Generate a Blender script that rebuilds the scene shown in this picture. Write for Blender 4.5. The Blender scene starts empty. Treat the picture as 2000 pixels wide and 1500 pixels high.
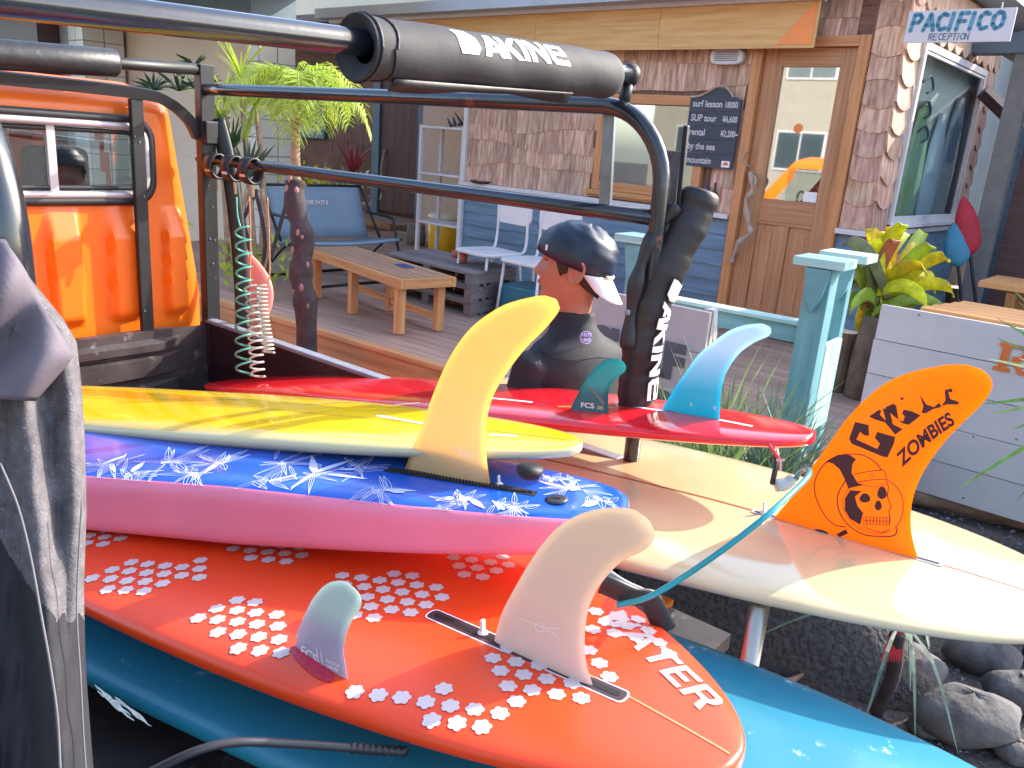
import bpy, bmesh, math, random
from mathutils import Vector as Vec, Matrix
random.seed(7)
sc = bpy.context.scene; COL = sc.collection
# ---------------------------------------------------------------- camera
F = 1600.0; PITCH = math.radians(16.4); ROLL = math.radians(4.5); CAM = Vec((0, 0, 1.7))
fwd = Vec((0, math.cos(PITCH), -math.sin(PITCH))); up0 = Vec((0, math.sin(PITCH), math.cos(PITCH))); rt0 = Vec((1, 0, 0))
rt = rt0*math.cos(ROLL) + up0*math.sin(ROLL); up = -rt0*math.sin(ROLL) + up0*math.cos(ROLL)
cd = bpy.data.cameras.new('camera'); cam = bpy.data.objects.new('camera', cd); COL.objects.link(cam)
cd.sensor_fit = 'HORIZONTAL'; cd.sensor_width = 36; cd.lens = 36*F/2000; cd.clip_start = .05; cd.clip_end = 500
cam.matrix_world = Matrix(((rt.x, up.x, -fwd.x, CAM.x), (rt.y, up.y, -fwd.y, CAM.y), (rt.z, up.z, -fwd.z, CAM.z), (0, 0, 0, 1)))
sc.camera = cam
# ---------------------------------------------------------------- sky, sun, exposure
SUN_AZ = math.radians(63); SUN_EL = math.radians(31)
w = bpy.data.worlds.new('World'); sc.world = w; w.use_nodes = True
nt = w.node_tree; nt.nodes.clear()
sky = nt.nodes.new('ShaderNodeTexSky'); sky.sky_type = 'NISHITA'; sky.sun_disc = False
sky.sun_elevation = SUN_EL; sky.sun_rotation = SUN_AZ; sky.air_density = 1.0; sky.dust_density = 2.0
bg = nt.nodes.new('ShaderNodeBackground'); bg.inputs[1].default_value = .15
ow = nt.nodes.new('ShaderNodeOutputWorld'); nt.links.new(sky.outputs[0], bg.inputs[0]); nt.links.new(bg.outputs[0], ow.inputs[0])
sl = bpy.data.lights.new('sun', 'SUN'); sl.energy = 2.1; sl.angle = math.radians(.5); sl.color = (1, .93, .82)
so = bpy.data.objects.new('sun', sl); COL.objects.link(so); so.location = (6, 3, 8)
so.rotation_euler = Vec((-math.sin(SUN_AZ)*math.cos(SUN_EL), -math.cos(SUN_AZ)*math.cos(SUN_EL), -math.sin(SUN_EL))).to_track_quat('-Z', 'Y').to_euler()
sc.view_settings.view_transform = 'Standard'; sc.view_settings.look = 'None'; sc.view_settings.exposure = 2.15; sc.view_settings.gamma = 1
sc.render.engine = 'CYCLES'; sc.cycles.max_bounces = 8; sc.cycles.transparent_max_bounces = 12
# ---------------------------------------------------------------- measuring helpers (photo pixel -> point on a real plane)
def ray(x, y): return fwd + rt*((x-1000)/F) - up*((y-750)/F)
def PZ(x, y, z): d = ray(x, y); return CAM + d*((z-CAM.z)/d.z)
def PP(x, y, P, n): d = ray(x, y); return CAM + d*((Vec(P)-CAM).dot(Vec(n))/d.dot(Vec(n)))
def PD(x, y, D): return CAM + ray(x, y)*D
class Fr:
    def __init__(s, o, ax, ay, az=(0, 0, 1)): s.o, s.x, s.y, s.z = Vec(o), Vec(ax), Vec(ay), Vec(az)
    def p(s, a, b, c): return s.o + s.x*a + s.y*b + s.z*c
    def loc(s, P): d = Vec(P)-s.o; return (d.dot(s.x), d.dot(s.y), d.dot(s.z))
TAZ = math.radians(-52); U = Vec((-math.sin(TAZ), -math.cos(TAZ), 0)); V = Vec((-U.y, U.x, 0)); Z = Vec((0, 0, 1))
TF = Fr((0, 0, 0), U, V)                       # truck: x to the tail, y to the far side
SAZ = math.radians(-50); A = Vec((-math.sin(SAZ), -math.cos(SAZ), 0)); B = Vec((-A.y, A.x, 0))
SF = Fr((2.03, 5.78, 0), A, B)                 # shop: x along the front to the right, y into the building
WF = Fr((0, 0, 0), (1, 0, 0), (0, 1, 0))
DZ = .45                                       # deck height
# ---------------------------------------------------------------- mesh builder
class MB:
    def __init__(s): s.v = []; s.f = []; s.uv = []; s.mi = []
    def face(s, idx, uv=None, mi=0):
        s.f.append(list(idx)); s.mi.append(mi)
        s.uv.append(uv if uv else [(s.v[i].x, s.v[i].y + s.v[i].z) for i in idx])
    def box(s, fr, a0, a1, b0, b1, c0, c1, tap=0):
        n = len(s.v); L = [(a0, a1), (b0, b1), (c0, c1)]
        ln = [abs(q[1]-q[0]) for q in L]; la = ln.index(max(ln)); ot = [i for i in range(3) if i != la]
        ab = []
        for k in range(8):
            q = [L[0][k & 1], L[1][(k >> 1) & 1], L[2][(k >> 2) & 1]]; ab.append(q); s.v.append(fr.p(*q))
        off = random.random()*7
        for f in ((0, 2, 3, 1), (4, 5, 7, 6), (0, 1, 5, 4), (2, 6, 7, 3), (0, 4, 6, 2), (1, 3, 7, 5)):
            s.face([n+i for i in f], [(ab[i][la]+off, ab[i][ot[0]]+ab[i][ot[1]]+off) for i in f])
        return s
    def poly(s, pts, mi=0, uv=None):
        n = len(s.v); s.v += [Vec(p) for p in pts]; s.face(range(n, n+len(pts)), uv, mi); return s
    def prism(s, fr, poly, c0, c1):            # poly in (a,b), extruded along frame z
        n = len(s.v); m = len(poly)
        s.v += [fr.p(a, b, c0) for a, b in poly] + [fr.p(a, b, c1) for a, b in poly]
        s.face(range(n+m-1, n-1, -1)); s.face(range(n+m, n+2*m))
        for i in range(m): j = (i+1) % m; s.face((n+i, n+j, n+m+j, n+m+i))
        return s
    def grid(s, rows, closeu=False, cap=False, mi=None, uvf=None):
        n = len(s.v); R = len(rows); Cn = len(rows[0])
        for r in rows: s.v += [Vec(p) for p in r]
        for i in range(R-1):
            for j in range(Cn if closeu else Cn-1):
                k = (j+1) % Cn
                uv = [uvf(i, j), uvf(i, j+1), uvf(i+1, j+1), uvf(i+1, j)] if uvf else None
                s.face((n+i*Cn+j, n+i*Cn+k, n+(i+1)*Cn+k, n+(i+1)*Cn+j), uv, mi(i, j) if mi else 0)
        if cap:
            s.face(range(n+Cn-1, n-1, -1)); s.face(range(n+(R-1)*Cn, n+R*Cn))
        return s
    def tube(s, pts, r, seg=12, cap=True, flat=1.0, updir=None):
        pts = [Vec(p) for p in pts]; m = len(pts); rows = []; L = 0
        rr = r if isinstance(r, (list, tuple)) else [r]*m
        ref = updir; Ls = []
        for i, p in enumerate(pts):
            t = (pts[min(i+1, m-1)]-pts[max(i-1, 0)]).normalized()
            if ref is None: ref = Vec((0, 0, 1)) if abs(t.z) < .9 else Vec((1, 0, 0))
            a = (ref - t*ref.dot(t)).normalized(); b = t.cross(a); ref = a
            if i: L += (p-pts[i-1]).length
            Ls.append(L)
            rows.append([p + a*(math.cos(q)*rr[i]) + b*(math.sin(q)*rr[i]*flat) for q in [2*math.pi*k/seg for k in range(seg)]])
        r0 = max(rr)
        s.grid(rows, True, cap, uvf=lambda i, j: (Ls[i], j/seg*r0*6.28)); return s
    def lathe(s, c, prof, seg=24, fr=WF, cap=True):     # prof: (r,z)
        rows = [[Vec(c) + fr.x*(r*math.cos(q)) + fr.y*(r*math.sin(q)) + fr.z*z for q in [2*math.pi*k/seg for k in range(seg)]] for r, z in prof]
        s.grid(rows, True, cap, uvf=lambda i, j: (prof[i][1], j/seg*prof[i][0]*6.28)); return s
    def ribbon(s, pts, wd, n=None, nf=None):            # flat stroke of width wd on a plane of normal n
        pts = [Vec(p) for p in pts]; m = len(pts); rows = []
        for i, p in enumerate(pts):
            t = (pts[min(i+1, m-1)]-pts[max(i-1, 0)]).normalized(); q = (nf(p) if nf else Vec(n)).cross(t).normalized()
            ww = wd[i] if isinstance(wd, (list, tuple)) else wd
            rows.append([p-q*ww/2, p+q*ww/2])
        return s.grid(rows)
    def blob(s, c, r, seg=10, ring=7, fr=WF, jit=0, rnd=random):
        rx, ry, rz = r if isinstance(r, (list, tuple)) else (r, r, r); rows = []
        for i in range(ring+1):
            ph = math.pi*i/ring; row = []
            for k in range(seg):
                q = 2*math.pi*k/seg; j = 1+(rnd.random()-.5)*jit
                row.append(Vec(c)+fr.x*(rx*j*math.sin(ph)*math.cos(q))+fr.y*(ry*j*math.sin(ph)*math.sin(q))+fr.z*(rz*j*-math.cos(ph)))
            rows.append(row)
        return s.grid(rows, True)
def merge(bm_pts): pass
WO = {}
def tag(o, label=None, cat=None, group=None, kind=None):
    for k, v in (('label', label), ('category', cat), ('group', group), ('kind', kind)):
        if v: o[k] = v
    return o
def add(name, mb, mat, parent=None, label=None, cat=None, group=None, kind=None, smooth=False, bevel=0, sub=0, solid=0, weld=True):
    me = bpy.data.meshes.new(name)
    xs = [v.x for v in mb.v]; ys = [v.y for v in mb.v]; zs = [v.z for v in mb.v]
    o0 = Vec(((min(xs)+max(xs))/2, (min(ys)+max(ys))/2, min(zs)))
    me.from_pydata([v-o0 for v in mb.v], [], mb.f)
    ul = me.uv_layers.new(name='UVMap'); fl = [c for u in mb.uv for q in u for c in q]
    if len(fl) == len(ul.data)*2: ul.data.foreach_set('uv', fl)
    for m in (mat if isinstance(mat, (list, tuple)) else [mat]): me.materials.append(m)
    if isinstance(mat, (list, tuple)): me.polygons.foreach_set('material_index', mb.mi)
    if weld:
        bm = bmesh.new(); bm.from_mesh(me); bmesh.ops.remove_doubles(bm, verts=bm.verts, dist=1e-5)
        bmesh.ops.recalc_face_normals(bm, faces=bm.faces) if smooth != 'keep' else None
        bm.to_mesh(me); bm.free()
    if smooth: me.polygons.foreach_set('use_smooth', [True]*len(me.polygons))
    o = bpy.data.objects.new(name, me); COL.objects.link(o); WO[o.name] = o0
    if parent: o.parent = parent; o.location = o0 - WO[parent.name]
    else: o.location = o0
    if solid: m = o.modifiers.new('solid', 'SOLIDIFY'); m.thickness = solid; m.offset = 0
    if bevel: m = o.modifiers.new('bevel', 'BEVEL'); m.width = bevel; m.segments = 2; m.limit_method = 'ANGLE'; m.angle_limit = math.radians(40)
    if sub: m = o.modifiers.new('sub', 'SUBSURF'); m.levels = sub; m.render_levels = sub
    return tag(o, label, cat, group, kind)
def thing(name, loc, label, cat, group=None, kind=None):
    o = bpy.data.objects.new(name, None); COL.objects.link(o); o.location = loc; WO[o.name] = Vec(loc); o.empty_display_size = .1
    return tag(o, label, cat, group, kind)
def dup(root, loc, rz=0, label=None, scale=1):
    def cp(o, par):
        c = o.copy(); COL.objects.link(c)
        if par: c.parent = par
        for ch in [q for q in list(bpy.data.objects) if q.parent == o and q is not c]: cp(ch, c)
        return c
    c = cp(root, None); c.location = loc; c.rotation_euler = (0, 0, rz); c.scale = (scale,)*3
    if label: c['label'] = label
    WO[c.name] = Vec(loc); return c
def smooth_path(pts, n=6, closed=False):
    pts = [Vec(p) for p in pts]; out = []; m = len(pts)
    for i in range(m-1):
        p0 = pts[max(i-1, 0)]; p1 = pts[i]; p2 = pts[i+1]; p3 = pts[min(i+2, m-1)]
        for k in range(n):
            t = k/n; out.append(.5*((2*p1)+(p2-p0)*t+(2*p0-5*p1+4*p2-p3)*t*t+(3*p1-p0-3*p2+p3)*t**3))
    out.append(pts[-1]); return out
def resample(pts, n):
    pts = smooth_path(pts, 8); L = [0]
    for i in range(1, len(pts)): L.append(L[-1]+(pts[i]-pts[i-1]).length)
    out = []; j = 0
    for k in range(n):
        t = L[-1]*k/(n-1)
        while j < len(L)-2 and L[j+1] < t: j += 1
        d = L[j+1]-L[j]; out.append(pts[j].lerp(pts[j+1], min(1, max(0, (t-L[j])/d if d else 0))))
    return out
def text_mb(txt, size, fn, bold=0.0, shear=0.0, align='LEFT', space=1.0, cut=0, mb=None):
    cu = bpy.data.curves.new('t', 'FONT'); cu.body = txt; cu.size = size; cu.offset = bold; cu.shear = shear; cu.align_x = align; cu.space_character = space; cu.resolution_u = 4
    ob = bpy.data.objects.new('t', cu); COL.objects.link(ob); dg = bpy.context.evaluated_depsgraph_get()
    me = bpy.data.meshes.new_from_object(ob.evaluated_get(dg)); bm = bmesh.new(); bm.from_mesh(me)
    if cut:
        for _ in range(6):
            es = [e for e in bm.edges if e.calc_length() > cut]
            if not es: break
            bmesh.ops.subdivide_edges(bm, edges=es, cuts=1)
        bmesh.ops.triangulate(bm, faces=bm.faces)
    mb = mb or MB(); n = len(mb.v); bm.verts.index_update()
    for v in bm.verts: mb.v.append(Vec(fn(v.co.x, v.co.y)))
    for f in bm.faces: mb.face([n+v.index for v in f.verts])
    bm.free(); bpy.data.objects.remove(ob); bpy.data.curves.remove(cu); bpy.data.meshes.remove(me)
    return mb
# ---------------------------------------------------------------- materials
def mat(name, col, rough=.5, metal=0, var=.12, scale=6, bump=0, bscale=60, rnd=0, grain=None, gcol=None, coat=0, spec=.5, col2=None, trans=0, sss=0, sssr=(.02,)*3, uvx=False, emit=None, hue=0, spots=None):
    m = bpy.data.materials.new(name); m.use_nodes = True; t = m.node_tree; N = t.nodes; Lk = t.links.new
    b = N['Principled BSDF']; b.inputs['Roughness'].default_value = rough; b.inputs['Metallic'].default_value = metal
    b.inputs['Coat Weight'].default_value = coat; b.inputs['Coat Roughness'].default_value = .06; b.inputs['Specular IOR Level'].default_value = spec
    tc = N.new('ShaderNodeTexCoord'); n1 = N.new('ShaderNodeTexNoise'); n1.inputs['Scale'].default_value = scale; n1.inputs['Detail'].default_value = 6; n1.inputs['Roughness'].default_value = .6
    src = tc.outputs['Object']
    if grain or uvx:
        mp = N.new('ShaderNodeMapping'); Lk(tc.outputs['UV'], mp.inputs[0]); mp.inputs['Scale'].default_value = (grain[0], grain[1], 1) if grain else (1, 1, 1); src = mp.outputs[0]
        if grain:
            oi = N.new('ShaderNodeObjectInfo'); mm = N.new('ShaderNodeVectorMath'); mm.operation = 'ADD'; Lk(src, mm.inputs[0])
            cx = N.new('ShaderNodeCombineXYZ'); ml = N.new('ShaderNodeMath'); ml.operation = 'MULTIPLY'; ml.inputs[1].default_value = 40; Lk(oi.outputs['Random'], ml.inputs[0]); Lk(ml.outputs[0], cx.inputs[0]); Lk(ml.outputs[0], cx.inputs[1]); Lk(cx.outputs[0], mm.inputs[1]); src = mm.outputs[0]
    Lk(src, n1.inputs['Vector'])
    c1 = tuple(max(0, x*(1-var)) for x in col)+(1,); c2 = (tuple(col2) if col2 else tuple(min(1, x*(1+var)) for x in col))+(1,)
    rp = N.new('ShaderNodeValToRGB'); rp.color_ramp.elements[0].position = .33; rp.color_ramp.elements[1].position = .67
    rp.color_ramp.elements[0].color = c1; rp.color_ramp.elements[1].color = c2; Lk(n1.outputs[0], rp.inputs[0]); out = rp.outputs[0]
    if spots:
        n3 = N.new('ShaderNodeTexNoise'); n3.inputs['Scale'].default_value = spots[1]; n3.inputs['Detail'].default_value = 8; n3.inputs['Roughness'].default_value = .7; Lk(tc.outputs['Object'], n3.inputs['Vector'])
        r3 = N.new('ShaderNodeValToRGB'); r3.color_ramp.elements[0].position = spots[2]; r3.color_ramp.elements[1].position = spots[2]+.06; Lk(n3.outputs[0], r3.inputs[0])
        x3 = N.new('ShaderNodeMix'); x3.data_type = 'RGBA'; Lk(r3.outputs[0], x3.inputs[0]); Lk(out, x3.inputs[6]); x3.inputs[7].default_value = tuple(spots[0])+(1,); out = x3.outputs[2]
    if rnd or hue:
        oi = N.new('ShaderNodeObjectInfo'); hs = N.new('ShaderNodeHueSaturation'); Lk(out, hs.inputs['Color'])
        mr = N.new('ShaderNodeMapRange'); mr.inputs[3].default_value = 1-rnd; mr.inputs[4].default_value = 1+rnd; Lk(oi.outputs['Random'], mr.inputs[0]); Lk(mr.outputs[0], hs.inputs['Value'])
        mr2 = N.new('ShaderNodeMapRange'); mr2.inputs[3].default_value = .5-hue; mr2.inputs[4].default_value = .5+hue
        wn = N.new('ShaderNodeTexWhiteNoise'); wn.noise_dimensions = '1D'; Lk(oi.outputs['Random'], wn.inputs['W']); Lk(wn.outputs[0], mr2.inputs[0]); Lk(mr2.outputs[0], hs.inputs['Hue']); out = hs.outputs[0]
    Lk(out, b.inputs['Base Color'])
    if bump:
        n2 = N.new('ShaderNodeTexNoise'); n2.inputs['Scale'].default_value = bscale; n2.inputs['Detail'].default_value = 4; Lk(src if grain else tc.outputs['Object'], n2.inputs['Vector'])
        bp = N.new('ShaderNodeBump'); bp.inputs['Strength'].default_value = 1; bp.inputs['Distance'].default_value = bump; Lk(n2.outputs[0], bp.inputs['Height']); Lk(bp.outputs[0], b.inputs['Normal'])
    if sss:
        b.inputs['Subsurface Weight'].default_value = sss; b.inputs['Subsurface Radius'].default_value = sssr; b.inputs['Subsurface Scale'].default_value = 1
    if trans:
        tr = N.new('ShaderNodeBsdfTranslucent'); Lk(out, tr.inputs[0]); ms = N.new('ShaderNodeMixShader'); ms.inputs[0].default_value = trans
        Lk(b.outputs[0], ms.inputs[1]); Lk(tr.outputs[0], ms.inputs[2]); Lk(ms.outputs[0], N['Material Output'].inputs[0])
    if emit: b.inputs['Emission Color'].default_value = tuple(emit[:3])+(1,); b.inputs['Emission Strength'].default_value = emit[3]
    return m
def glass_mat(name, tint, refl, rough=.02, tcol=(.9, .95, .95)):
    m = bpy.data.materials.new(name); m.use_nodes = True; t = m.node_tree; N = t.nodes; N.clear(); Lk = t.links.new
    g = N.new('ShaderNodeBsdfGlossy'); g.inputs['Roughness'].default_value = rough; g.inputs[0].default_value = (.95, .95, .95, 1)
    tr = N.new('ShaderNodeBsdfTransparent'); tr.inputs[0].default_value = tcol+(1,)
    ms = N.new('ShaderNodeMixShader'); ms.inputs[0].default_value = refl; Lk(tr.outputs[0], ms.inputs[1]); Lk(g.outputs[0], ms.inputs[2])
    o = N.new('ShaderNodeOutputMaterial'); Lk(ms.outputs[0], o.inputs[0]); return m
def wood(name, col, col2, rough=.6, g=(3, 60), bump=.001, rnd=.12, hue=0, var=.1):
    return mat(name, col, rough, col2=col2, grain=g, scale=1, bump=bump, bscale=1.6, rnd=rnd, hue=hue, var=var)
black_paint = mat('gloss_black_paint', (.010, .013, .02), .22, var=.3, scale=4, bump=.0004, bscale=45, coat=.5, spec=.7)
rust_paint = mat('worn_black_paint', (.012, .016, .025), .25, var=.3, scale=6, bump=.0006, bscale=60, coat=.5, spots=((.18, .05, .03), 14, .63))
matt_black = mat('matt_black', (.009, .009, .011), .5, var=.25, scale=10, bump=.0003, bscale=90, spots=((.1, .1, .11), 40, .74))
foam_black = mat('foam_rubber_black', (.02, .02, .022), .42, var=.3, scale=20, bump=.0025, bscale=28)
pad_fabric = mat('black_canvas', (.032, .031, .036), .75, var=.2, scale=14, bump=.0012, bscale=30)
pad_dark = mat('black_vinyl', (.016, .013, .015), .5, var=.25, scale=9, bump=.002, bscale=22)
white_print = mat('white_print', (.82, .80, .80), .55, var=.06, scale=40)
lilac_print = mat('lilac_print', (.45, .42, .85), .5, var=.1)
orange_paint = mat('orange_car_paint', (.86, .15, .003), .38, var=.05, scale=3, coat=.25)
orange_dark = mat('orange_car_paint_dusty', (.80, .14, .006), .4, var=.08, scale=5, coat=.3)
chrome = mat('aluminium_trim', (.46, .42, .44), .4, metal=.25, var=.08)
rubber = mat('rubber_seal', (.02, .02, .02), .5)
cab_glass = glass_mat('cab_glass', None, .12)
bed_steel = mat('scuffed_bed_steel', (.05, .04, .04), .45, var=.35, scale=9, bump=.0004, bscale=30, spots=((.17, .14, .13), 12, .60))
rim_grey = mat('grey_rim', (.20, .21, .25), .4, var=.15, scale=20)
interior_grey = mat('interior_grey', (.10, .10, .11), .8)
seat_fab = mat('seat_fabric', (.07, .07, .08), .9)
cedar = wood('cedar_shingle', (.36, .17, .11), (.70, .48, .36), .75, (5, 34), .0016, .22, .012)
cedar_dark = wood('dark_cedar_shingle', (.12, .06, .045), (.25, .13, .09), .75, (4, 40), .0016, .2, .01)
door_wood = wood('oiled_door_wood', (.40, .175, .075), (.55, .28, .14), .5, (1.5, 45), .0004, .05)
frame_wood = wood('orange_frame_wood', (.50, .20, .07), (.62, .29, .12), .5, (1.5, 40), .0004, .06)
ochre = wood('ochre_fascia', (.62, .33, .10), (.72, .43, .17), .55, (2, 30), .0003, .03)
ochre_tri = mat('orange_fascia_corner', (.9, .28, .07), .5, var=.05)
siding = wood('blue_siding', (.11, .18, .26), (.17, .26, .36), .6, (2, 20), .0004, .06)
cap_white = mat('white_trim', (.64, .60, .62), .5, var=.06, scale=8)
beige_wall = mat('beige_plaster', (.66, .53, .42), .8, var=.05, scale=2, bump=.001, bscale=120)
beige_dk = mat('grey_plaster', (.36, .34, .36), .8, var=.05, scale=2)
tile_white = mat('cream_tile', (.68, .64, .56), .35, var=.05, scale=3, rnd=.05)
grout = mat('tile_grout', (.30, .28, .28), .9)
concrete_bl = mat('pale_concrete', (.42, .46, .50), .7, var=.08, scale=2)
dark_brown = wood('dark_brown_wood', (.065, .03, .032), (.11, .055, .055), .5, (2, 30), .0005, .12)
blue_frame = mat('slate_blue_paint', (.10, .18, .25), .5, var=.1)
teal_paint = wood('weathered_teal_paint', (.12, .30, .33), (.19, .40, .42), .55, (2, 16), .0008, .08)
teal_light = wood('pale_and_lit_teal', (.32, .55, .53), (.50, .68, .64), .55, (2, 16), .0008, .08)
deck_wood = wood('weathered_deck_wood', (.31, .18, .135), (.48, .32, .25), .7, (2.5, 45), .0012, .16)
rim_wood = wood('orange_deck_rim', (.42, .20, .08), (.60, .33, .15), .6, (1.5, 24), .001, .12)
pallet_wood = wood('grey_pallet_wood', (.15, .12, .12), (.26, .21, .20), .8, (3, 45), .0014, .15)
bench_wood = wood('bench_wood', (.30, .15, .09), (.42, .24, .15), .6, (2, 45), .0008, .1)
bench_leg = wood('bench_leg_wood', (.48, .21, .07), (.62, .33, .13), .6, (2, 30), .0008, .1)
blue_fabric = mat('blue_canvas', (.19, .26, .33), .85, var=.06, scale=5, bump=.0006, bscale=160)
chair_white = mat('white_plastic', (.70, .66, .67), .35, var=.04)
terracotta = mat('terracotta', (.45, .13, .08), .75, var=.15)
yellow_bin = mat('yellow_plastic', (.85, .50, .02), .35, var=.08)
bark_dark = mat('dark_bark', (.045, .03, .032), .85, var=.4, scale=12, bump=.006, bscale=26, spots=((.24, .13, .10), 9, .66))
bark_tan = mat('tan_bark', (.30, .21, .13), .85, var=.3, scale=20, bump=.004, bscale=40)
log_wood = mat('weathered_log', (.13, .09, .06), .85, var=.4, scale=6, bump=.006, bscale=20)
log_end = mat('cut_log_end', (.55, .44, .34), .8, var=.15)
palm_leaf = mat('palm_leaflet', (.40, .52, .06), .5, var=.25, scale=10, trans=.45)
dark_leaf = mat('dark_leaf', (.035, .085, .035), .5, var=.4, scale=10, trans=.2)
yel_leaf = mat('yellow_bromeliad_leaf', (.78, .66, .02), .4, var=.35, scale=14, trans=.4, rnd=.2, hue=.03)
olive_leaf = mat('olive_shield_leaf', (.17, .18, .07), .5, var=.3, scale=14, trans=.2)
red_leaf = mat('red_leaf', (.30, .03, .035), .4, var=.4, scale=14, trans=.3)
grass_leaf = mat('tussock_blade', (.22, .32, .10), .5, var=.4, scale=14, trans=.35)
grey_leaf = mat('greygreen_blade', (.12, .18, .13), .5, var=.4, scale=14, trans=.2)
gravel_mat = mat('gravel_earth', (.045, .036, .034), .95, col2=(.10, .085, .08), scale=60, bump=.02, bscale=45)
stone_mat = mat('grey_stone', (.12, .108, .105), .85, var=.45, scale=7, bump=.02, bscale=11, rnd=.2)
slate_mat = mat('chalkboard', (.05, .06, .08), .7, var=.15)
chalk = mat('chalk', (.62, .58, .60), .9)
drift = mat('driftwood', (.42, .30, .24), .8, var=.2, scale=20, bump=.002, bscale=60)
skin = mat('skin', (.40, .165, .10), .5, var=.08, scale=10, sss=.2, sssr=(.012, .004, .002))
hair_mat = mat('black_hair', (.012, .010, .010), .5, var=.3, scale=60, bump=.001, bscale=200)
neoprene = mat('dark_neoprene', (.014, .014, .019), .75, var=.15, scale=12, bump=.0005, bscale=120)
neoprene_l = mat('neoprene_panel', (.045, .045, .052), .68, var=.12, scale=12, bump=.0005, bscale=160)
cap_mat = mat('navy_waxed_cotton', (.010, .022, .045), .42, var=.15, scale=14, bump=.0008, bscale=22)
brim_white = mat('pale_brim', (.66, .68, .72), .6, var=.05)
steel = mat('brushed_steel', (.52, .45, .36), .28, metal=.95, var=.06)
wet_grey = mat('grey_fleece', (.11, .10, .11), .9, var=.3, scale=60, bump=.0012, bscale=420, spots=((.26, .25, .26), 260, .60))
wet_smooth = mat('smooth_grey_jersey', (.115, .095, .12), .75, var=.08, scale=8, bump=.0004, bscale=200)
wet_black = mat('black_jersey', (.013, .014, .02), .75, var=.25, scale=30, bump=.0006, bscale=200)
stitch = mat('pale_stitching', (.14, .13, .14), .7)
# ================================================================ SETTING
g = MB(); g.grid([[Vec((x, y, -.01*math.sin(x*1.7)*math.cos(y*1.3))) for x in [-120, -60, -30, -15]+[k*.5 for k in range(-20, 30)]+[20, 40, 80, 120]] for y in [-120, -60, -25, -10]+[k*.5 for k in range(-6, 40)]+[30, 60, 120]])
add('ground', g, gravel_mat, kind='structure', smooth=True)
# ---------------------------------------------------------------- deck
EA = (PZ(880, 720, DZ)-PZ(540, 620, DZ)).normalized()           # front edge direction of the deck
EAn = Vec((-EA.y, EA.x, 0)); E0 = PZ(880, 720, DZ)
DF = Fr((E0.x, E0.y, 0), EA, EAn)
dk = thing('wooden_deck', DF.p(0, 1, 0), None, None, kind='structure')
def deck_poly(a, b):   # right part of the deck stops at the shop path
    return True
for i in range(-24, 22):
    b0 = .0; L0 = 5.2
    if i*.098 > 3.2: L0 = 2.2
nrow = 46
for k in range(nrow):
    b0 = .05+k*.098; a0, a1 = -5.0, 2.12
    seam = random.uniform(-3, 1.5)
    for (p, q) in ((a0, seam-.002), (seam+.002, a1)):
        m = MB(); m.box(DF, p, q, b0, b0+.092, DZ-.03, DZ-.001*random.random()); add('plank', m, deck_wood, dk)
for (p, q) in ((-5.0, -1.6), (-1.597, 1.2), (1.203, 2.12)):
    m = MB(); m.box(DF, p, q, -.02, .045, DZ-.028, DZ+.004); add('edge_board', m, rim_wood, dk, bevel=.004)
    m = MB(); m.box(DF, p, q, 0, .04, DZ-.20, DZ-.032); add('fascia_board', m, rim_wood, dk, bevel=.003)
for a in [x*.9-4.8 for x in range(8)]:
    m = MB(); m.box(DF, a, a+.09, .05, .14, 0, DZ-.03); add('deck_post', m, log_wood, dk)
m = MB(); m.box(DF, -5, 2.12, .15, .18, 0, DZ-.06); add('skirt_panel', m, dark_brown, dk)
m = MB(); m.box(DF, .7, 2.12, -.05, -.022, DZ-.19, DZ-.03); add('teal_fascia_board', m, teal_light, dk, label='pale teal painted board on the deck edge')
# ================================================================ SURF SHOP
shop = thing('surf_shop', SF.p(-1.5, 1.5, 0), 'wood shingled surf shop with blue siding, glazed wooden door and corner window', 'building')
XC = .33; XL = -3.45; TOP = 2.95; SILL = 1.31
WIN = (-1.87, -1.02, 1.45, 2.06)     # opening of the front window
DOOR = (-.60, .05, DZ, 2.46)
# structural wall panels of the front (18 cm deep), leaving the openings
m = MB()
for (a0, a1, c0, c1) in ((XL, WIN[0], SILL-.03, TOP), (WIN[1], DOOR[0]-.06, SILL-.03, TOP), (WIN[0], WIN[1], WIN[3], TOP), (WIN[0], WIN[1], SILL-.03, WIN[2]), (DOOR[0]-.06, DOOR[1]+.06, DOOR[3]+.07, TOP), (DOOR[1]+.06, XC, 0, TOP), (XL, DOOR[0]-.06, 0, SILL-.032)):
    m.box(SF, a0, a1, .02, .14, c0, c1)
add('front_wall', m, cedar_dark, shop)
m = MB(); m.box(SF, XL, XL+.12, .141, 3.9, 0, TOP); m.box(SF, XL, XC-.13, 3.9, 4.0, 0, TOP); add('rear_wall', m, beige_wall, shop)
m = MB(); m.box(SF, XL-.35, XC+.25, -.05, 4.1, TOP+.001, TOP+.06); add('roof', m, concrete_bl, shop)
m = MB(); m.box(SF, XL+.121, XC-.121, .2, 3.89, DZ-.1, DZ-.02); add('floor_slab', m, dark_brown, shop)
m = MB(); m.box(SF, -1.1, -1.05, .3, 3.5, DZ, TOP-.02); add('partition_wall', m, interior_grey, shop)
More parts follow.
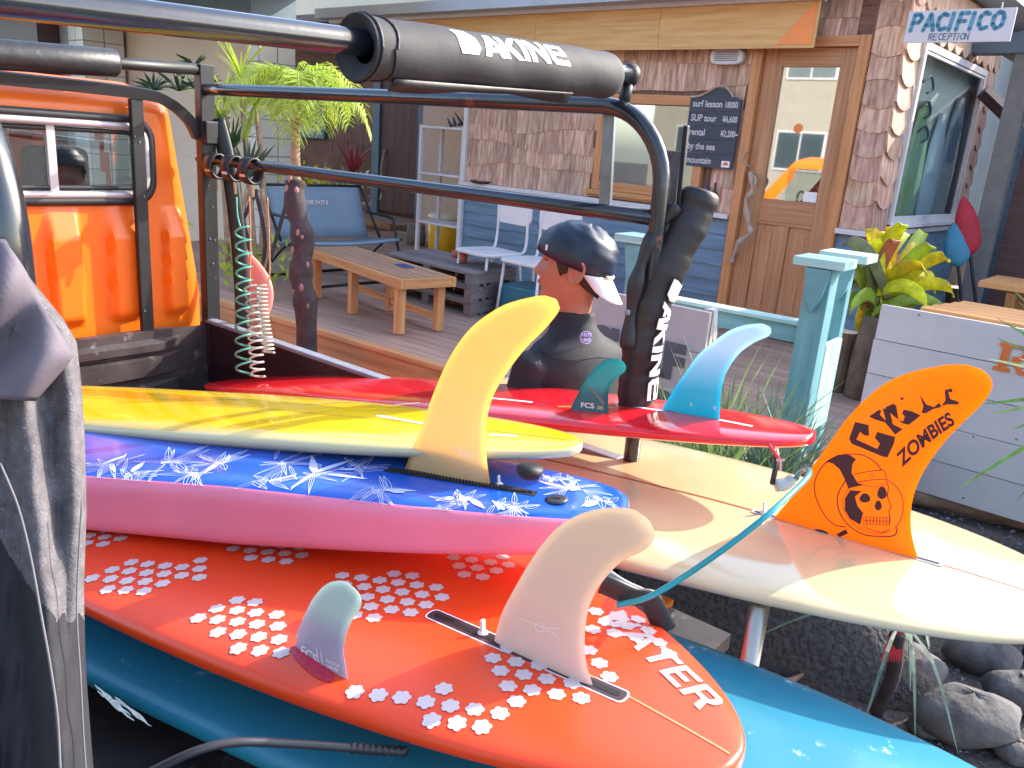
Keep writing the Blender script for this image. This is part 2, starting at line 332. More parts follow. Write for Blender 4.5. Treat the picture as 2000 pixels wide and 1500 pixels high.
# lap siding
def lap(fr, a0, a1, z0, z1, b, n, name='siding_plank', s=-1, par=shop, mt=siding, th=.016):
    h = (z1-z0)/n
    for k in range(n):
        q = MB(); v = len(q.v)
        for (bb, zz) in ((b, z0+k*h), (b+s*th, z0+k*h), (b+s*.004, z0+(k+1)*h+.004), (b, z0+(k+1)*h+.004)):
            for a in (a0, a1): q.v.append(fr.p(a, bb, zz))
        for f in ((0, 1, 3, 2), (2, 3, 5, 4), (4, 5, 7, 6), (6, 7, 1, 0), (0, 2, 4, 6), (1, 7, 5, 3)):
            q.face(f, [((q.v[i]-fr.o).dot(fr.x)+k, q.v[i].z+(q.v[i]-fr.o).dot(fr.y)) for i in f])
        add(name, q, mt, par)
lap(SF, XL, DOOR[0]-.075, DZ, SILL-.035, .018, 7)
lap(SF, DOOR[1]+.075, XC+.014, .2, SILL-.035, .018, 8)
BF = Fr(SF.p(XC, 0, 0), B, -A)     # side wall frame: x along the side, y into the building (outside is -y)
SIDE = 2.40
lap(BF, 0.0, SIDE, .2, SILL-.035, -.001, 8)
m = MB(); m.box(SF, XL-.02, DOOR[0]-.075, -.045, .019, SILL-.035, SILL); add('sill_cap', m, cap_white, shop, bevel=.003)
m = MB(); m.box(SF, DOOR[1]+.075, XC+.04, -.045, .019, SILL-.035, SILL); add('sill_cap', m, cap_white, shop, bevel=.003)
m = MB(); m.box(BF, .021, SIDE+.03, -.04, .018, SILL-.036, SILL-.001); add('sill_cap', m, cap_white, shop, bevel=.003)
m = MB(); m.box(SF, XL-.022, XL+.02, -.028, .019, DZ, SILL-.036); m.box(SF, XL-.022, XL+.02, -.02, .019, SILL, 2.5); add('corner_board', m, cap_white, shop, bevel=.002)
# shingles of the front: one object each
def shingle(fr, a0, a1, zt, zbl, zbr, b, par, mt, curve=0, n=1, th=.012, flare=0):
    q = MB(); cols = []
    for i in range(n+1):
        t = i/n; a = a0+(a1-a0)*t; zb = zbl+(zbr-zbl)*t + curve*(1-(2*t-1)**2)
        cols.append((a, zb))
    for a, zb in cols:
        f = flare*abs(0)
        q.v += [fr.p(a, b, zt), fr.p(a, b-.004, zt), fr.p(a, b-th-flare, zb), fr.p(a, b-flare*.5, zb)]
    for i in range(n):
        o = i*4; p = o+4
        for x, y in ((0, 1), (1, 2), (2, 3), (3, 0)):
            ids = (o+x, o+y, p+y, p+x); q.face(ids, [(q.v[k].z, (q.v[k]-fr.o).dot(fr.x)*1.0) for k in ids])
    q.face((0, 3, 2, 1), [(q.v[k].z, 0) for k in (0, 3, 2, 1)]); e = n*4; q.face((e, e+1, e+2, e+3), [(q.v[k].z, .01) for k in (0, 1, 2, 3)])
    return add('shingle', q, mt, par)
rowh = .172; r = 0; zc = SILL+.002
while zc < 2.46:
    a = XL+.022
    def wave(a): return .035*math.sin(a*2.6+r*1.9)+.018*math.sin(a*6.1+r)
    while a < DOOR[0]-.09:
        wd = random.uniform(.065, .135); a1 = min(a+wd, DOOR[0]-.085); zb0 = zc+(wave(a) if r else 0); zb1 = zc+(wave(a1) if r else 0)
        zt = zc+rowh+.05
        mid = (a+a1)/2
        inwin = WIN[0]-.1 < mid < WIN[1]+.1 and WIN[2]-.12 < zc+rowh/2 < WIN[3]+.1
        if not inwin and a1-a > .02:
            if WIN[0]-.11 < mid < WIN[1]+.11 and zc < WIN[2]: zt = min(zt, WIN[2]-.1)
            if zt > max(zb0, zb1)+.02: shingle(SF, a+.0015, a1-.0015, min(zt, 2.62), zb0, zb1, .019-.0, shop, cedar)
        a = a1
    zc += rowh; r += 1
# shingles round the door and on the corner column
zc = SILL+.002; r = 0
while zc < 2.75:
    cv = random.choice((-.03, -.035, .02, .03)) if r else 0
    shingle(SF, DOOR[1]+.08, XC+.012, zc+.17+.05, zc+(.01 if cv > 0 else .03)*(r > 0), zc+(.0 if cv > 0 else .03)*(r > 0), .019, shop, cedar, cv, 8, .014)
    zc += .155; r += 1
for a in [DOOR[0]-.07+k*.115 for k in range(6)]:
    for k in range(2): shingle(SF, a, min(a+.112, DOOR[1]+.078), 2.75-k*.11, 2.53+.11*(1-k), 2.53+.11*(1-k), .019-.001*k, shop, cedar)
# side wall with scalloped shingles, window opening
def bpx(x, y): q = BF.loc(PP(x, y, BF.o, BF.y)); return q
SW = (.335, 1.97, SILL+.06, 2.50)
m = MB()
for (a0, a1, c0, c1) in ((.141, SW[0], 0, TOP), (SW[1], SIDE, 0, TOP), (SW[0], SW[1], 0, SW[2]), (SW[0], SW[1], SW[3], TOP)):
    m.box(BF, a0, a1, 0.001, .02, c0, c1)
add('side_wall', m, cedar_dark, shop)
zc = SILL+.002; r = 0
while zc < 2.86:
    spans = [(-.012, SW[0]-.03)]
    if zc+.08 > SW[3]: spans = [(-.012+k*.205, -.012+k*.205+.2) for k in range(12)]
    else:
        spans += [(SW[1]+.04+k*.195, SW[1]+.04+k*.195+.19) for k in range(2)]
    for (a0, a1) in spans:
        cv = random.choice((-.05, -.055, -.045)) if r else 0
        shingle(BF, a0, a1, zc+.155+.06, zc+(.045 if r else 0), zc+(.045 if r else 0), 0.0, shop, cedar, cv, 8, .016, .008)
    zc += .155; r += 1
# front window
fw = MB()
a0, a1, c0, c1 = WIN
for (p, q, rr, s_) in ((a0-.07, a0, c0-.07, c1+.07), (a1, a1+.07, c0-.07, c1+.07), (a0, a1, c1, c1+.07), (a0, a1, c0-.07, c0)): fw.box(SF, p, q, -.03, .06, rr, s_)
wn = add('window', fw, frame_wood, shop, bevel=.003)
q = MB(); q.box(SF, a0-.11, a1+.11, -.06, -.031, c0-.11, c0-.072); q.box(SF, a0-.1, a1+.1, -.03, .018, c0-.13, c0-.072); add('sill', q, frame_wood, wn, bevel=.003)
q = MB(); q.box(SF, a0, a1, .03, .036, c0, c1); add('pane', q, glass_mat('window_glass', None, .26), wn)
q = MB(); q.box(SF, a0, a1, .4, .42, c0-.2, c1+.1); add('interior_shade_sheet', q, interior_grey, wn)  # grey sheet stands in for the dim room behind the window
# door
dd = MB(); a0, a1, c0, c1 = DOOR
gl = (a0+.135, a1-.11, 1.45, 2.34)
for (p, q_, rr, s_) in ((a0+.001, gl[0], c0+.02, c1), (gl[1], a1-.001, c0+.02, c1), (gl[0], gl[1], gl[3], c1), (gl[0], gl[1], 1.27, gl[2]), (gl[0], gl[1], c0+.02, .62), (-.305, -.225, .62, 1.27)): dd.box(SF, p, q_, .025, .07, rr, s_)
door = add('door', dd, door_wood, shop, bevel=.004)
q = MB(); q.box(SF, gl[0], -.305, .04, .055, .62, 1.27); q.box(SF, -.225, gl[1], .04, .055, .62, 1.27)
q.box(SF, gl[0]+.04, -.345, .034, .041, .66, 1.23); q.box(SF, -.185, gl[1]-.04, .034, .041, .66, 1.23); add('raised_panel', q, door_wood, door, bevel=.004)
q = MB(); q.box(SF, gl[0], gl[1], .045, .05, gl[2], gl[3]); add('pane', q, glass_mat('door_glass', None, .62), door)
q = MB(); q.box(SF, gl[0]-.02, gl[1]+.02, .3, .31, gl[2]-.1, gl[3]+.1); add('door_shade_sheet', q, mat('interior_shade', (.02, .02, .025), .9), door)  # near-black sheet stands in for the unlit interior behind the door glass
q = MB()
for k in range(16):
    an = k*math.pi/8; an2 = an+math.pi/8; r1 = .036 if k % 2 else .030; r2 = .030 if k % 2 else .036
    c = SF.p(-.285, .0435, 1.94); q.poly([c, c+SF.x*r1*math.cos(an)+Z*r1*math.sin(an), c+SF.x*r2*math.cos(an2)+Z*r2*math.sin(an2)])
add('sun_sticker', q, mat('orange_sticker', (.9, .25, .06), .5), door)
q = MB(); q.box(SF, gl[1]-.105, gl[1]-.01, .0425, .0445, gl[2]+.005, gl[2]+.075); add('notice_sticker', q, white_print, door)
for zz in (.85, 1.5, 2.2): q = MB(); q.box(SF, a1-.012, a1+.012, .015, .0265, zz-.05, zz+.05); q.tube([SF.p(a1, .012, zz-.055), SF.p(a1, .012, zz+.055)], .007, 8); add('hinge', q, steel, door)
q = MB()
hp = [SF.p(a0+.04, -.01, 1.62), SF.p(a0+.09, -.045, 1.50), SF.p(a0+.055, -.05, 1.42), SF.p(a0+.10, -.055, 1.28), SF.p(a0+.125, -.05, 1.20), SF.p(a0+.05, -.045, 1.12), SF.p(a0-.0, -.02, .97)]
pts = smooth_path(hp, 6); q.tube(pts, [.016+.006*math.sin(i*.9)+.004*random.random() for i in range(len(pts))], 10)
q.tube(smooth_path([SF.p(a0+.085, -.045, 1.5), SF.p(a0+.11, -.05, 1.56), SF.p(a0+.09, -.05, 1.6)], 4), .009, 8)
q.tube(smooth_path([SF.p(a0+.02, .0, 1.66), SF.p(a0-.03, -.03, 1.70), SF.p(a0-.0, -.02, 1.78)], 4), .007, 8)
q.tube([SF.p(a0+.05, -.01, 1.6), SF.p(a0+.05, .03, 1.6)], .008, 6); q.tube([SF.p(a0+.02, -.03, 1.03), SF.p(a0+.02, .03, 1.03)], .008, 6)
add('driftwood_handle', q, drift, door, smooth=True)
q = MB()
q.box(SF, a0-.072, a0-.002, -.02, .06, DZ, c1+.07); q.box(SF, a1+.002, a1+.072, -.02, .06, DZ, c1+.07); q.box(SF, a0-.002, a1+.002, -.018, .06, c1+.002, c1+.068)
add('door_frame', q, frame_wood, shop, bevel=.004)
q = MB(); q.box(SF, a0-.07, a1+.3, -.10, .06, DZ-.08, DZ-.002); add('threshold', q, deck_wood, shop)
# fascia board, rake and eaves
FB = SF.p(0, -.12, 0)
def fpx(x, y): return SF.loc(PP(x, y, FB, B))
fl0 = fpx(735, 35); fr1 = fpx(1588, 90)
q = MB(); zb = fr1[2]; zt = zb+.275
for (p, s_) in ((-5.3, -3.8), (-3.797, -2.6), (-2.597, -1.4), (-1.397, fr1[0])): q = MB(); q.box(SF, p, s_, -.12, -.10, zb, zt); add('fascia_board', q, ochre, shop)
q = MB(); q.poly([SF.p(fr1[0]-.26, -.1225, zb+.012), SF.p(fr1[0]-.012, -.1225, zb+.012), SF.p(fr1[0]-.012, -.1225, zt-.02), SF.p(fr1[0]-.045, -.1225, zt-.02)]); add('orange_corner', q, ochre_tri, shop)
q = MB(); q.box(SF, -5.3, fr1[0]+.01, -.13, -.122, zb-.012, zb+.008); q.box(SF, fr1[0]-.008, fr1[0]+.012, -.13, -.122, zb+.008, zt); add('fascia_edge', q, ochre, shop)
q = MB(); q.box(SF, -5.35, fr1[0]+.02, -.16, -.06, zt+.001, zt+.03); add('drip_edge', q, cap_white, shop)
q = MB(); q.box(SF, -5.4, fr1[0]+.02, -.30, 3.8, zt+.03, zt+.12); add('flat_roof', q, concrete_bl, shop)
q = MB(); q.box(SF, fr1[0]+.02, XC-.0, -.10, .1, 2.83, 2.95); add('eave_board', q, cap_white, shop, bevel=.004)
q = MB()
for k in range(4): q.box(SF, -.2+.1*k, -.16+.1*k, -.13, -.101, 2.80, 2.93)
add('eave_block', q, beige_wall, shop)
q = MB(); q.box(SF, .22, .30, -.16, -.105, 2.70, 2.93); add('gutter_bracket', q, cap_white, shop, bevel=.006)
q = MB(); q.box(SF, .31, 2.4, -.16, -.08, 2.86, 2.92); add('gutter', q, concrete_bl, shop, bevel=.01)
q = MB(); q.box(SF, -4.6, XL-.03, -.1, 2.5, zt-.1, zt); add('porch_ceiling', q, beige_wall, shop)
# side window frame and pane
ws = MB(); a0, a1, c0, c1 = SW
for (p, s_, rr, t_) in ((a0-.03, a0+.015, c0-.02, c1+.03), (a1-.015, a1+.03, c0-.02, c1+.03), (a0+.015, a1-.015, c1-.015, c1+.03), (a0+.015, a1-.015, c0-.02, c0+.035)): ws.box(BF, p, s_, -.042, -.018, rr, t_)
ws.box(BF, a0+.015, a1-.015, -.038, -.018, c1-.04, c1-.022); ws.box(BF, a1-.06, a1-.04, -.036, -.018, c0+.035, c1-.04); ws.box(BF, a0-.05, a1+.05, -.07, -.042, c0-.045, c0-.02)
sw = add('window', ws, cap_white, shop, bevel=.002, label='white framed corner window with surfboards behind it')
q = MB(); q.box(BF, a0+.015, a1-.015, -.028, -.024, c0+.035, c1-.04); add('pane', q, glass_mat('shop_glass', None, .20, tcol=(.92, .95, .95)), sw)
# ---- surfboards standing in the shop window
def simple_board(fr, a, b, z0, h, wd, mt, label, lean=0, cat='surfboard'):
    rows = []; n = 14
    for i in range(n+1):
        t = i/n; ww = wd/2*(max(0, math.sin(math.pi*min(1, max(0, t*.97+.015))))**.55)+.004; row = []
        for k in range(12):
            an = 2*math.pi*k/12; row.append(fr.p(a+ww*math.cos(an)+lean*t, b+.028*math.sin(an), z0+h*t))
        rows.append(row)
    q = MB(); q.grid(rows, True, True); return add('surfboard', q, mt, label=label, cat=cat, group='surfboards standing in the shop window', smooth=True)
simple_board(BF, .82, .035, 1.0, 1.20, .46, mat('lime_resin', (.42, .62, .16), .25, col2=(.35, .62, .55), var=.3, scale=1.2), 'lime green surfboard leftmost behind the shop corner window')
simple_board(BF, 1.30, .035, 1.0, 1.15, .42, mat('pale_blue_resin', (.50, .62, .72), .25), 'pale blue surfboard in the middle behind the shop corner window')
cb = simple_board(BF, 1.72, .04, 1.0, 1.30, .42, mat('grey_resin', (.33, .35, .38), .3), 'grey surfboard with blue and white check nose behind the shop corner window')
q = MB(); wht = mat('check_white', (.75, .78, .8), .4); nvy = mat('check_navy', (.06, .12, .25), .4)
for i in range(5):
    for j in range(9):
        a = 1.52+i*.045; z = 1.80+j*.035
        if (i+j) % 2: q.poly([BF.p(a+s1+(j*.008), .008, z+s2) for s1, s2 in ((0, 0), (.045, 0), (.045, .035), (0, .035))])
add('check_print', q, nvy, cb)
for i, (a, z) in enumerate(((.62, 2.30), (.68, 2.14), (.74, 1.98))):
    q = MB(); q.tube(smooth_path([BF.p(a-.1, .0, z), BF.p(a+.06, .0, z+.05), BF.p(a+.16, .0, z-.02), BF.p(a+.04, .0, z-.06)], 5), .008, 6)
    add('wall_ornament', q, slate_mat, label=['dark scroll ornament hanging highest behind the corner window glass', 'dark scroll ornament in the middle behind the corner window glass', 'dark scroll ornament lowest behind the corner window glass'][i], cat='ornament', group='scroll ornaments behind the corner window', smooth=True)
q = MB(); q.box(BF, .1, 3.8, .075, .09, SILL, 2.75); add('added_backdrop', q, mat('pale_panel', (.74, .78, .74), .8, var=.06), shop)  # pale backdrop added so the inside of the corner window looks bright
# ---- sign PACIFICO RECEPTION
S0 = SF.p(.36, -.12, 0)
def sp(x, y): return SF.loc(PP(x, y, S0, B))
tl = sp(1776, 22); br = sp(1972, 81)
sg = MB(); sg.box(SF, tl[0], br[0], -.12, -.105, br[2], tl[2])
sign = add('hanging_sign', sg, cap_white, label='white hanging sign with blue lettering above the corner window', cat='sign', bevel=.002)
pw = br[0]-tl[0]; ph = tl[2]-br[2]; blue_l = mat('sign_blue', (.10, .30, .42), .5); grey_l = mat('sign_slate', (.16, .22, .28), .5)
LT = {'P': [[(0, 0), (.12, 1)], [(.12, 1), (.45, 1), (.6, .8), (.45, .52), (.06, .48)]], 'A': [[(0, 0), (.34, 1), (.62, 0)], [(.12, .32), (.55, .32)]], 'C': [[(.58, .9), (.35, 1), (.08, .75), (.05, .3), (.25, .02), (.55, .12)]], 'I': [[(.0, 0), (.12, 1)]], 'F': [[(0, 0), (.12, 1), (.6, 1)], [(.06, .52), (.45, .52)]], 'O': [[(.32, 1), (.07, .75), (.05, .3), (.28, .02), (.58, .2), (.66, .65), (.55, .93), (.32, 1)]],
      'R': [[(0, 0), (.0, 1), (.42, 1), (.52, .76), (.4, .5), (0, .5)], [(.25, .5), (.52, 0)]], 'E': [[(.5, 1), (0, 1), (0, 0), (.5, 0)], [(0, .52), (.4, .52)]], 'T': [[(-.02, 1), (.55, 1)], [(.27, 1), (.27, 0)]], 'N': [[(0, 0), (0, 1), (.5, 0), (.5, 1)]]}
def strokes(txt, x0, z0, h, adv, wd, fn, q):
    x = x0; nrm = -B
    for c in txt:
        for st in LT[c]:
            pts = [fn(x+u*h, z0+v*h) for u, v in st]
            for i in range(len(pts)-1):
                q.ribbon([pts[i], pts[i+1]], wd, nrm)
            for p_ in pts:
                q.poly([p_+SF.x*(wd/2*math.cos(a_))+Z*(wd/2*math.sin(a_)) for a_ in [k*math.pi/5 for k in range(10)]])
        x += h*adv*(.55 if c == 'I' else 1.0)
q = MB(); strokes('PACIFICO', tl[0]+pw*.05, br[2]+ph*.38, ph*.50, .80, ph*.135, lambda a, z: SF.p(a, -.1212, z), q); add('lettering', q, blue_l, sign)
q = MB(); strokes('RECEPTION', tl[0]+pw*.245, br[2]+ph*.08, ph*.19, .78, ph*.037, lambda a, z: SF.p(a, -.1214, z), q); add('lettering', q, grey_l, sign)
q = MB()
for a in (tl[0]+.08, br[0]-.08): q.tube([SF.p(a, -.112, tl[2]-.005), SF.p(a, -.112, tl[2]+.03)], .004, 6)
add('hook', q, steel, sign)
# ---- chalkboard
q = MB(); a0, a1 = -1.11, -.70
brd = thing('chalkboard', SF.p(-.9, -.02, 1.63), 'slate chalkboard price list with scalloped top beside the door', 'chalkboard')
for k in range(5):
    z0 = 1.63+k*.1; q = MB()
    if k < 4: q.box(SF, a0, a1, -.035, -.018, z0, z0+.098)
    else: q.prism(Fr(SF.p(0, -.018, 0), SF.x, Z, -B), [(a0, z0), (a1, z0), (a1, z0+.085), (a1-.07, z0+.10), (a1-.12, z0+.15), (a1-.2, z0+.16), (a0+.08, z0+.10), (a0, z0+.085)], 0, .017)
    add('slat', q, slate_mat, brd)
q = MB(); q.tube(smooth_path([SF.p(a0+.0, -.035, 2.12), SF.p(a0+.09, -.04, 2.135), SF.p(a1-.19, -.04, 2.20), SF.p(a1-.12, -.04, 2.185), SF.p(a1-.06, -.04, 2.125)], 5), .009, 8); add('rope', q, drift, brd, smooth=True)
for i, (l, rr) in enumerate((('surf lesson', '18000'), ('SUP tour', '¥6,600'), ('rental', '¥2,200~'), ('by the sea', ''), ('mountain', ''))):
    z0 = 2.055-i*.1; q = MB()
    text_mb(l, .078, lambda x, y: SF.p(a0+.025+x*.72, -.0365, z0+y*.85), bold=.0012, mb=q); add('chalk_lettering', q, chalk, brd)
    if rr: add('chalk_price', text_mb(rr, .058, lambda x, y: SF.p(a1-.125+x*.72, -.0365, z0+y), bold=.0012), chalk, brd)
q = MB(); q.box(SF, a1-.085, a1-.02, -.038, -.036, 1.64, 1.685); st = add('sticker', q, white_print, brd)
q = MB(); q.poly([SF.p(a1-.075, -.0385, 1.655), SF.p(a1-.03, -.0385, 1.655), SF.p(a1-.035, -.0385, 1.672), SF.p(a1-.06, -.0385, 1.678)]); add('sticker_print', q, mat('sticker_red', (.7, .1, .06), .5), st)
# ---- vent lamp
q = MB(); q.prism(Fr(SF.p(0, -.0, 0), SF.x, Z, -B), [(-.86+.13*math.copysign(abs(math.cos(t))**.6, math.cos(t)), 2.40+.055*math.copysign(abs(math.sin(t))**.6, math.sin(t))) for t in [k*math.pi/8 for k in range(16)]], 0, .05)
bl = add('bulkhead_lamp', q, cap_white, label='white oval bulkhead lamp under the ochre fascia board', cat='lamp', bevel=.006)
q = MB()
for k in range(5): q.box(SF, -.95, -.77, -.056, -.051, 2.37+k*.014, 2.376+k*.014)
add('grille', q, rim_grey, bl)
# ---- bottles
def bottle(a, z, h, r, mt, lab, label_band=False):
    q = MB(); c = SF.p(a, -.018, z)
    q.lathe(c, [(r*.9, 0), (r, .004), (r, h*.58), (r*.8, h*.68), (r*.32, h*.78), (r*.3, h*.97), (r*.36, h)], 14)
    o = add('bottle', q, mt, label=lab, cat='bottle', group='bottles on the shop sill', smooth=True)
    if label_band: q = MB(); q.lathe(c, [(r*1.02, h*.12), (r*1.02, h*.5)], 14, cap=False); add('paper_label', q, white_print, o, smooth=True)
bottle(-.895, SILL, .19, .026, mat('blue_glass', (.02, .06, .35), .1, var=.1), 'blue glass bottle on the white sill by the door')
bottle(-.82, SILL, .215, .028, mat('brown_glass', (.06, .02, .015), .1, var=.1), 'brown bottle with a pale label on the white sill by the door', True)
q = MB(); q.blob(SF.p(-1.0, -.02, SILL+.1), (.05, .03, .04), 8, 6, jit=.5); q.lathe(SF.p(-1.0, -.02, SILL), [(.03, 0), (.035, .07), (.02, .075)], 12); add('potted_plant', q, olive_leaf, label='small dry plant in a jar on the white sill', cat='plant')
q = MB(); q.lathe(SF.p(XL+.25, -.03, SILL), [(.07, 0), (.1, .02), (.1, .028), (.06, .012)], 16); add('dish', q, dark_brown, label='dark shallow dish at the left end of the white sill', cat='dish', smooth=True)
# ================================================================ LEFT OF THE SHOP: porch, recess, neighbours
pb = thing('porch_building', SF.p(-7.6, 2.6, 0), 'dark shingled porch wall with brown door and blue framed window behind the loveseat', 'building')
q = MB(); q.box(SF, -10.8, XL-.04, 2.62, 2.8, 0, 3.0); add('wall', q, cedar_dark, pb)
r = 0; z = .3
while z < 2.6:
    a = -10.78
    while a < -7.95:
        w_ = random.uniform(.16, .3); a1 = min(a+w_, -7.95)
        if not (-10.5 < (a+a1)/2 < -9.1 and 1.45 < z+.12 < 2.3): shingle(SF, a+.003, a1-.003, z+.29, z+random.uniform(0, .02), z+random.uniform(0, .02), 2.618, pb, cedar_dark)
        a = a1
    z += .235
q = MB(); q.box(SF, -10.45, -9.1, 2.55, 2.617, 1.52, 1.63); q.box(SF, -10.45, -9.1, 2.55, 2.617, 2.25, 2.36); q.box(SF, -10.45, -10.32, 2.55, 2.617, 1.631, 2.249); q.box(SF, -9.23, -9.1, 2.55, 2.617, 1.631, 2.249)
wn2 = add('window', q, blue_frame, pb, bevel=.004, label='window with slate blue frame and white inner frame')
q = MB()
for (x0, x1, z0, z1) in ((-10.31, -9.24, 1.632, 1.68), (-10.31, -9.24, 2.2, 2.248), (-10.31, -10.26, 1.681, 2.199), (-9.29, -9.24, 1.681, 2.199)): q.box(SF, x0, x1, 2.57, 2.617, z0, z1)
add('inner_frame', q, cap_white, wn2)
q = MB(); q.box(SF, -10.26, -9.29, 2.6, 2.616, 1.681, 2.199); add('pane', q, mat('dark_glass', (.03, .045, .05), .05, spec=1), wn2)
for i in range(5):
    q = MB(); q.box(SF, -7.72+.16*i, -7.565+.16*i, 2.57, 2.60, .56, 2.55); add('door_board', q, dark_brown, pb)
q = MB(); q.box(SF, -7.9, -7.74, 2.54, 2.61, .5, 2.6); q.box(SF, -6.9, -6.72, 2.54, 2.61, .5, 2.6); add('door_frame', q, blue_frame, pb, bevel=.004)
q = MB(); q.tube(smooth_path([SF.p(-7.63, 2.56, 1.0), SF.p(-7.64, 2.52, 1.1), SF.p(-7.60, 2.52, 1.35), SF.p(-7.62, 2.56, 1.45)], 5), .02, 8); add('door_handle', q, drift, pb, smooth=True)
q = MB(); q.box(SF, -6.7, XL-.05, 2.45, 2.6, 0, 3.0); add('plaster_wall', q, beige_wall, pb)
q = MB(); q.box(SF, -8.2, -6.4, 1.7, 2.6, .3, .50); st = add('step', q, deck_wood, pb); q = MB(); q.box(SF, -8.2, -6.4, 1.66, 1.699, .44, .52); add('step_edge', q, rim_wood, st)
q = MB(); q.box(SF, -10.8, -3.5, 1.2, 2.7, 3.0, 3.1); add('porch_roof', q, dark_brown, pb)
# low plaster screen behind the shelf
q = MB(); q.box(SF, SF.loc(PP(834, 300, SF.p(0, 1.3, 0), B))[0], XL-.03, 1.3, 1.42, DZ, 2.45); add('plaster_screen', q, beige_wall, label='plain beige plaster screen wall behind the white shelf', cat='wall')
# shelf
sh = thing('shelf_unit', SF.p(-3.85, .2, DZ), 'white open shelf unit beside the shingled wall', 'shelf')
for a in (-4.12, -3.53):
    for b in (.06, .34): q = MB(); q.box(SF, a-.017, a+.017, b-.017, b+.017, DZ, 1.8); add('post', q, cap_white, sh, bevel=.002)
for z in (.85, 1.33, 1.77): q = MB(); q.box(SF, -4.135, -3.515, .04, .36, z, z+.022); add('board', q, cap_white, sh, bevel=.002)
q = MB(); rr_ = random.Random(3)
for k in range(7): c = SF.p(-3.85+.05*k, .2, 1.80+.01*k); q.tube([c, c+SF.x*rr_.uniform(-.12, .12)+Z*rr_.uniform(.03, .12)], [.02, .005], 6)
add('driftwood_bundle', q, slate_mat, label='dark driftwood pieces lying on top of the white shelf', cat='driftwood')
# bin
bc = PZ(865, 495, DZ); q = MB(); q.lathe(bc, [(.15, 0), (.17, .02), (.18, .40), (.165, .405), (.16, .02)], 28); bn = add('bin', q, yellow_bin, label='yellow round plastic bin beside the white shelf', cat='bin', smooth=True)
q = MB(); q.lathe(bc, [(.186, .385), (.19, .40), (.17, .44), (.02, .455)], 28); add('lid', q, mat('clear_lid', (.75, .72, .6), .3), bn, smooth=True)
q = MB(); q.tube(smooth_path([bc+SF.x*.12-SF.y*.13+Z*.34, bc+SF.x*.17-SF.y*.19+Z*.36, bc+SF.x*.19-SF.y*.03+Z*.34], 4), .012, 6); add('handle', q, yellow_bin, bn)
# log planter
lc = PZ(812, 478, DZ); lg = MB(); lg.lathe(lc, [(.11, 0), (.115, .1), (.105, .24), (.04, .245)], 14); add('log_stump', lg, mat('grey_bark', (.22, .18, .15), .9, var=.35, scale=14, bump=.006, bscale=20), label='short grey bark log stump beside the yellow bin', cat='log', smooth=True)
def blades(name, base, n, L, spread, wdt, mt, label, cat, droop=.6, group=None, rnd=1, up=1.0, jitter=.05, kind=None, dirs=None):
    R = random.Random(rnd); q = MB()
    for k in range(n):
        an = R.uniform(0, 6.283) if not dirs else R.uniform(*dirs); tl = R.uniform(.1, 1)*spread; l = L*R.uniform(.6, 1.1)
        d = Vec((math.cos(an), math.sin(an), 0)); p = Vec(base)+Vec((R.uniform(-jitter, jitter), R.uniform(-jitter, jitter), 0)); pts = []; wd = []
        v = (Z*up+d*tl).normalized(); N_ = 6
        for i in range(N_):
            t = i/(N_-1); pts.append(p.copy()); wd.append(wdt*(1-t)**.6*(.5+.9*min(1, t*4)) + .0005)
            p = p+v*(l/(N_-1)); v = (v-Z*droop*t*.5+d*.05).normalized()
        side = v.cross(Z).normalized() if v.cross(Z).length > .01 else Vec((1, 0, 0))
        nn = side.cross(Z if abs(v.z) < .9 else d)
        q.ribbon(pts, wd, nf=lambda P, s_=side, vv=v: s_.cross(d*.3+Z))
    return add(name, q, mt, label=label, cat=cat, group=group, kind=kind)
blades('fern', lc+Vec((.22, -.02, .02)), 40, .2, 1.2, .02, dark_leaf, 'small dark fern at the foot of the yellow bin', 'plant', rnd=4)
# chairs
def make_chair(loc, rz, label):
    t = thing('chair', loc, label, 'chair', 'white chairs by the blue siding'); fr = Fr(loc, (math.cos(rz), math.sin(rz), 0), (-math.sin(rz), math.cos(rz), 0))
    def rr(hx, hy, r, n=6): return [(sx*(hx-r)+r*math.cos(a), sy*(hy-r)+r*math.sin(a)) for sx, sy, a0 in ((1, 1, 0), (-1, 1, math.pi/2), (-1, -1, math.pi), (1, -1, 1.5*math.pi)) for a in [a0+k*math.pi/2/n for k in range(n+1)]]
    q = MB(); q.prism(fr, rr(.21, .2, .09), .42, .445); add('seat', q, chair_white, t, bevel=.008)
    f2 = Fr(fr.p(0, .235, .74), fr.x, Z, (fr.y*-1)); q = MB(); q.prism(f2, rr(.20, .10, .06), -.01, .012); add('backrest', q, chair_white, t, bevel=.006)
    for s_ in (-1, 1):
        q = MB(); q.tube(smooth_path([fr.p(s_*.17, .22, .76), fr.p(s_*.18, .22, .5), fr.p(s_*.17, .16, .43), fr.p(s_*.17, -.1, .41)], 5), .011, 8); add('back_frame', q, chair_white, t, smooth=True)
        for y in (-.16, .19): q = MB(); q.tube([fr.p(s_*.17, y*.9, .42), fr.p(s_*.19, y*1.12, 0)], .011, 8); add('leg', q, chair_white, t, smooth=True)
    return t
ch_rz = math.atan2(A.y, A.x)
c1 = Vec((-.26, 6.30, DZ)); make_chair(c1, ch_rz-.15, 'white plastic chair nearer the yellow bin, behind the pallet stack')
c2 = Vec((.10, 5.95, DZ)); make_chair(c2, ch_rz-.05, 'white plastic chair right behind the cap of the person')
q = MB(); q.box(Fr(c2+Vec((0, .02, 0)), A, B), -.2, .2, -.15, .2, 0, .25); add('crate', q, mat('teal_crate', (.03, .16, .22), .5), label='dark teal crate under the right white chair', cat='crate', bevel=.01)
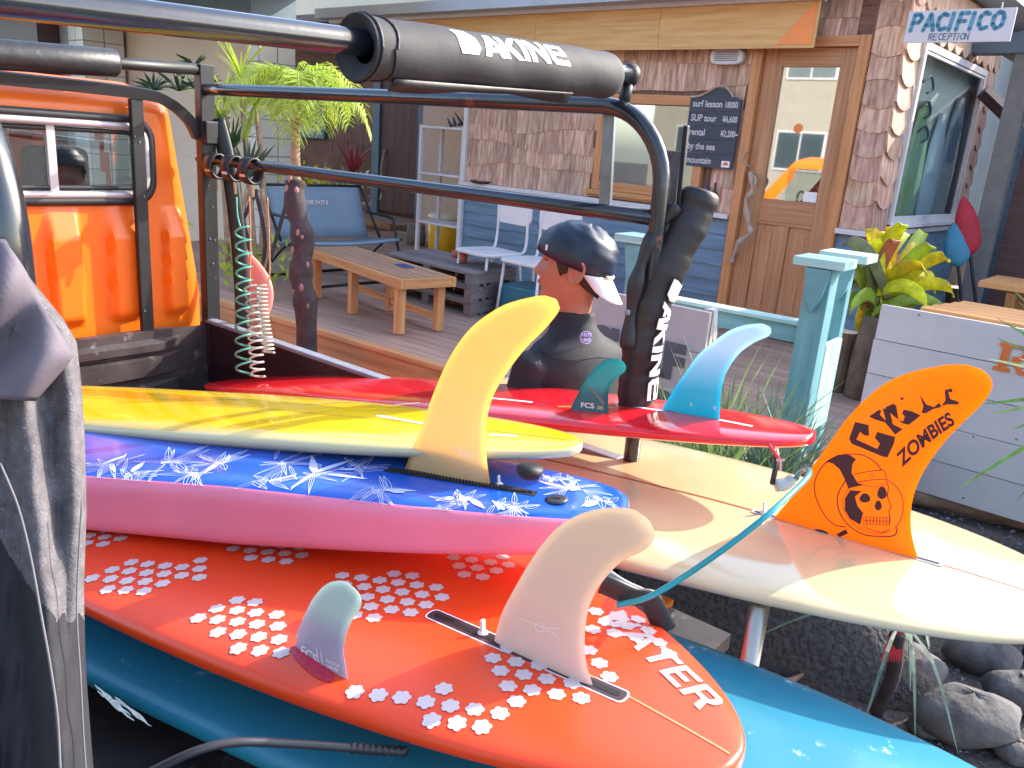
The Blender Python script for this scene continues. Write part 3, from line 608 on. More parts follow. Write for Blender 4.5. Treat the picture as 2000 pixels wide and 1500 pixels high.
# pallets
def quad_fr(P0, P1): x = (P1-P0).normalized(); return Fr(P0, x, Vec((-x.y, x.x, 0)))
pz = .777; pn, pr, pl_ = PZ(923, 534, pz), PZ(1011, 521, pz), PZ(752, 493, pz)
pf = Fr(Vec((pn.x, pn.y, 0)), (Vec((pl_.x-pn.x, pl_.y-pn.y, 0))).normalized(), (Vec((pr.x-pn.x, pr.y-pn.y, 0))).normalized())
LX = (Vec((pl_.x-pn.x, pl_.y-pn.y, 0))).length; LY = (Vec((pr.x-pn.x, pr.y-pn.y, 0))).length
pal0 = None
for k in range(3):
    zb = DZ+k*.109; t = thing('pallet', pf.p(LX/2, LY/2, zb), ['grey wooden pallet lowest in the stack on the deck', 'grey wooden pallet in the middle of the stack', 'grey wooden pallet on top of the stack, with cups on it'][k], 'pallet', 'stacked pallets')
    for j in range(4): q = MB(); y0 = LY*j/4+.004; q.box(pf, 0, LX, y0, LY*(j+1)/4-.004, zb+.088, zb+.107-.002*random.random()); add('slat', q, pallet_wood, t)
    for a in (0, LX/2-.04, LX-.08): q = MB(); q.box(pf, a+.004, a+.08, .004, LY-.004, zb+.018, zb+.086); add('bearer', q, pallet_wood, t)
    for y0 in (0, LY/2-.05, LY-.1): q = MB(); q.box(pf, 0, LX, y0, y0+.1, zb, zb+.016); add('bottom_slat', q, pallet_wood, t)
for i, (x, y, s_) in enumerate(((889, 503, .032), (903, 513, .042))):
    c = PZ(x, y, pz); q = MB(); q.lathe(c, [(s_*.75, 0), (s_, s_*1.7), (s_*.9, s_*1.7), (s_*.65, .006)], 20)
    add('cup', q, terracotta, label=['small terracotta cup, left of the two on the pallets', 'larger terracotta cup, right of the two on the pallets'][i], cat='cup', group='terracotta cups on the pallets', smooth=True)
# slatted bench table
tz = .828; t0, t1, t2 = PZ(783, 546, tz), PZ(594, 482, tz), PZ(867, 528, tz); bx = (t1-t0).normalized(); LXb = (t1-t0).length; byv = Vec((-bx.y, bx.x, 0)); byv = byv if byv.dot(t2-t0) > 0 else -byv
bf = Fr(Vec((t0.x, t0.y, 0)), bx, byv); WB = .42
bt = thing('slatted_table', bf.p(LXb/2, WB/2, DZ), 'long low slatted wooden table with phone on it, near the deck edge', 'table')
for k in range(6): q = MB(); q.box(bf, .03, LXb-.03, .03+k*(WB-.06)/6+.003, .03+(k+1)*(WB-.06)/6-.003, tz-.025, tz); add('slat', q, bench_wood, bt)
for (x0, x1, y0, y1) in ((0, LXb, 0, .027), (0, LXb, WB-.027, WB), (0, .027, .0275, WB-.0275), (LXb-.027, LXb, .0275, WB-.0275)): q = MB(); q.box(bf, x0, x1, y0, y1, tz-.065, tz-.002); add('rail', q, bench_leg, bt, bevel=.003)
for x in (.07, LXb*.5, LXb-.13):
    for y in (.03, WB-.09): q = MB(); q.box(bf, x, x+.055, y, y+.055, DZ+.005, tz-.026); add('leg', q, bench_leg, bt, bevel=.003)
q = MB(); q.box(bf, .13, LXb-.13, WB-.08, WB-.05, DZ+.07, DZ+.11); add('stretcher', q, bench_leg, bt)
c = PZ(790, 521, tz); ff = Fr(c, bx, byv); q = MB(); q.box(ff, -.07, .07, -.035, .035, .001, .011); add('phone', q, mat('navy_phone', (.04, .06, .22), .3), label='dark blue phone lying on the slatted table', cat='phone', bevel=.003)
# blue canvas loveseat
s0, s1 = PZ(592, 478, .80), PZ(782, 470, .80); lx = (s1-s0).normalized(); LW = (s1-s0).length; ly = Vec((-lx.y, lx.x, 0)); lf = Fr(Vec((s0.x, s0.y, 0)), lx, ly)
lv = thing('loveseat', lf.p(LW/2, .25, DZ), 'blue canvas camping loveseat with black tube frame', 'sofa')
q = MB(); n = 12
q.grid([[lf.p(LW*i/n, y, z-.02*math.sin(math.pi*i/n)) for (y, z) in ((0, .80), (.03, .815), (.2, .78), (.42, .77))] for i in range(n+1)]); add('seat', q, blue_fabric, lv, smooth=True, solid=.012)
q = MB(); q.grid([[lf.p(.03+(LW-.06)*i/n, .43+.16*t, .78+.42*t+(.0 if 1 else 0)) + ly*(.03*math.sin(math.pi*i/n)) for t in (0, .25, .5, .75, 1)] for i in range(n+1)]); add('backrest', q, blue_fabric, lv, smooth=True, solid=.012)
q = MB(); text_mb('BEACHES DAYS &', .048, lambda x, y: lf.p(LW*.30+x*.85, .43+.16*.72-.012+.015, .78+.42*.66+y), bold=.002, mb=q); add('lettering', q, cap_white, lv)
for x in (-.01, LW+.01):
    q = MB(); q.tube(smooth_path([lf.p(x, -.05, DZ+.012), lf.p(x, .1, DZ+.45), lf.p(x, .16, .98), lf.p(x, .5, .99)], 4), .012, 8); q.tube(smooth_path([lf.p(x, .6, DZ+.012), lf.p(x, .25, DZ+.3), lf.p(x, .0, .81)], 4), .012, 8); q.tube([lf.p(x, .3, .79), lf.p(x, .62, 1.22)], .012, 8); add('side_frame', q, matt_black, lv, smooth=True)
for (y, z) in ((-.05, DZ+.012), (.6, DZ+.012), (.62, 1.21)): q = MB(); q.tube([lf.p(-.01, y, z), lf.p(LW+.01, y, z)], .012, 8); add('cross_tube', q, matt_black, lv, smooth=True)
# loose brick-coloured pouch beyond the table
# ---- neighbour building, far left
nb = thing('neighbour_building', SF.p(-16, 0, 0), 'beige plastered building with cream tiled piers on the far left', 'building')
def npx(x, y, b=-1.0): return SF.loc(PP(x, y, SF.p(0, b, 0), B))
ae = npx(513, 250)[0]; zt_ = npx(300, 50)[2]; beige_n = mat('warm_beige_plaster', (.74, .58, .44), .85, var=.04, scale=1.5, bump=.001, bscale=90)
q = MB(); q.box(SF, -32, ae-.02, -1.0, -.62, 0, zt_); add('wall', q, beige_n, nb)
q = MB(); q.box(SF, -32, ae-.02, -1.1, -.6, zt_+.001, zt_+.35); add('lintel', q, mat('slate_plaster', (.16, .22, .27), .7, var=.1), nb)
def pier(a1, b0, dpt, wd, z1):
    q = MB(); q.box(SF, a1-wd, a1-.008, b0+.008, b0+dpt, 0, z1); add('pier', q, grout, nb); z = .5
    while z < z1-.1:
        for c in range(2): q = MB(); q.box(SF, a1-.007, a1, b0+.012+c*dpt/2, b0-.004+(c+1)*dpt/2, z+.006, z+.170); add('tile', q, tile_white, nb)
        n_ = max(1, round(wd/.22))
        for c in range(n_): q = MB(); q.box(SF, a1-wd+.006+c*wd/n_, a1-wd-.006+(c+1)*wd/n_, b0, b0+.007, z+.006, z+.170); add('tile', q, tile_white, nb)
        z += .176
pier(ae, -1.04, .42, .20, zt_); a2 = npx(163, 90, -1.5)[0]; pier(a2, -1.5, .46, .4, 3.3)
q = MB(); q.box(SF, -32, a2-.42, -1.45, -1.05, 0, 3.4); add('wall_panel', q, beige_dk, nb)
a3 = npx(72, 60, -1.7)[0]; q = MB(); q.box(SF, a3-4, a3, -1.7, -1.46, 0, 3.4); add('shutter', q, dark_brown, nb)
q = MB(); q.box(SF, -32, ae+1.6, -2.6, -.4, zt_+.36, zt_+.5); add('canopy_slab', q, concrete_bl, nb)
q = MB(); q.box(SF, -14, -4.2, 3.2, 7, 3.2, 5.2); add('upper_wall', q, mat('cream_paint', (.66, .58, .44), .8, var=.04), nb)
# ================================================================ RIGHT: annex, rails, planter sign, tables
an = thing('timber_annex', SF.p(3.5, 3.2, 0), 'dark timber annex with brown door and grey posts right of the shop', 'building')
q = MB(); q.box(SF, .335, 9, 3.6, 3.75, 0, 2.9); q.box(SF, .335, 1.0, 3.6, 3.75, 2.901, 3.8); add('wall', q, siding, an)
q = MB(); q.box(SF, XC+.5, 9, 2.9, 3.59, 2.72, 2.85); add('roof', q, mat('dark_teal_roof', (.03, .09, .14), .6), an)
for i in range(6): q = MB(); q.box(SF, 1.55+.17*i, 1.715+.17*i, 3.54, 3.58, .35, 2.3); add('door_board', q, dark_brown, an)
q = MB(); q.box(SF, 1.42, 1.545, 3.52, 3.59, .3, 2.42); q.box(SF, 1.546, 2.6, 3.52, 3.59, 2.31, 2.42); add('door_frame', q, mat('dark_teal_frame', (.02, .10, .16), .5), an)
q = MB(); q.blob(SF.p(1.75, 3.50, 1.2), .035, 10, 8); add('door_knob', q, steel, an, smooth=True)
P_ = SF.loc(PD(1938, 400, 6.3))
q = MB(); q.box(SF, P_[0]-.07, P_[0]+.07, P_[1]-.06, P_[1]+.06, 0, 2.75); add('post', q, log_wood if 0 else mat('grey_timber', (.20, .18, .18), .75, var=.15, scale=10), an, bevel=.004)
q = MB(); q.tube([PD(1920, 178, 6.5), PD(1995, 250, 6.5)], .06, 4); add('brace', q, dark_brown, an)
q = MB(); q.box(SF, P_[0]+.10, P_[0]+3, P_[1]+.1, P_[1]+.16, .2, 2.9); add('screen', q, dark_brown, an)
q = MB(); q.box(SF, .34, 1.25, 3.40, 3.46, 2.43, 3.7); add('upper_panel', q, bpy.data.materials['dark_teal_roof'], an)
q = MB(); q.box(SF, P_[0]-1.5, P_[0]+3, P_[1]-.08, P_[1]+.08, 2.60, 2.74); add('beam', q, mat('slate_beam', (.12, .15, .19), .7), an)
# furled paddles leaning
for i, (px, py, col, lab) in enumerate(((1884, 470, (.42, .015, .03), 'folded red umbrella leaning at the end of the shop wall'), (1872, 500, (.05, .22, .34), 'folded blue umbrella leaning at the end of the shop wall'))):
    c = PZ(px-4+14*(1-i), 600, .15); c = SF.p(SF.loc(PD(px, py, 6.0))[0], SF.loc(PD(px, py, 6.0))[1], .15)
    top = PD(px-2 if i == 0 else px-8, 385 if i == 0 else 435, 6.0); bot = PD(px+22 if i == 0 else px+6, 590, 6.0)
    q = MB(); ax = (bot-top); n = 10; q.tube([top+ax*(t/n*.55) for t in range(n+1)], [.012, .04, .06, .075, .085, .09, .095, .095, .09, .07, .02], 10, flat=.6)
    u_ = add('umbrella', q, mat('umbrella_fabric_%d' % i, col, .7, var=.2), label=lab, cat='umbrella', group='folded umbrellas at the end of the shop', smooth=True)
    q = MB(); q.tube([top+ax*.5, bot], .012, 8); add('shaft', q, matt_black, u_)
# deck railing
def capped_post(a, b, z1, name_l, w_=.085, long=False):
    t = thing('railing_post', DF.p(a, b, 0), name_l, 'post', 'teal railing posts')
    q = MB(); q.box(DF, a-w_/2, a+w_/2, b-w_/2, b+w_/2, 0, z1-.04); add('post', q, teal_paint, t, bevel=.004)
    q = MB(); q.box(DF, a-.10, a+.10, b-.085, b+.085, z1-.038, z1-.003); add('cap', q, teal_light, t, bevel=.003)
    q = MB(); q.prism(Fr(DF.p(a, b-w_/2-.001, 0), DF.x, Z, -DF.y), [(-.05, z1-.042), (.05, z1-.042), (.03, z1-.16), (0, z1-.22), (-.03, z1-.16)], 0, .03); add('bracket', q, teal_paint, t, bevel=.003)
    return t
capped_post(1.13, -.03, 1.345, 'teal capped railing post behind the person, partly hidden by the strapped pad')
capped_post(1.95, -.03, 1.36, 'teal capped railing post nearer the camera, left of the pair', .10)
capped_post(1.94, .32, 1.36, 'teal capped railing post further back, right of the pair', .06)
q = MB(); q.box(DF, 1.935, 1.965, -.1, .30, .75, 1.28); 
rail = thing('railing', DF.p(1.5, 0, 1.0), 'teal horizontal railing board between the capped posts', 'railing')
q = MB(); q.box(DF, 1.18, 1.90, -.05, .0, 1.00, 1.075); add('board', q, teal_paint, rail, bevel=.003)
q = MB(); q.box(DF, 1.18, 1.90, -.07, .02, 1.0752, 1.09); add('top_board', q, teal_light, rail, bevel=.002)  # sunlit top of the rail put into the colour as paler teal
q = MB(); q.box(DF, 1.975, 2.0, .03, .25, .62, 1.0); add('side_board', q, teal_light, rail, bevel=.003)
# A-frame sign
s_a = PZ(1225, 590, .98); s_b = PZ(1390, 610, .98); 
ax_ = A; a_o = PD(1300, 700, 3.35); af = Fr(Vec((a_o.x, a_o.y, 0)), A, B)
def afp(x, y): return af.loc(PP(x, y, a_o, B))
A1 = afp(1392, 610); A0 = afp(1200, 590); zt = A1[2]; w0 = A0[0]-.12
asg = thing('sidewalk_sign', af.p(0, 0, 0), 'weathered white plank folding sign with dark SURF lettering', 'sign')
hh = zt/4.0; lean = .0
tilt = lambda z: (z-zt)*-.18*0 - .12*(1-z/zt)
for k in range(6):
    z1 = zt-k*.17; z0 = max(.06, z1-.165); 
    if z1 < .1: break
    fr2 = Fr(af.p(0, tilt((z0+z1)/2), 0), A, B)
    q = MB(); q.box(fr2, w0, A1[0], -.012, .006, z0, z1); add('plank', q, mat('lilac_white_wood', (.52, .45, .45), .7, var=.08) if k == 0 else bpy.data.materials['lilac_white_wood'], asg, bevel=.002)
for a in (A1[0]-.03, w0+.0):
    q = MB(); q.tube([af.p(a+.02, .02, zt+.01), af.p(a+.02, .30, 0)], .018, 4); add('leg', q, cap_white, asg)
    q = MB(); q.box(Fr(af.p(0, tilt(zt/2)*0, 0), A, B), a-.01, a+.03, .008, .03, .05, zt+.005); add('stile', q, log_end, asg)
q = MB(); z_ = afp(1310, 730)[2]
text_mb('SURF', .19, lambda x, y: af.p(A1[0]-.52+x*1.05, tilt(z_)-.0135, z_+y), bold=.012, mb=q)
text_mb('SHOP', .19, lambda x, y: af.p(A1[0]-.60+x*1.05, tilt(z_-.17)-.0135, z_-.195+y), bold=.012, mb=q)
q.ribbon(smooth_path([af.p(A1[0]-.34+.17*t, tilt(zt-.1)-.0133, zt-.08-.1*math.sin(t*1.5)) for t in (0, .3, .6, 1)]+[af.p(A1[0]-.12, tilt(zt-.1)-.0133, zt-.17)], 4), .008, -B)
add('lettering', q, mat('slate_paint', (.13, .13, .16), .7, var=.2), asg)
# white plank planter sign with orange letter
w_o = PZ(1655, 915, .10); pf2 = Fr(Vec((w_o.x, w_o.y, 0)), A, B)
def wpp(x, y): return pf2.loc(PP(x, y, w_o, B))
zt = wpp(1675, 584)[2]; ps = thing('plank_sign', pf2.p(.6, 0, 0), 'large whitewashed plank board with orange letter R on the right', 'sign'); nP = 5; lw = mat('lilac_whitewash', (.58, .52, .52), .7, var=.07, scale=3, bump=.0006, bscale=60, spots=((.3, .26, .26), 22, .70))
for k in range(nP):
    h = (zt-.10)/nP; q = MB(); q.box(pf2, .01*random.random(), 2.1, -.02-.003*(k % 2), 0, .10+k*h+.002, .10+(k+1)*h-.002); add('plank', q, lw, ps, bevel=.002)
for a in (.15, 1.95): q = MB(); q.box(pf2, a, a+.06, .001, .05, 0, zt-.02); add('batten', q, log_wood, ps)
q = MB()
for i in range(16): a = random.uniform(.04, 1.9); z = .12+(zt-.12)*((i % nP)+random.choice((.1, .88)))/nP; q.blob(pf2.p(a, -.024, z), (.006, .003, .006), 6, 4, pf2)
add('nails', q, rim_grey, ps, kind='stuff')
R0 = wpp(1940, 720); hR = wpp(1950, 665)[2]-R0[2]; q = MB()
S_ = hR
def slab(pl): q.prism(Fr(pf2.p(R0[0], -.024, R0[2]), A, Z, -B), pl, 0, .004)
for pl in ([(0, 0), (.42, 0), (.42, .14), (.32, .16), (.32, .86), (.42, .88), (.42, 1), (.04, 1), (.04, .88), (.12, .86), (.12, .16), (0, .14)], [(.42, .88), (.42, 1), (.7, .97), (.84, .85), (.84, .62), (.7, .5), (.42, .46), (.42, .58), (.58, .62), (.64, .7), (.64, .8), (.58, .87)], [(.42, .46), (.58, .48), (.72, .14), (.92, .14), (.92, 0), (.62, 0), (.40, .46)]):
    slab([(x*S_*1.25, y*S_) for x, y in pl])
add('lettering', q, mat('orange_letter', (.72, .16, .03), .6, var=.1), ps)
# slatted counter behind the plank sign and orange picnic table
cnx = wpp(1795, 600)[0]
ct = thing('slatted_counter', pf2.p(1.2, .3, 0), 'orange slatted counter top right behind the whitewashed plank board', 'table')
for k in range(5): q = MB(); q.box(pf2, cnx+.02*k, 2.6, .03+k*.105, .128+k*.105, zt-.012, zt+.012); add('slat', q, mat('sunny_orange_wood', (.70, .33, .12), .55, var=.1) if k == 0 else bpy.data.materials['sunny_orange_wood'], ct, bevel=.003)
for a in (cnx+.1, 2.4):
    for b in (.06, .45): q = MB(); q.box(pf2, a, a+.06, b, b+.05, 0, zt-.013); add('leg', q, log_wood, ct)
pt0 = PD(1912, 548, 5.4); tf = Fr(Vec((pt0.x, pt0.y, 0)), A, B); pt = thing('picnic_table', tf.p(.6, .3, 0), 'orange picnic table at the right edge beside the annex post', 'table')
for k in range(4): q = MB(); q.box(tf, 0, 1.5, k*.14, k*.14+.13, pt0.z-.04, pt0.z); add('slat', q, bpy.data.materials['sunny_orange_wood'], pt, bevel=.003)
for a in (.2, 1.3): q = MB(); q.tube([tf.p(a, .05, pt0.z-.045), tf.p(a, .5, .0)], .04, 4); q.tube([tf.p(a, .5, pt0.z-.045), tf.p(a, .05, .0)], .04, 4); add('leg', q, bench_leg, pt)
# stump stool, post stump
sc_ = PZ(1862, 560, .62); 
def stump(c, r, h, lab, top=True):
    q = MB(); R = random.Random(int(c.x*100)); n = 18; rows = []
    js = [1+R.uniform(-.08, .08) for _ in range(n)]
    for z in (0, h*.3, h*.6, h*.97, h): rows.append([Vec((c.x, c.y, 0))+Vec((r*js[k]*math.cos(2*math.pi*k/n), r*js[k]*math.sin(2*math.pi*k/n), z)) for k in range(n)])
    q.grid(rows, True, True); o = add('stump', q, log_wood, label=lab, cat='stump', smooth=False)
    q = MB(); q.poly([Vec((c.x, c.y, h+.002))+Vec((r*.95*js[k]*math.cos(2*math.pi*k/n), r*.95*js[k]*math.sin(2*math.pi*k/n), 0)) for k in range(n)]); add('cut_face', q, log_end, o)
stump(sc_, .14, .62, 'short thick log stump behind the plank board')
stump(PZ(1652, 648, .80), .07, .80, 'tall narrow weathered log stump left of the plank board')
# timber edging log
e0, e1 = PZ(1760, 962, .06), PZ(2060, 1030, .06); q = MB(); q.tube(smooth_path([e0-(e1-e0)*.3, e0, e0.lerp(e1, .5)+Vec((0, 0, .01)), e1, e1+(e1-e0)*.8], 6), .05, 14); add('edging_log', q, mat('brown_log', (.20, .12, .075), .8, var=.35, scale=9, bump=.004, bscale=30), label='brown round timber edging log in front of the plank board', cat='log', smooth=True)
# ================================================================ PICKUP TRUCK
tk = thing('pickup_truck', TF.p(-2.4, 1.03, 0), 'orange small pickup truck with black tube rack over its bed', 'truck')
def hw_(z): return .735 if z < 1.05 else .735-(z-1.05)*.15
def cab_rib(t, z):
    if not .96 < z < 1.37: return 0
    x = (t-1.03)/.205; fr_ = abs(x-round(x)); r_ = max(0, min(1, (.30-fr_)/.09)); r_ = r_*r_*(3-2*r_)
    e = max(0, min(1, (z-.96)/.03))*max(0, min(1, (1.37-z)/(.10 if fr_ < .3 else .03)))
    return .034*r_*e if abs(t-1.03) < .64 else 0
zl = [.34, .5, .7, .85]+[.87+.0125*k for k in range(68)]+[1.73, 1.75, 1.77, 1.785, 1.795, 1.80]
rows = []; meta = []
for z in zl:
    hw = hw_(z); sb = -2.955 if z < 1.70 else -2.955-.10*((z-1.70)/.10)**2; sf = -4.75+max(0, (z-.95))*.75 if z > .95 else -4.75+0*(z)
    if z > 1.72: d_ = ((z-1.72)/.08)**2*.10; hw -= d_; sf += d_
    R_ = .08; row = []; me_ = []
    nb_ = 150
    for k in range(nb_+1):                # back edge, from near (t low) to far
        u_ = -1+2*k/nb_; tt = u_*hw; c = abs(tt)-(hw-R_)
        s_ = sb - (R_-math.sqrt(max(0, R_*R_-max(0, c)**2)))
        t = 1.03+tt; row.append(TF.p(s_+cab_rib(t, z), t, z)); me_.append(('b', t))
    for k in range(1, 30): f_ = k/30; row.append(TF.p(sb-R_+(sf-sb+R_)*f_, 1.03+hw, z)); me_.append(('s', sb-R_+(sf-sb+R_)*f_))
    for k in range(16): f_ = k/15; bow = .10*(1-(2*f_-1)**2); row.append(TF.p(sf-bow, 1.03+hw-2*hw*f_, z)); me_.append(('f', f_))
    for k in range(1, 30): f_ = k/30; row.append(TF.p(sf+(sb-R_-sf)*f_, 1.03-hw, z)); me_.append(('s', sf+(sb-R_-sf)*f_))
    rows.append(row); meta.append(me_)
WB_ = (.50, 1.555, 1.395, 1.675)
def rrect(t, z, b, r=.07):
    dx = max(b[0]+r-t, t-(b[1]-r), 0); dz_ = max(b[2]+r-z, z-(b[3]-r), 0); return b[0] < t < b[1] and b[2] < z < b[3] and dx*dx+dz_*dz_ < r*r+1e-9
q = MB(); n0 = 0; Cn = len(rows[0]); q.v = [Vec(p) for r_ in rows for p in r_]
for i in range(len(rows)-1):
    for j in range(Cn):
        k = (j+1) % Cn; z = (zl[i]+zl[i+1])/2; m_ = meta[i][j]
        if m_[0] == 'b' and rrect((m_[1]+meta[i][k][1])/2 if meta[i][k][0] == 'b' else m_[1], z, WB_): continue
        if m_[0] == 's' and 1.22 < z < 1.66 and (-3.55 < m_[1] < -3.15 or -4.3+(z-1.22)*.5 < m_[1] < -3.62): continue
        if m_[0] == 'f' and 1.22 < z < 1.68 and .06 < m_[1] < .92: continue
        q.face((i*Cn+j, i*Cn+k, (i+1)*Cn+k, (i+1)*Cn+j))
q.face([ (len(rows)-1)*Cn+j for j in range(Cn)])
cabo = add('cab', q, orange_paint, tk, smooth=True)
m_ = cabo.modifiers.new('edge', 'EDGE_SPLIT'); m_.split_angle = math.radians(50)
def ring_rr(b, r, s, n=6):
    return [TF.p(s, b[c[0]]+c[2]*r+r*math.cos(a), b[c[1]]+c[3]*r+r*math.sin(a)) for c in ((1, 3, -1, -1, 0), (0, 3, 1, -1, 1), (0, 2, 1, 1, 2), (1, 2, -1, 1, 3)) for a in [(c[4]+k/n)*math.pi/2 for k in range(n+1)]]
def ring_tube(b, r, s, tr, mt, name, par, flat=1):
    P = ring_rr(b, r, s); P = P+P[:2]; q = MB(); q.tube(P, tr, 10, cap=False, updir=U); return add(name, q, mt, par, smooth=True)
rw = thing('rear_window', TF.p(-2.95, 1.03, 1.4), None, None); rw.parent = tk; rw.location = WO[rw.name]-WO[tk.name]
b = WB_; ring_tube(b, .07, -2.945, .016, rubber, 'seal', rw); ring_tube((b[0]+.022, b[1]-.022, b[2]+.022, b[3]-.022), .055, -2.941, .013, chrome, 'trim', rw)
ring_tube((b[0]+.045, b[1]-.045, b[2]+.045, b[3]-.045), .04, -2.953, .008, rubber, 'inner_seal', rw)
for t in (.80, 1.215): q = MB(); q.box(TF, -2.965, -2.945, t-.012, t+.016, b[2]+.03, b[3]-.03); add('mullion', q, chrome, rw, bevel=.002)
for (t0, t1) in ((b[0]+.03, .79), (.815, 1.2), (1.235, b[1]-.03)): q = MB(); q.box(TF, -2.962, -2.958, t0, t1, b[2]+.03, b[3]-.03); add('pane', q, cab_glass, rw)
q = MB(); q.box(TF, -4.4, -3.0, .45, 1.62, .72, .76); q.box(TF, -4.65, -4.4, .4, 1.66, .75, 1.16); add('dashboard', q, interior_grey, tk, bevel=.02)
for t in (.70, 1.36):
    q = MB(); q.box(TF, -3.35, -3.20, t-.22, t+.22, .80, 1.36); q.box(TF, -3.75, -3.25, t-.22, t+.22, .78, .9); q.box(TF, -3.32, -3.22, t-.11, t+.11, 1.38, 1.56); add('seat', q, seat_fab, tk, bevel=.03)
q = MB(); cw = TF.p(-4.1, 1.36, 1.22); q.tube([cw+V*(.17*math.cos(a))+(Z*.94-U*.34).normalized()*(.17*math.sin(a)) for a in [k*math.pi/10 for k in range(21)]], .013, 8, cap=False); add('steering_wheel', q, rubber, tk, smooth=True)
for s0, s1 in ((-3.55, -3.15), (-4.2, -3.62)):
    for t in (1.03-.68, 1.03+.68): q = MB(); q.box(TF, s0, s1, t-.003, t+.003, 1.22, 1.66); add('side_pane', q, cab_glass, tk)
q = MB(); q.grid([[TF.p(-4.75+(z-.95)*.75-.05, t, z) for t in (.42, .8, 1.2, 1.64)] for z in (1.22, 1.68)]); add('windscreen', q, cab_glass, tk)
# bed
q = MB(); q.box(TF, -2.9, -.98, .35, 1.71, .60, .66); add('bed_floor', q, bed_steel, tk)
for (t0, t1, nm) in ((1.712, 1.742, 'side_gate'), (.318, .348, 'side_gate')):
    q = MB(); q.box(TF, -2.88, -.98, t0, t1, .56, .935); q.box(TF, -2.86, -1.0, t0-.006, t0-.001 if t0 > 1 else t0+.0, .72, .76) if t0 > 1 else None
    sg_ = add(nm, q, mat('maroon_black_paint', (.022, .010, .014), .35, var=.3, scale=5) if t0 > 1 else black_paint, tk, bevel=.004)
    q = MB(); q.box(TF, -2.88, -.98, t0-.005, t1+.004, .936, .950); add('rim', q, rim_grey if t0 > 1 else black_paint, sg_, bevel=.003)
# the headboard: pressed panel
q = MB(); prof = [(.60, 0), (.66, 0), (.675, .02), (.72, .02), (.735, 0), (.755, 0), (.765, .018), (.83, .018), (.84, .0), (.848, .0), (.858, .018), (.885, .018), (.90, .0), (.93, 0), (.93, -.03)]
rows = []
for t, k in ((.35, 0), (.36, 0), (1.52, 1), (1.60, .0), (1.71, 0)):
    rows.append([TF.p(-2.87+(o*1.3 if t < 1.55 else 0), t if not (t == 1.52) else 1.54-(.93-z)*.45, z) for z, o in prof])
q.grid(rows); add('headboard', q, bed_steel, tk)
q = MB(); q.box(TF, -.98, -.62, .33, 1.73, .56, .60); add('tailgate', q, bed_steel, tk)
q = MB(); q.box(TF, -4.6, -1.0, .6, 1.45, .38, .52); add('chassis', q, matt_black, tk)
for s_ in (-4.1, -1.75):
    for t in (.33, 1.60):
        c = TF.p(s_, t, .28); wf = Fr(c, U, Z, V); q = MB(); q.lathe(c, [(.17, 0), (.27, .005), (.285, .03), (.285, .12), (.27, .145), (.17, .15)], 28, wf); wh = add('wheel', q, rubber, tk, smooth=True)
        q = MB(); q.lathe(c, [(.05, .03), (.10, .02), (.165, .01), (.168, .14), (.1, .12), (.05, .12)], 20, wf); add('rim', q, steel, wh, smooth=True)
# rack tubes
RT = .0185
def rack(name, pts, r, mt, seg=14, par=tk, sp_=None): q = MB(); q.tube(pts, r, seg); return add(name, q, mt, par, smooth=True)
def arc(c, r, a0, a1, n=8): return [(c[0]+r*math.cos(a0+(a1-a0)*k/n), c[1]+r*math.sin(a0+(a1-a0)*k/n)) for k in range(n+1)]
rl = [(-2.90, 1.80)]+[(-2.9+.15*k, 1.80) for k in range(1, 11)]+arc((-1.14, 1.62), .18, math.pi/2, 0, 10)+[(-.955, 1.4), (-.95, 1.1), (-.95, .6)]
rack('side_hoop', [TF.p(s, 1.73, z) for s, z in rl], RT*1.1, rust_paint)
rack('side_hoop', [TF.p(s+.03, .333, z-.07) for s, z in rl], RT*1.25, black_paint)
rack('side_rail', [TF.p(s, 1.73, 1.555) for s in (-2.92, -2.4, -1.9, -1.4, -.96)], RT, rust_paint)
rack('side_rail', [TF.p(s, .33, 1.50) for s in (-2.92, -2.4, -1.9, -1.4, -.93)], RT, black_paint)
def cross(t): return TF.p(-1.10, t, 1.872-.046*max(0, 1.73-t)-(.0))
rack('rear_crossbar', [cross(t) for t in (1.76, 1.6, 1.4, 1.2, 1.0, .8, .6, .4, .2)], RT*1.12, black_paint)
q = MB(); q.blob(cross(1.765), (.026, .026, .028), 12, 8, jit=.12); q.tube([cross(1.765)-Z*.01, cross(1.75)-Z*.07], .014, 8); add('knot_clamp', q, matt_black, tk, smooth=True)
rack('front_crossbar', [TF.p(-2.88, t, 1.866-.045*(1.73-t)) for t in (1.745, 1.4, 1.0, .6, .3)], RT*1.05, matt_black)
rack('foam_sleeve', [TF.p(-2.88, t, 1.866-.045*(1.73-t)) for t in (1.415, 1.405, 1.2, 1.0, .8, .6, .5)], [.040]+[.045]*6, foam_black, 20)
gx = -2.90
def sq(name, s, t0, t1, z0, z1, d=.02, mt=matt_black): q = MB(); q.box(TF, s-d, s+d, t0, t1, z0, z1); return add(name, q, mt, tk, bevel=.003)
for t in (1.735, .33): sq('guard_post', -2.88, t-.028, t+.028, .62, 1.885, .022)
for t in (1.485, .58): sq('guard_bar', -2.90, t-.022, t+.022, .86, 1.745, .012)
q = MB(); pts = [TF.p(-2.90, t, z) for t, z in ((.33, 1.66), (.42, 1.735), (.55, 1.765), (.8, 1.77), (1.2, 1.77), (1.5, 1.765), (1.60, 1.745), (1.68, 1.69), (1.715, 1.63))]
q.tube(smooth_path(pts, 4), .026, 4, updir=(Z+U)); add('guard_arch', q, matt_black, tk)
q = MB(); q.box(TF, -2.86, -2.835, 1.71, 1.76, 1.61, 1.69); add('bracket', q, matt_black, tk, bevel=.004)
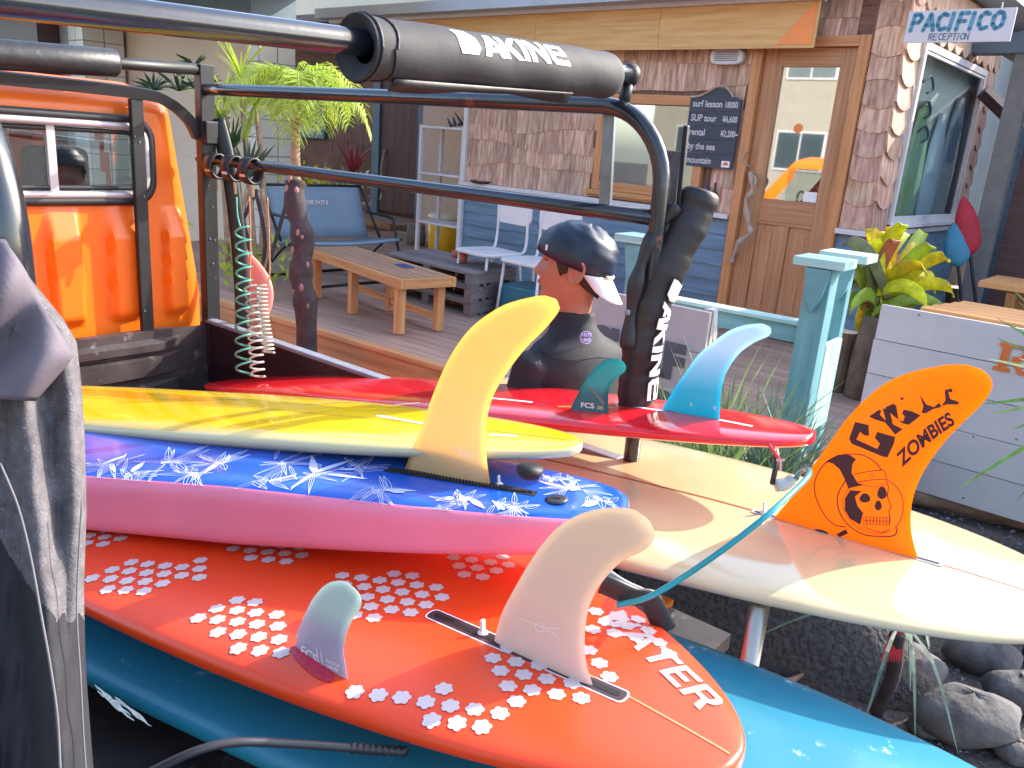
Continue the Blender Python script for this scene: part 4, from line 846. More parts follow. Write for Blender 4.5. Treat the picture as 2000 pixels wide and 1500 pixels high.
q = MB(); q.tube(smooth_path([TF.p(-2.86, 1.77, 1.70), TF.p(-2.82, 1.785, 1.55), TF.p(-2.78, 1.79, 1.35), TF.p(-2.75, 1.79, 1.1), TF.p(-2.73, 1.78, .80)], 5), .03, 12, flat=.5); add('curved_stay', q, matt_black, tk, smooth=True)
q = MB(); R_ = random.Random(5)
for i in range(16):
    z = R_.uniform(.95, 1.7); t = R_.choice((1.735, 1.485)); c = TF.p(-2.857 if t > 1.6 else -2.887, t+R_.uniform(-.015, .015), z); q.blob(c, (.003, .003, .004), 5, 4, jit=.8)
add('paint_chips', q, rim_grey, tk, kind='stuff')
# flat stakes of the rack at the far rear corner
def stake(px, y0, y1, D0, D1, w_, mt, nm='stake'):
    P0, P1 = PD(px[0], y0, D0), PD(px[1], y1, D1); ax = (P1-P0); q = MB(); rows = []
    for P in (P0, P1): rows.append([P+U*(sx*w_/2)+V*(sy*.006) for sx, sy in ((-1, -1), (1, -1), (1, 1), (-1, 1))])
    q.grid(rows, True, True); return add(nm, q, mt, tk, bevel=.002)
stake((1192, 1182), 205, 405, 1.96, 2.0, .032, mat('galvanised_flat', (.16, .18, .20), .35, metal=.6, var=.2, scale=20))
stake((1318, 1302), 295, 430, 1.95, 1.98, .04, mat('grey_slat', (.10, .09, .10), .7, var=.4, scale=30))
stake((1341, 1323), 245, 430, 1.90, 1.93, .012, matt_black)
# ================================================================ PADS
def poly_mb(polys, fn, cut, mb=None):
    bm = bmesh.new()
    for pl in polys: bm.faces.new([bm.verts.new((x, y, 0)) for x, y in pl])
    bmesh.ops.triangulate(bm, faces=bm.faces)
    for _ in range(7):
        es = [e for e in bm.edges if e.calc_length() > cut]
        if not es: break
        bmesh.ops.subdivide_edges(bm, edges=es, cuts=1)
    bmesh.ops.triangulate(bm, faces=bm.faces); bm.verts.index_update(); mb = mb or MB(); n = len(mb.v)
    for v in bm.verts: mb.v.append(Vec(fn(v.co.x, v.co.y)))
    for f in bm.faces: mb.face([n+v.index for v in f.verts])
    bm.free(); return mb
LG = {'D': [[(.0, .0), (.60, 0), (.80, .28), (.80, .72), (.60, 1), (.05, 1), (.12, .74), (.48, .74), (.56, .62), (.56, .38), (.48, .26), (.0, .26)]],
      'A': [[(0, 0), (.42, 1), (.66, 1), (.92, 0), (.68, 0), (.54, .62), (.44, .36), (.56, .36), (.58, .18), (.32, .18), (.24, 0)]],
      'K': [[(0, 0), (.0, 1), (.22, 1), (.22, .60), (.58, 1), (.86, 1), (.44, .54), (.82, 0), (.54, 0), (.22, .44), (.22, 0)]],
      'I': [[(0, 0), (0, 1), (.23, 1), (.23, 0)]], 'N': [[(0, 0), (0, 1), (.2, 1), (.62, .38), (.62, 1), (.84, 1), (.84, 0), (.64, 0), (.22, .62), (.22, 0)]],
      'E': [[(.14, 0), (0, .2), (0, .85), (.12, 1), (.84, 1), (.84, .42), (.22, .42), (.22, .58), (.62, .58), (.62, .80), (.22, .80), (.22, .22), (.86, .22), (.86, 0)]]}
AD = {'D': .88, 'A': .86, 'K': .84, 'I': .32, 'N': .96, 'E': .9}
def logo(fn, L, H, cut, lean=0, mb=None):
    tot = sum(AD[c] for c in 'DAKINE'); x = 0; mb = mb or MB()
    for c in 'DAKINE':
        sc_x = L/tot; polys = [[((x+px_)*sc_x+lean*py_*H, py_*H) for px_, py_ in pl] for pl in LG[c]]; poly_mb(polys, fn, cut, mb); x += AD[c]
    return mb
ta, tb = .93, 1.70; PC0, PC1 = cross(ta), cross(tb); pdir = (PC1-PC0).normalized(); psd = pdir.cross(Z).normalized(); pup = psd.cross(pdir).normalized()
if psd.dot(CAM-PC0) < 0: pass
PL = (PC1-PC0).length
def padR(x, an):
    t = x/PL; r_ = .050
    r_ *= 1+.035*math.sin(x*70+an*3)*max(0, math.cos(an+2.2))*math.exp(-x*2.5)+.02*math.sin(x*31+an*2)
    r_ *= 1-.5*max(0, (t-.93)/.07)**2.2; r_ *= 1+.03*max(0, (.06-t)/.06)
    return r_
def padP(x, an, off=0): r_ = padR(x, an)+off; return PC0+pdir*x+psd*(r_*math.cos(an))+pup*(r_*math.sin(an)*1.0)-Z*.008
rows = [[padP(PL*i/150, 2*math.pi*k/40) for k in range(40)] for i in range(151)]
inner = [[PC0+pdir*(.002+.02*j)+psd*(rr_*math.cos(2*math.pi*k/40))+pup*(rr_*math.sin(2*math.pi*k/40))-Z*.008 for k in range(40)] for j, rr_ in ((.9, .024), (.6, .030), (.25, .040), (0, .049))]
q = MB(); q.grid(inner+rows, True, False); q.poly(rows[-1]); pad = add('rack_pad', q, pad_fabric, label='thick black fabric rack pad with white brand lettering on the rear crossbar', cat='rack pad', smooth=True)
sgn = 1 if psd.dot(CAM-cross(1.3)) > 0 else -1
def lmap(x, y):     # y = arc length upwards from the camera-facing side
    an = (0 if sgn > 0 else math.pi) + sgn*(.12+y/.0535); return padP(.20+x, an, .0012)
q = logo(lmap, .33, .047, .012, lean=-.35); add('lettering', q, white_print, pad)
q = MB(); 
fl = [[PC0+pdir*(.06+x)+psd*(sgn*o_)-Z*(.052+d_) for o_, d_ in ((.03, 0), (.025, .008+.004*math.sin(x*9)), (.015, .014+.006*math.sin(x*14+1)))] for x in [k*.03 for k in range(18)]]
q.grid(fl); add('velcro_flap', q, pad_dark, pad, smooth=True, solid=.004)
q = MB(); q.tube([padP(.012, 2*math.pi*k/24, .001) for k in range(25)], .003, 6, cap=False); q.tube([padP(.045+.006*math.sin(k*.7), 2*math.pi*k/24, .001) for k in range(25)], .0025, 6, cap=False); add('hem', q, pad_dark, pad, smooth=True)
# upright pad on the far rear post
up_pts = smooth_path([PD(1372, 372, 1.93), PD(1350, 430, 1.94), PD(1312, 505, 1.95), PD(1275, 590, 1.97), PD(1256, 665, 1.99), PD(1246, 745, 2.02), PD(1240, 815, 2.04)], 8)
nn_ = len(up_pts); q = MB(); rad = [(.046 if i > 2 else .036+.004*i)*(1+.04*math.sin(i*.8)+.03*math.sin(i*2.1)) for i in range(nn_)]
q.tube(up_pts, rad, 28, flat=.8); tp = add('strapped_pad', q, pad_dark, label='long black padded strap with white brand lettering, strapped upright to the rear post', cat='rack pad', smooth=True)
fold = smooth_path([PD(1322, 402, 1.92), PD(1290, 440, 1.925), PD(1255, 510, 1.93), PD(1236, 590, 1.95), PD(1226, 680, 1.97)], 6); q = MB(); q.tube(fold, [.017+.004*math.sin(i*.9) for i in range(len(fold))], 12); add('fold', q, pad_dark, tp, smooth=True)
for i, (x, y) in enumerate(((1225, 610), (1338, 505))): q = MB(); q.blob(PD(x, y, 1.93), (.008, .008, .008), 8, 6, jit=.5); add('tie', q, rim_grey, tp, smooth=True)
# vertical lettering along its right side
def along(pts, d):
    L = 0
    for i in range(len(pts)-1):
        s_ = (pts[i+1]-pts[i]).length
        if L+s_ >= d or i == len(pts)-2: return pts[i].lerp(pts[i+1], min(1.2, (d-L)/s_)), (pts[i+1]-pts[i]).normalized()
        L += s_
def lmap2(x, y):
    P, T = along(up_pts, .215+x); tc_ = (CAM-P).normalized(); sd = T.cross(tc_).normalized(); sd = sd if sd.dot(rt) > 0 else -sd; cn = sd.cross(T).normalized(); cn = cn if cn.dot(tc_) > 0 else -cn
    an = .42+(y/.046); r_ = .0505
    return P+sd*(r_*math.sin(an+.12))*.98+cn*(r_*math.cos(an+.12))*.98
q = logo(lmap2, .31, .046, .012); add('lettering', q, white_print, tp)
# ================================================================ SURFBOARDS
class Board:
    def __init__(s, name, P, L, xm, wn, T, mats, label, nt=3.0, nb=2.4, rocker=.03, fup=.45, noser=.08, mi=None, cat='surfboard'):
        s_, t, z, h, pi_, W, p, q_ = P; s.L, s.xm, s.wn, s.T, s.W, s.pp, s.qq, s.nt, s.nb, s.rk, s.fup, s.nr = L, xm, wn, T, W, p, q_, nt, nb, rocker, fup, noser
        e1 = -(U*math.cos(h)+V*math.sin(h)); s.e1 = e1*math.cos(pi_)-Z*math.sin(pi_); s.e2 = Z.cross(s.e1).normalized(); s.e3 = s.e1.cross(s.e2); s.O = TF.p(s_, t, z)
        n = 110; K = 48; rows = []; xs = [L*(.5-.5*math.cos(math.pi*i/n)) for i in range(n+1)]; xs[0] = .0004; xs[-1] = L-.0004; s.K = K
        for x in xs:
            row = []
            for k in range(K):
                a = 2*math.pi*k/K; row.append(s.pt(x, a))
            rows.append(row)
        q = MB(); q.grid(rows, True, True, uvf=lambda i, j: (xs[i], j/K), mi=(lambda i, j: mi(xs[i], (j+.5)/K)) if mi else None)
        s.o = add('surfboard' if cat == 'surfboard' else cat, q, mats, label=label, cat=cat, smooth=True)
    def w(s, x):
        if x < s.xm: return s.W*max(0, 1-(1-x/s.xm)**s.pp)**(1/s.qq)
        return s.W*max(0, 1-((x-s.xm)/(s.L-s.xm))**s.wn)**.5
    def th(s, x): return s.T*min(1, .35+.65*min(1, x/.7)**.6)*min(1, .3+.7*min(1, (s.L-x)/.6)**.6)
    def zc(s, x): m = s.L/2; d = (m-x)/m; return -(s.rk*max(0, d)**2.5)-s.nr*max(0, -d)**2.5
    def pt(s, x, a):
        w = s.w(x)+1e-4; T = s.th(x)*min(1, (w/.03)**.5 if w < .03 else 1); c, sn = math.cos(a), math.sin(a)
        if sn >= 0: n = s.nt; h = T*s.fup
        else: n = s.nb; h = T*(1-s.fup)
        d = (abs(c)**n+abs(sn)**n)**(-1/n)
        return s.O+s.e1*x+s.e2*(w*c*d)+s.e3*(h*sn*d+s.zc(x))
    def top(s, x, y, off=.0008):
        w = s.w(x)+1e-4; T = s.th(x); f = max(0, 1-min(1, abs(y)/w)**s.nt)**(1/s.nt); return s.O+s.e1*x+s.e2*y+s.e3*(T*s.fup*f+s.zc(x)+off)
    def px(s, X, Y):     # photo pixel -> board coords on its top sheet
        off = s.T*s.fup
        for _ in range(3):
            P = PP(X, Y, s.O+s.e3*off, s.e3)-s.O; x, y = P.dot(s.e1), P.dot(s.e2); w = s.w(max(.001, x))+1e-4
            off = s.th(x)*s.fup*max(0, 1-min(.97, abs(y)/w)**s.nt)**(1/s.nt)+s.zc(x)
        return x, y
    def strip(s, x0, y0, x1, y1, wd, n=30, off=.0009):
        q = MB(); d = Vec((x1-x0, y1-y0, 0)).normalized(); px_, py_ = -d.y*wd/2, d.x*wd/2
        q.grid([[s.top(x0+(x1-x0)*i/n+px_*k, y0+(y1-y0)*i/n+py_*k, off) for k in (-1, 0, 1)] for i in range(n+1)]); return q
def board_mat(name, base, rail=None, railpos=(.02, .10), rough=.12, streak=None, spots=None, var=.05, rough_var=0, bump=0, low=None, coat=.6, band=None):
    m = bpy.data.materials.new(name); m.use_nodes = True; t = m.node_tree; N = t.nodes; Lk = t.links.new; b = N['Principled BSDF']
    b.inputs['Roughness'].default_value = rough; b.inputs['Coat Weight'].default_value = coat; b.inputs['Coat Roughness'].default_value = .08
    tc = N.new('ShaderNodeTexCoord'); ns = N.new('ShaderNodeTexNoise'); ns.inputs['Scale'].default_value = 6; ns.inputs['Detail'].default_value = 8; Lk(tc.outputs['Object'], ns.inputs[0])
    rp = N.new('ShaderNodeValToRGB'); rp.color_ramp.elements[0].color = tuple(c*(1-var) for c in base)+(1,); rp.color_ramp.elements[1].color = tuple(min(1, c*(1+var)) for c in base)+(1,); rp.color_ramp.elements[0].position = .35; rp.color_ramp.elements[1].position = .65; Lk(ns.outputs[0], rp.inputs[0]); out = rp.outputs[0]
    if streak:
        mp = N.new('ShaderNodeMapping'); mp.inputs['Scale'].default_value = streak[1]; mp.inputs['Rotation'].default_value = (0, 0, TAZ+math.pi/2*0); Lk(tc.outputs['Object'], mp.inputs[0]); n2 = N.new('ShaderNodeTexNoise'); n2.inputs['Scale'].default_value = 1; n2.inputs['Detail'].default_value = 7; Lk(mp.outputs[0], n2.inputs[0])
        r2 = N.new('ShaderNodeValToRGB'); r2.color_ramp.elements[0].position = streak[2]; r2.color_ramp.elements[1].position = streak[2]+.15; Lk(n2.outputs[0], r2.inputs[0]); mx = N.new('ShaderNodeMix'); mx.data_type = 'RGBA'; Lk(r2.outputs[0], mx.inputs[0]); Lk(out, mx.inputs[6]); mx.inputs[7].default_value = tuple(streak[0])+(1,); out = mx.outputs[2]
    if spots:
        n3 = N.new('ShaderNodeTexNoise'); n3.inputs['Scale'].default_value = spots[1]; n3.inputs['Detail'].default_value = 10; n3.inputs['Roughness'].default_value = .72; Lk(tc.outputs['Object'], n3.inputs[0])
        r3 = N.new('ShaderNodeValToRGB'); r3.color_ramp.elements[0].position = spots[2]; r3.color_ramp.elements[1].position = spots[2]+.05; Lk(n3.outputs[0], r3.inputs[0]); mx = N.new('ShaderNodeMix'); mx.data_type = 'RGBA'; Lk(r3.outputs[0], mx.inputs[0]); Lk(out, mx.inputs[6]); mx.inputs[7].default_value = tuple(spots[0])+(1,); out = mx.outputs[2]
    if rail:
        sx = N.new('ShaderNodeSeparateXYZ'); Lk(tc.outputs['UV'], sx.inputs[0])
        # v: .25 = top centre ; distance from the top centre
        d1 = N.new('ShaderNodeMath'); d1.operation = 'SUBTRACT'; Lk(sx.outputs[1], d1.inputs[0]); d1.inputs[1].default_value = .25
        d2 = N.new('ShaderNodeMath'); d2.operation = 'ABSOLUTE'; Lk(d1.outputs[0], d2.inputs[0])
        ad = N.new('ShaderNodeMath'); ad.operation = 'MULTIPLY_ADD'; Lk(ns.outputs[0], ad.inputs[0]); ad.inputs[1].default_value = .05; Lk(d2.outputs[0], ad.inputs[2])
        r4 = N.new('ShaderNodeMapRange'); r4.inputs[1].default_value = railpos[0]+.025; r4.inputs[2].default_value = railpos[1]+.025; Lk(ad.outputs[0], r4.inputs[0])
        mx = N.new('ShaderNodeMix'); mx.data_type = 'RGBA'; Lk(r4.outputs[0], mx.inputs[0]); Lk(out, mx.inputs[6]); mx.inputs[7].default_value = tuple(rail)+(1,); out = mx.outputs[2]
    Lk(out, b.inputs['Base Color'])
    if bump: bp = N.new('ShaderNodeBump'); bp.inputs['Distance'].default_value = bump; nb_ = N.new('ShaderNodeTexNoise'); nb_.inputs['Scale'].default_value = 25; Lk(tc.outputs['Object'], nb_.inputs[0]); Lk(nb_.outputs[0], bp.inputs['Height']); Lk(bp.outputs[0], b.inputs['Normal'])
    return m
m_flow = board_mat('vermilion_resin', (.80, .055, .008), rough=.34, var=.04, coat=.05)
m_teal = board_mat('teal_foam_board', (.018, .21, .31), rough=.35, spots=((.45, .68, .74), 11, .60), coat=.2, bump=.001)
m_blue = mat('cobalt_slick', (.008, .085, .50), .22, var=.12, scale=2.2, coat=.3)
m_pink = mat('pink_foam_rail', (.78, .19, .30), .6, var=.05, scale=6, bump=.0004, bscale=200, spots=((.4, .14, .2), 7, .72))
m_yel = board_mat('yellow_resin', (.80, .50, .005), rail=(.52, .47, .28), railpos=(.12, .20), rough=.15, streak=((.84, .56, .01), (3, 40, 3), .55))
m_red = board_mat('red_resin', (.72, .012, .022), rough=.13)
m_cream = board_mat('aged_cream_resin', (.60, .48, .27), rough=.12, rail=(.60, .48, .38), railpos=(.24, .30), spots=((.5, .4, .24), 14, .70), var=.05)
BT = Board('teal', (.235, 1.12, .872, .188, .061, .328, 2.605, 1.963), 3.1, 1.3, 3, .09, m_teal, 'scuffed teal foam longboard lowest in the pile')
BFl = Board('flower', (-.278, .872, 1.0, -.034, .098, .414, 1.396, 1.95), 2.7, 1.2, 2.5, .075, m_flow, 'vermilion longboard with white blossom print and WATER lettering', nt=3.4)
def mi_blue(x, v): return 0 if .115 < v < .385 else 1
BB = Board('blue', (-.628, 1.155, 1.102, .405, .122, .157, 3.2, 3.3), 2.35, 1.1, 2.5, .13, [m_blue, m_pink], 'blue soft-top board with white floral art and thick pink rail', nt=7, nb=5, fup=.5, rocker=.01, mi=mi_blue, noser=.02)
BY = Board('yellow', (-.761, 1.19, 1.190, .255, .153, .168, 2.218, 2.23), 2.3, 1.0, 2.4, .064, m_yel, 'glossy yellow shortboard on top of the blue board', nt=2.6, nb=2.0, rocker=.012, fup=.35, noser=.02)
BC = Board('cream', (.016, 1.624, 1.021, .024, .103, .384, 2.015, 2.647), 2.75, 1.2, 2.5, .07, m_cream, 'aged cream longboard with thin brown stringer and orange fin', nt=2.6, nb=2.4, noser=.16)
BR = Board('red', (-.515, 1.719, 1.16, .058, .174, .175, 2.193, 2.841), 2.2, 1.0, 2.2, .062, m_red, 'glossy red shortboard with two teal fins', nt=2.5, rocker=.02, noser=.03)
# stringers, boxes
def px_strip(Bd, p0, p1, wd, mt, name, n=30, off=.0009):
    a, b_ = Bd.px(*p0), Bd.px(*p1); return add(name, Bd.strip(a[0], a[1], b_[0], b_[1], wd, n, off), mt, Bd.o, smooth='keep')
m_str = mat('brown_stringer', (.34, .12, .06), .3, coat=.5)
add('stringer', BC.strip(.04, 0, 2.6, 0, .007, 60), m_str, BC.o)
add('stringer', BFl.strip(.012, 0, .30, 0, .0035, 20), mat('pale_seam', (.85, .25, .10), .3), BFl.o)
add('stringer', BY.strip(.02, 0, 1.7, 0, .0025, 40), mat('yellow_seam', (.55, .32, .02), .3), BY.o)
add('stringer', BR.strip(.02, 0, 1.8, 0, .0022, 40), mat('red_seam', (.45, .01, .02), .3), BR.o)
def finbox(Bd, p0, p1, wd, m_out, m_in, name='fin_box', rim=None):
    a, b_ = Bd.px(*p0), Bd.px(*p1); d = Vec((b_[0]-a[0], b_[1]-a[1], 0)).normalized(); L = math.hypot(b_[0]-a[0], b_[1]-a[1])
    def shp(w2, e, off, mt, nm, par):
        q = MB(); pts = []
        for cx, sgn_ in ((L+e-w2*.5, 1), (-e+w2*.5, -1)):
            for k in range(7):
                an = -math.pi/2+math.pi*k/6; pts.append((cx+sgn_*w2*.5*math.cos(an), sgn_*w2*math.sin(an)))
        q.poly([Bd.top(a[0]+d.x*x-d.y*y, a[1]+d.y*x+d.x*y, off) for x, y in pts]); return add(nm, q, mt, par)
    if rim: shp(wd/2+.0025, .003, .0012, rim, 'box_rim', Bd.o)
    o = shp(wd/2, 0, .0016, m_out, name, Bd.o); shp(wd/2*.42, -wd*.35, .0020, m_in, 'slot', o); return o
m_box = mat('dark_box', (.05, .025, .03), .35); m_slot = mat('slot_black', (.004, .004, .005), .6); m_gbox = mat('grey_box', (.35, .36, .40), .35)
finbox(BFl, (840, 1198), (1222, 1364), .026, m_box, m_slot, rim=white_print)
finbox(BC, (1468, 998), (1843, 1105), .020, m_gbox, m_slot)
px_strip(BY, (735, 812), (830, 828), .010, white_print, 'plug_mark'); px_strip(BY, (955, 849), (1010, 852), .010, white_print, 'plug_mark')
px_strip(BR, (960, 778), (1040, 786), .010, white_print, 'plug_mark'); px_strip(BR, (1220, 792), (1296, 803), .010, white_print, 'plug_mark'); px_strip(BR, (1405, 820), (1470, 832), .010, white_print, 'plug_mark')
px_strip(BR, (1090, 794), (1200, 797), .012, mat('orange_mark', (.8, .2, .03), .4), 'plug_mark')
px_strip(BY, (600, 790), (820, 781), .006, mat('olive_mark', (.45, .42, .12), .4), 'scratch'); px_strip(BY, (230, 787), (640, 780), .0018, m_slot, 'scratch'); px_strip(BY, (300, 782), (760, 776), .0018, m_slot, 'scratch')
# blue board: traction strip, plug, floral art
q = MB()
for i in range(44):
    t = i/43; x_, y_ = BB.px(762+(1040-762)*t, 918+(963-918)*t); hwid = .011*math.sin(math.pi*min(1, t*1.0+.02))**.4
    for j in (-1, 0, 1):
        c = BB.top(x_, y_+j*hwid*.6, .001); q.lathe(c, [(.0028, 0), (.0024, .0035)], 5)
add('traction_strip', q, mat('black_studs', (.03, .028, .03), .5), BB.o, kind='stuff')
a_, b_ = BB.px(755, 917), BB.px(1048, 965); add('strip_base', BB.strip(a_[0], a_[1], b_[0], b_[1], .022, 20), rubber, BB.o)
x_, y_ = BB.px(1087, 977); q = MB(); c = BB.top(x_, y_, 0); q.lathe(c, [(.019, 0), (.020, .003), (.015, .0045), (.003, .004)], 24, Fr(c, BB.e1, BB.e2, BB.e3)); plug = add('vent_plug', q, mat('plug_black', (.03, .03, .035), .45), BB.o, smooth=True)
q = MB(); q.box(Fr(c, BB.e1, BB.e2, BB.e3), -.007, .007, -.001, .001, .0045, .0052); add('slot', q, m_slot, plug)
floral = mat('floral_white', (.58, .60, .80), .4, var=.1, scale=30)
R_ = random.Random(11); q = MB(); q2 = MB()
def bnd(Bd, x, y, off=.0012): return Bd.top(x, max(-Bd.w(x)*.93, min(Bd.w(x)*.93, y)), off)
def leafline(cx, cy, an, L, wd, fill=False):
    up_ = []; lo = []
    for k in range(13):
        t = k/12; x = cx+L*t*math.cos(an); y = cy+L*t*math.sin(an); o = wd*math.sin(math.pi*t**.7)*.5
        up_.append((x-math.sin(an)*o, y+math.cos(an)*o)); lo.append((x+math.sin(an)*o, y-math.cos(an)*o))
    for ln in (up_, lo, [((u1[0]+l1[0])/2, (u1[1]+l1[1])/2) for u1, l1 in zip(up_, lo)]):
        q.ribbon([bnd(BB, *p_) for p_ in ln], .0009 if not fill else .0012, BB.e3)
    if fill: q.grid([[bnd(BB, *u1, .0011), bnd(BB, *l1, .0011)] for u1, l1 in zip(up_, lo)])
for (px_, py_, n_, L_) in ((1120, 955, 9, .07), (1000, 990, 9, .055), (900, 975, 8, .05), (740, 957, 6, .09), (620, 925, 6, .10), (700, 915, 7, .08), (520, 940, 5, .07), (430, 905, 7, .09), (330, 905, 7, .11), (260, 925, 6, .09), (210, 910, 7, .1), (560, 905, 6, .12), (1080, 935, 6, .04), (1165, 975, 7, .04), (860, 990, 5, .06), (380, 925, 6, .08)):
    cx, cy = BB.px(px_, py_)
    for k in range(n_*2): leafline(cx+R_.gauss(0, .012), cy+R_.gauss(0, .006), R_.uniform(0, 6.28), L_*R_.uniform(.3, 1.0), R_.uniform(.006, .014), R_.random() < .12)
add('floral_print', q, floral, BB.o, kind='stuff')
q = MB()
for (px_, py_) in ((600, 960), (800, 965), (350, 935)):
    cx, cy = BB.px(px_, py_); q.poly([bnd(BB, cx+.14*math.cos(a)*(1 if a < 3 else .8), cy+.05*math.sin(a), .0006) for a in [k*.4 for k in range(16)]])
# lettering and blossoms on the vermilion board
m_blos = mat('blossom_white', (.60, .50, .50), .4, var=.04)
def blossom(q, cx, cy, r, rot):
    pts = []
    for k in range(24):
        a = rot+k*math.pi/12; rr_ = r*(.80+.24*abs(math.cos(3*(k*math.pi/12)))); pts.append((cx+rr_*math.cos(a), cy+rr_*math.sin(a)))
    q.poly([BFl.top(cx, cy, .0011)]+[]) if False else None
    c = len(q.v); q.v.append(BFl.top(cx, cy, .0011)); q.v += [BFl.top(x, y, .0011) for x, y in pts]
    for k in range(24): q.face((c, c+1+k, c+1+(k+1) % 24))
patches = [[(365, 1195), (470, 1165), (560, 1195), (590, 1290), (520, 1300), (430, 1260)], [(165, 1120), (245, 1090), (400, 1095), (400, 1130), (260, 1165), (180, 1150)], [(165, 1035), (245, 1035), (240, 1060), (165, 1075)], [(430, 1060), (600, 1065), (590, 1105), (450, 1085)], [(650, 1125), (800, 1120), (870, 1150), (860, 1195), (700, 1215), (650, 1180)],
           [(850, 1080), (1010, 1090), (1005, 1120), (930, 1140), (880, 1120)], [(925, 1270), (1010, 1260), (1140, 1350), (1130, 1385), (1000, 1370), (940, 1310)], [(665, 1350), (860, 1340), (990, 1390), (975, 1440), (880, 1430), (760, 1395)], [(1145, 1175), (1215, 1200), (1260, 1250), (1300, 1290), (1225, 1240), (1160, 1250)], [(1145, 1255), (1175, 1260), (1230, 1330), (1215, 1350), (1160, 1310)], [(1220, 1195), (1260, 1215), (1370, 1310), (1330, 1300)]]
def inside(p, pl):
    c = False; n = len(pl)
    for i in range(n):
        x1, y1 = pl[i]; x2, y2 = pl[(i+1) % n]
        if (y1 > p[1]) != (y2 > p[1]) and p[0] < (x2-x1)*(p[1]-y1)/(y2-y1)+x1: c = not c
    return c
q = MB(); pb_ = [[BFl.px(*p) for p in pl] for pl in patches]; R_ = random.Random(2); step = .0335
for i in range(-5, 90):
    for j in range(-14, 15):
        x, y = i*step*.88, j*step+(i % 2)*step/2
        if any(inside((x, y), pl) for pl in pb_) and abs(y) < BFl.w(x)*.9: blossom(q, x+R_.uniform(-.001, .001), y+R_.uniform(-.001, .001), .0130, R_.uniform(0, 1))
add('blossom_print', q, m_blos, BFl.o, kind='stuff')
# WATER lettering, along the far rail towards the tail
p0, p1 = Vec(BFl.px(1168, 1200)+(0,)), Vec(BFl.px(1368, 1390)+(0,)); dx = (p1-p0).normalized(); LW_ = (p1-p0).length
pn = Vec((-dx.y, dx.x, 0)); ptop = Vec(BFl.px(1360, 1318)+(0,)); pn = pn if (ptop-p0).dot(pn) > 0 else -pn
WG = {'W': [[(0, 1), (.22, 0), (.40, 0), (.5, .45), (.6, 0), (.78, 0), (1, 1), (.82, 1), (.70, .38), (.58, .85), (.42, .85), (.30, .38), (.18, 1)]], 'A': [[(0, 0), (.36, 1), (.62, 1), (.98, 0), (.78, 0), (.70, .22), (.50, .22), (.50, .40), (.62, .40), (.49, .78), (.20, 0)]],
      'T': [[(.32, 0), (.32, .8), (0, .8), (0, 1), (.84, 1), (.84, .8), (.52, .8), (.52, 0)]], 'E': [[(0, 0), (0, 1), (.72, 1), (.72, .82), (.2, .82), (.2, .60), (.62, .60), (.62, .42), (.2, .42), (.2, .18), (.74, .18), (.74, 0)]],
      'R': [[(0, 0), (0, 1), (.62, 1), (.78, .84), (.78, .55), (.64, .42), (.80, 0), (.58, 0), (.46, .38), (.2, .38), (.2, .56), (.54, .56), (.58, .62), (.58, .78), (.54, .82), (.2, .82), (.2, 0)]]}
WA = {'W': 1.04, 'A': 1.0, 'T': .92, 'E': .84, 'R': .84}; WH_ = abs((ptop-p0).dot(pn))*.97; tot = sum(WA.values()); x = 0; q = MB()
for c in 'WATER':
    for pl in WG[c]:
        poly_mb([[((x+u_)*LW_/tot, v_*WH_) for u_, v_ in pl]], lambda a, b__: BFl.top((p0+dx*a+pn*b__).x, (p0+dx*a+pn*b__).y, .0014), .02, q)
    x += WA[c]
add('lettering', q, m_blos, BFl.o)
q = MB()
m_patch = None
# ---- foam damage on the teal board rail
q = MB(); R_ = random.Random(4)
for (ox, oy, n_) in ((0, 0, 22), (6, 10, 14), (40, 22, 12)):
    pts = [PZ(184+ox+72*t, 1338+oy+60*t+R_.uniform(-1.5, 1.5), .872) for t in [k/(n_-1) for k in range(n_)]]
    q.ribbon(pts, [(.005+.002*math.sin(k*1.1))*math.sin(math.pi*(k+.5)/n_) for k in range(n_)], (CAM-pts[0]).normalized())
add('torn_edge', q, mat('torn_foam', (.50, .52, .46), .8, var=.3, scale=60), BT.o)
# ================================================================ FINS
def fin_mat(name, col, col2=None, axis=None, rough=.25, sss=(.02, .02, .02), trans=.25, zsplit=None):
    m = bpy.data.materials.new(name); m.use_nodes = True; t = m.node_tree; N = t.nodes; Lk = t.links.new; b = N['Principled BSDF']
    b.inputs['Roughness'].default_value = rough; b.inputs['Coat Weight'].default_value = .15
    tc = N.new('ShaderNodeTexCoord'); sx = N.new('ShaderNodeSeparateXYZ'); Lk(tc.outputs['UV'], sx.inputs[0])
    rp = N.new('ShaderNodeValToRGB'); rp.color_ramp.elements[0].color = tuple(col)+(1,); rp.color_ramp.elements[1].color = tuple(col2 or col)+(1,)
    if zsplit: rp.color_ramp.elements[0].position, rp.color_ramp.elements[1].position = zsplit
    Lk(sx.outputs[1], rp.inputs[0]); Lk(rp.outputs[0], b.inputs['Base Color'])
    tr = N.new('ShaderNodeBsdfTranslucent'); Lk(rp.outputs[0], tr.inputs[0])
    # the foil is thin at its edges: it lets more light through there (u = distance from the edge, 0..1)
    mr = N.new('ShaderNodeMapRange'); mr.inputs[1].default_value = 0; mr.inputs[2].default_value = .16; mr.inputs[3].default_value = min(.9, trans+.35); mr.inputs[4].default_value = trans; mr.interpolation_type = 'SMOOTHSTEP'; Lk(sx.outputs[0], mr.inputs[0])
    ms = N.new('ShaderNodeMixShader'); Lk(mr.outputs[0], ms.inputs[0]); Lk(b.outputs[0], ms.inputs[1]); Lk(tr.outputs[0], ms.inputs[2]); Lk(ms.outputs[0], N['Material Output'].inputs[0]); return m
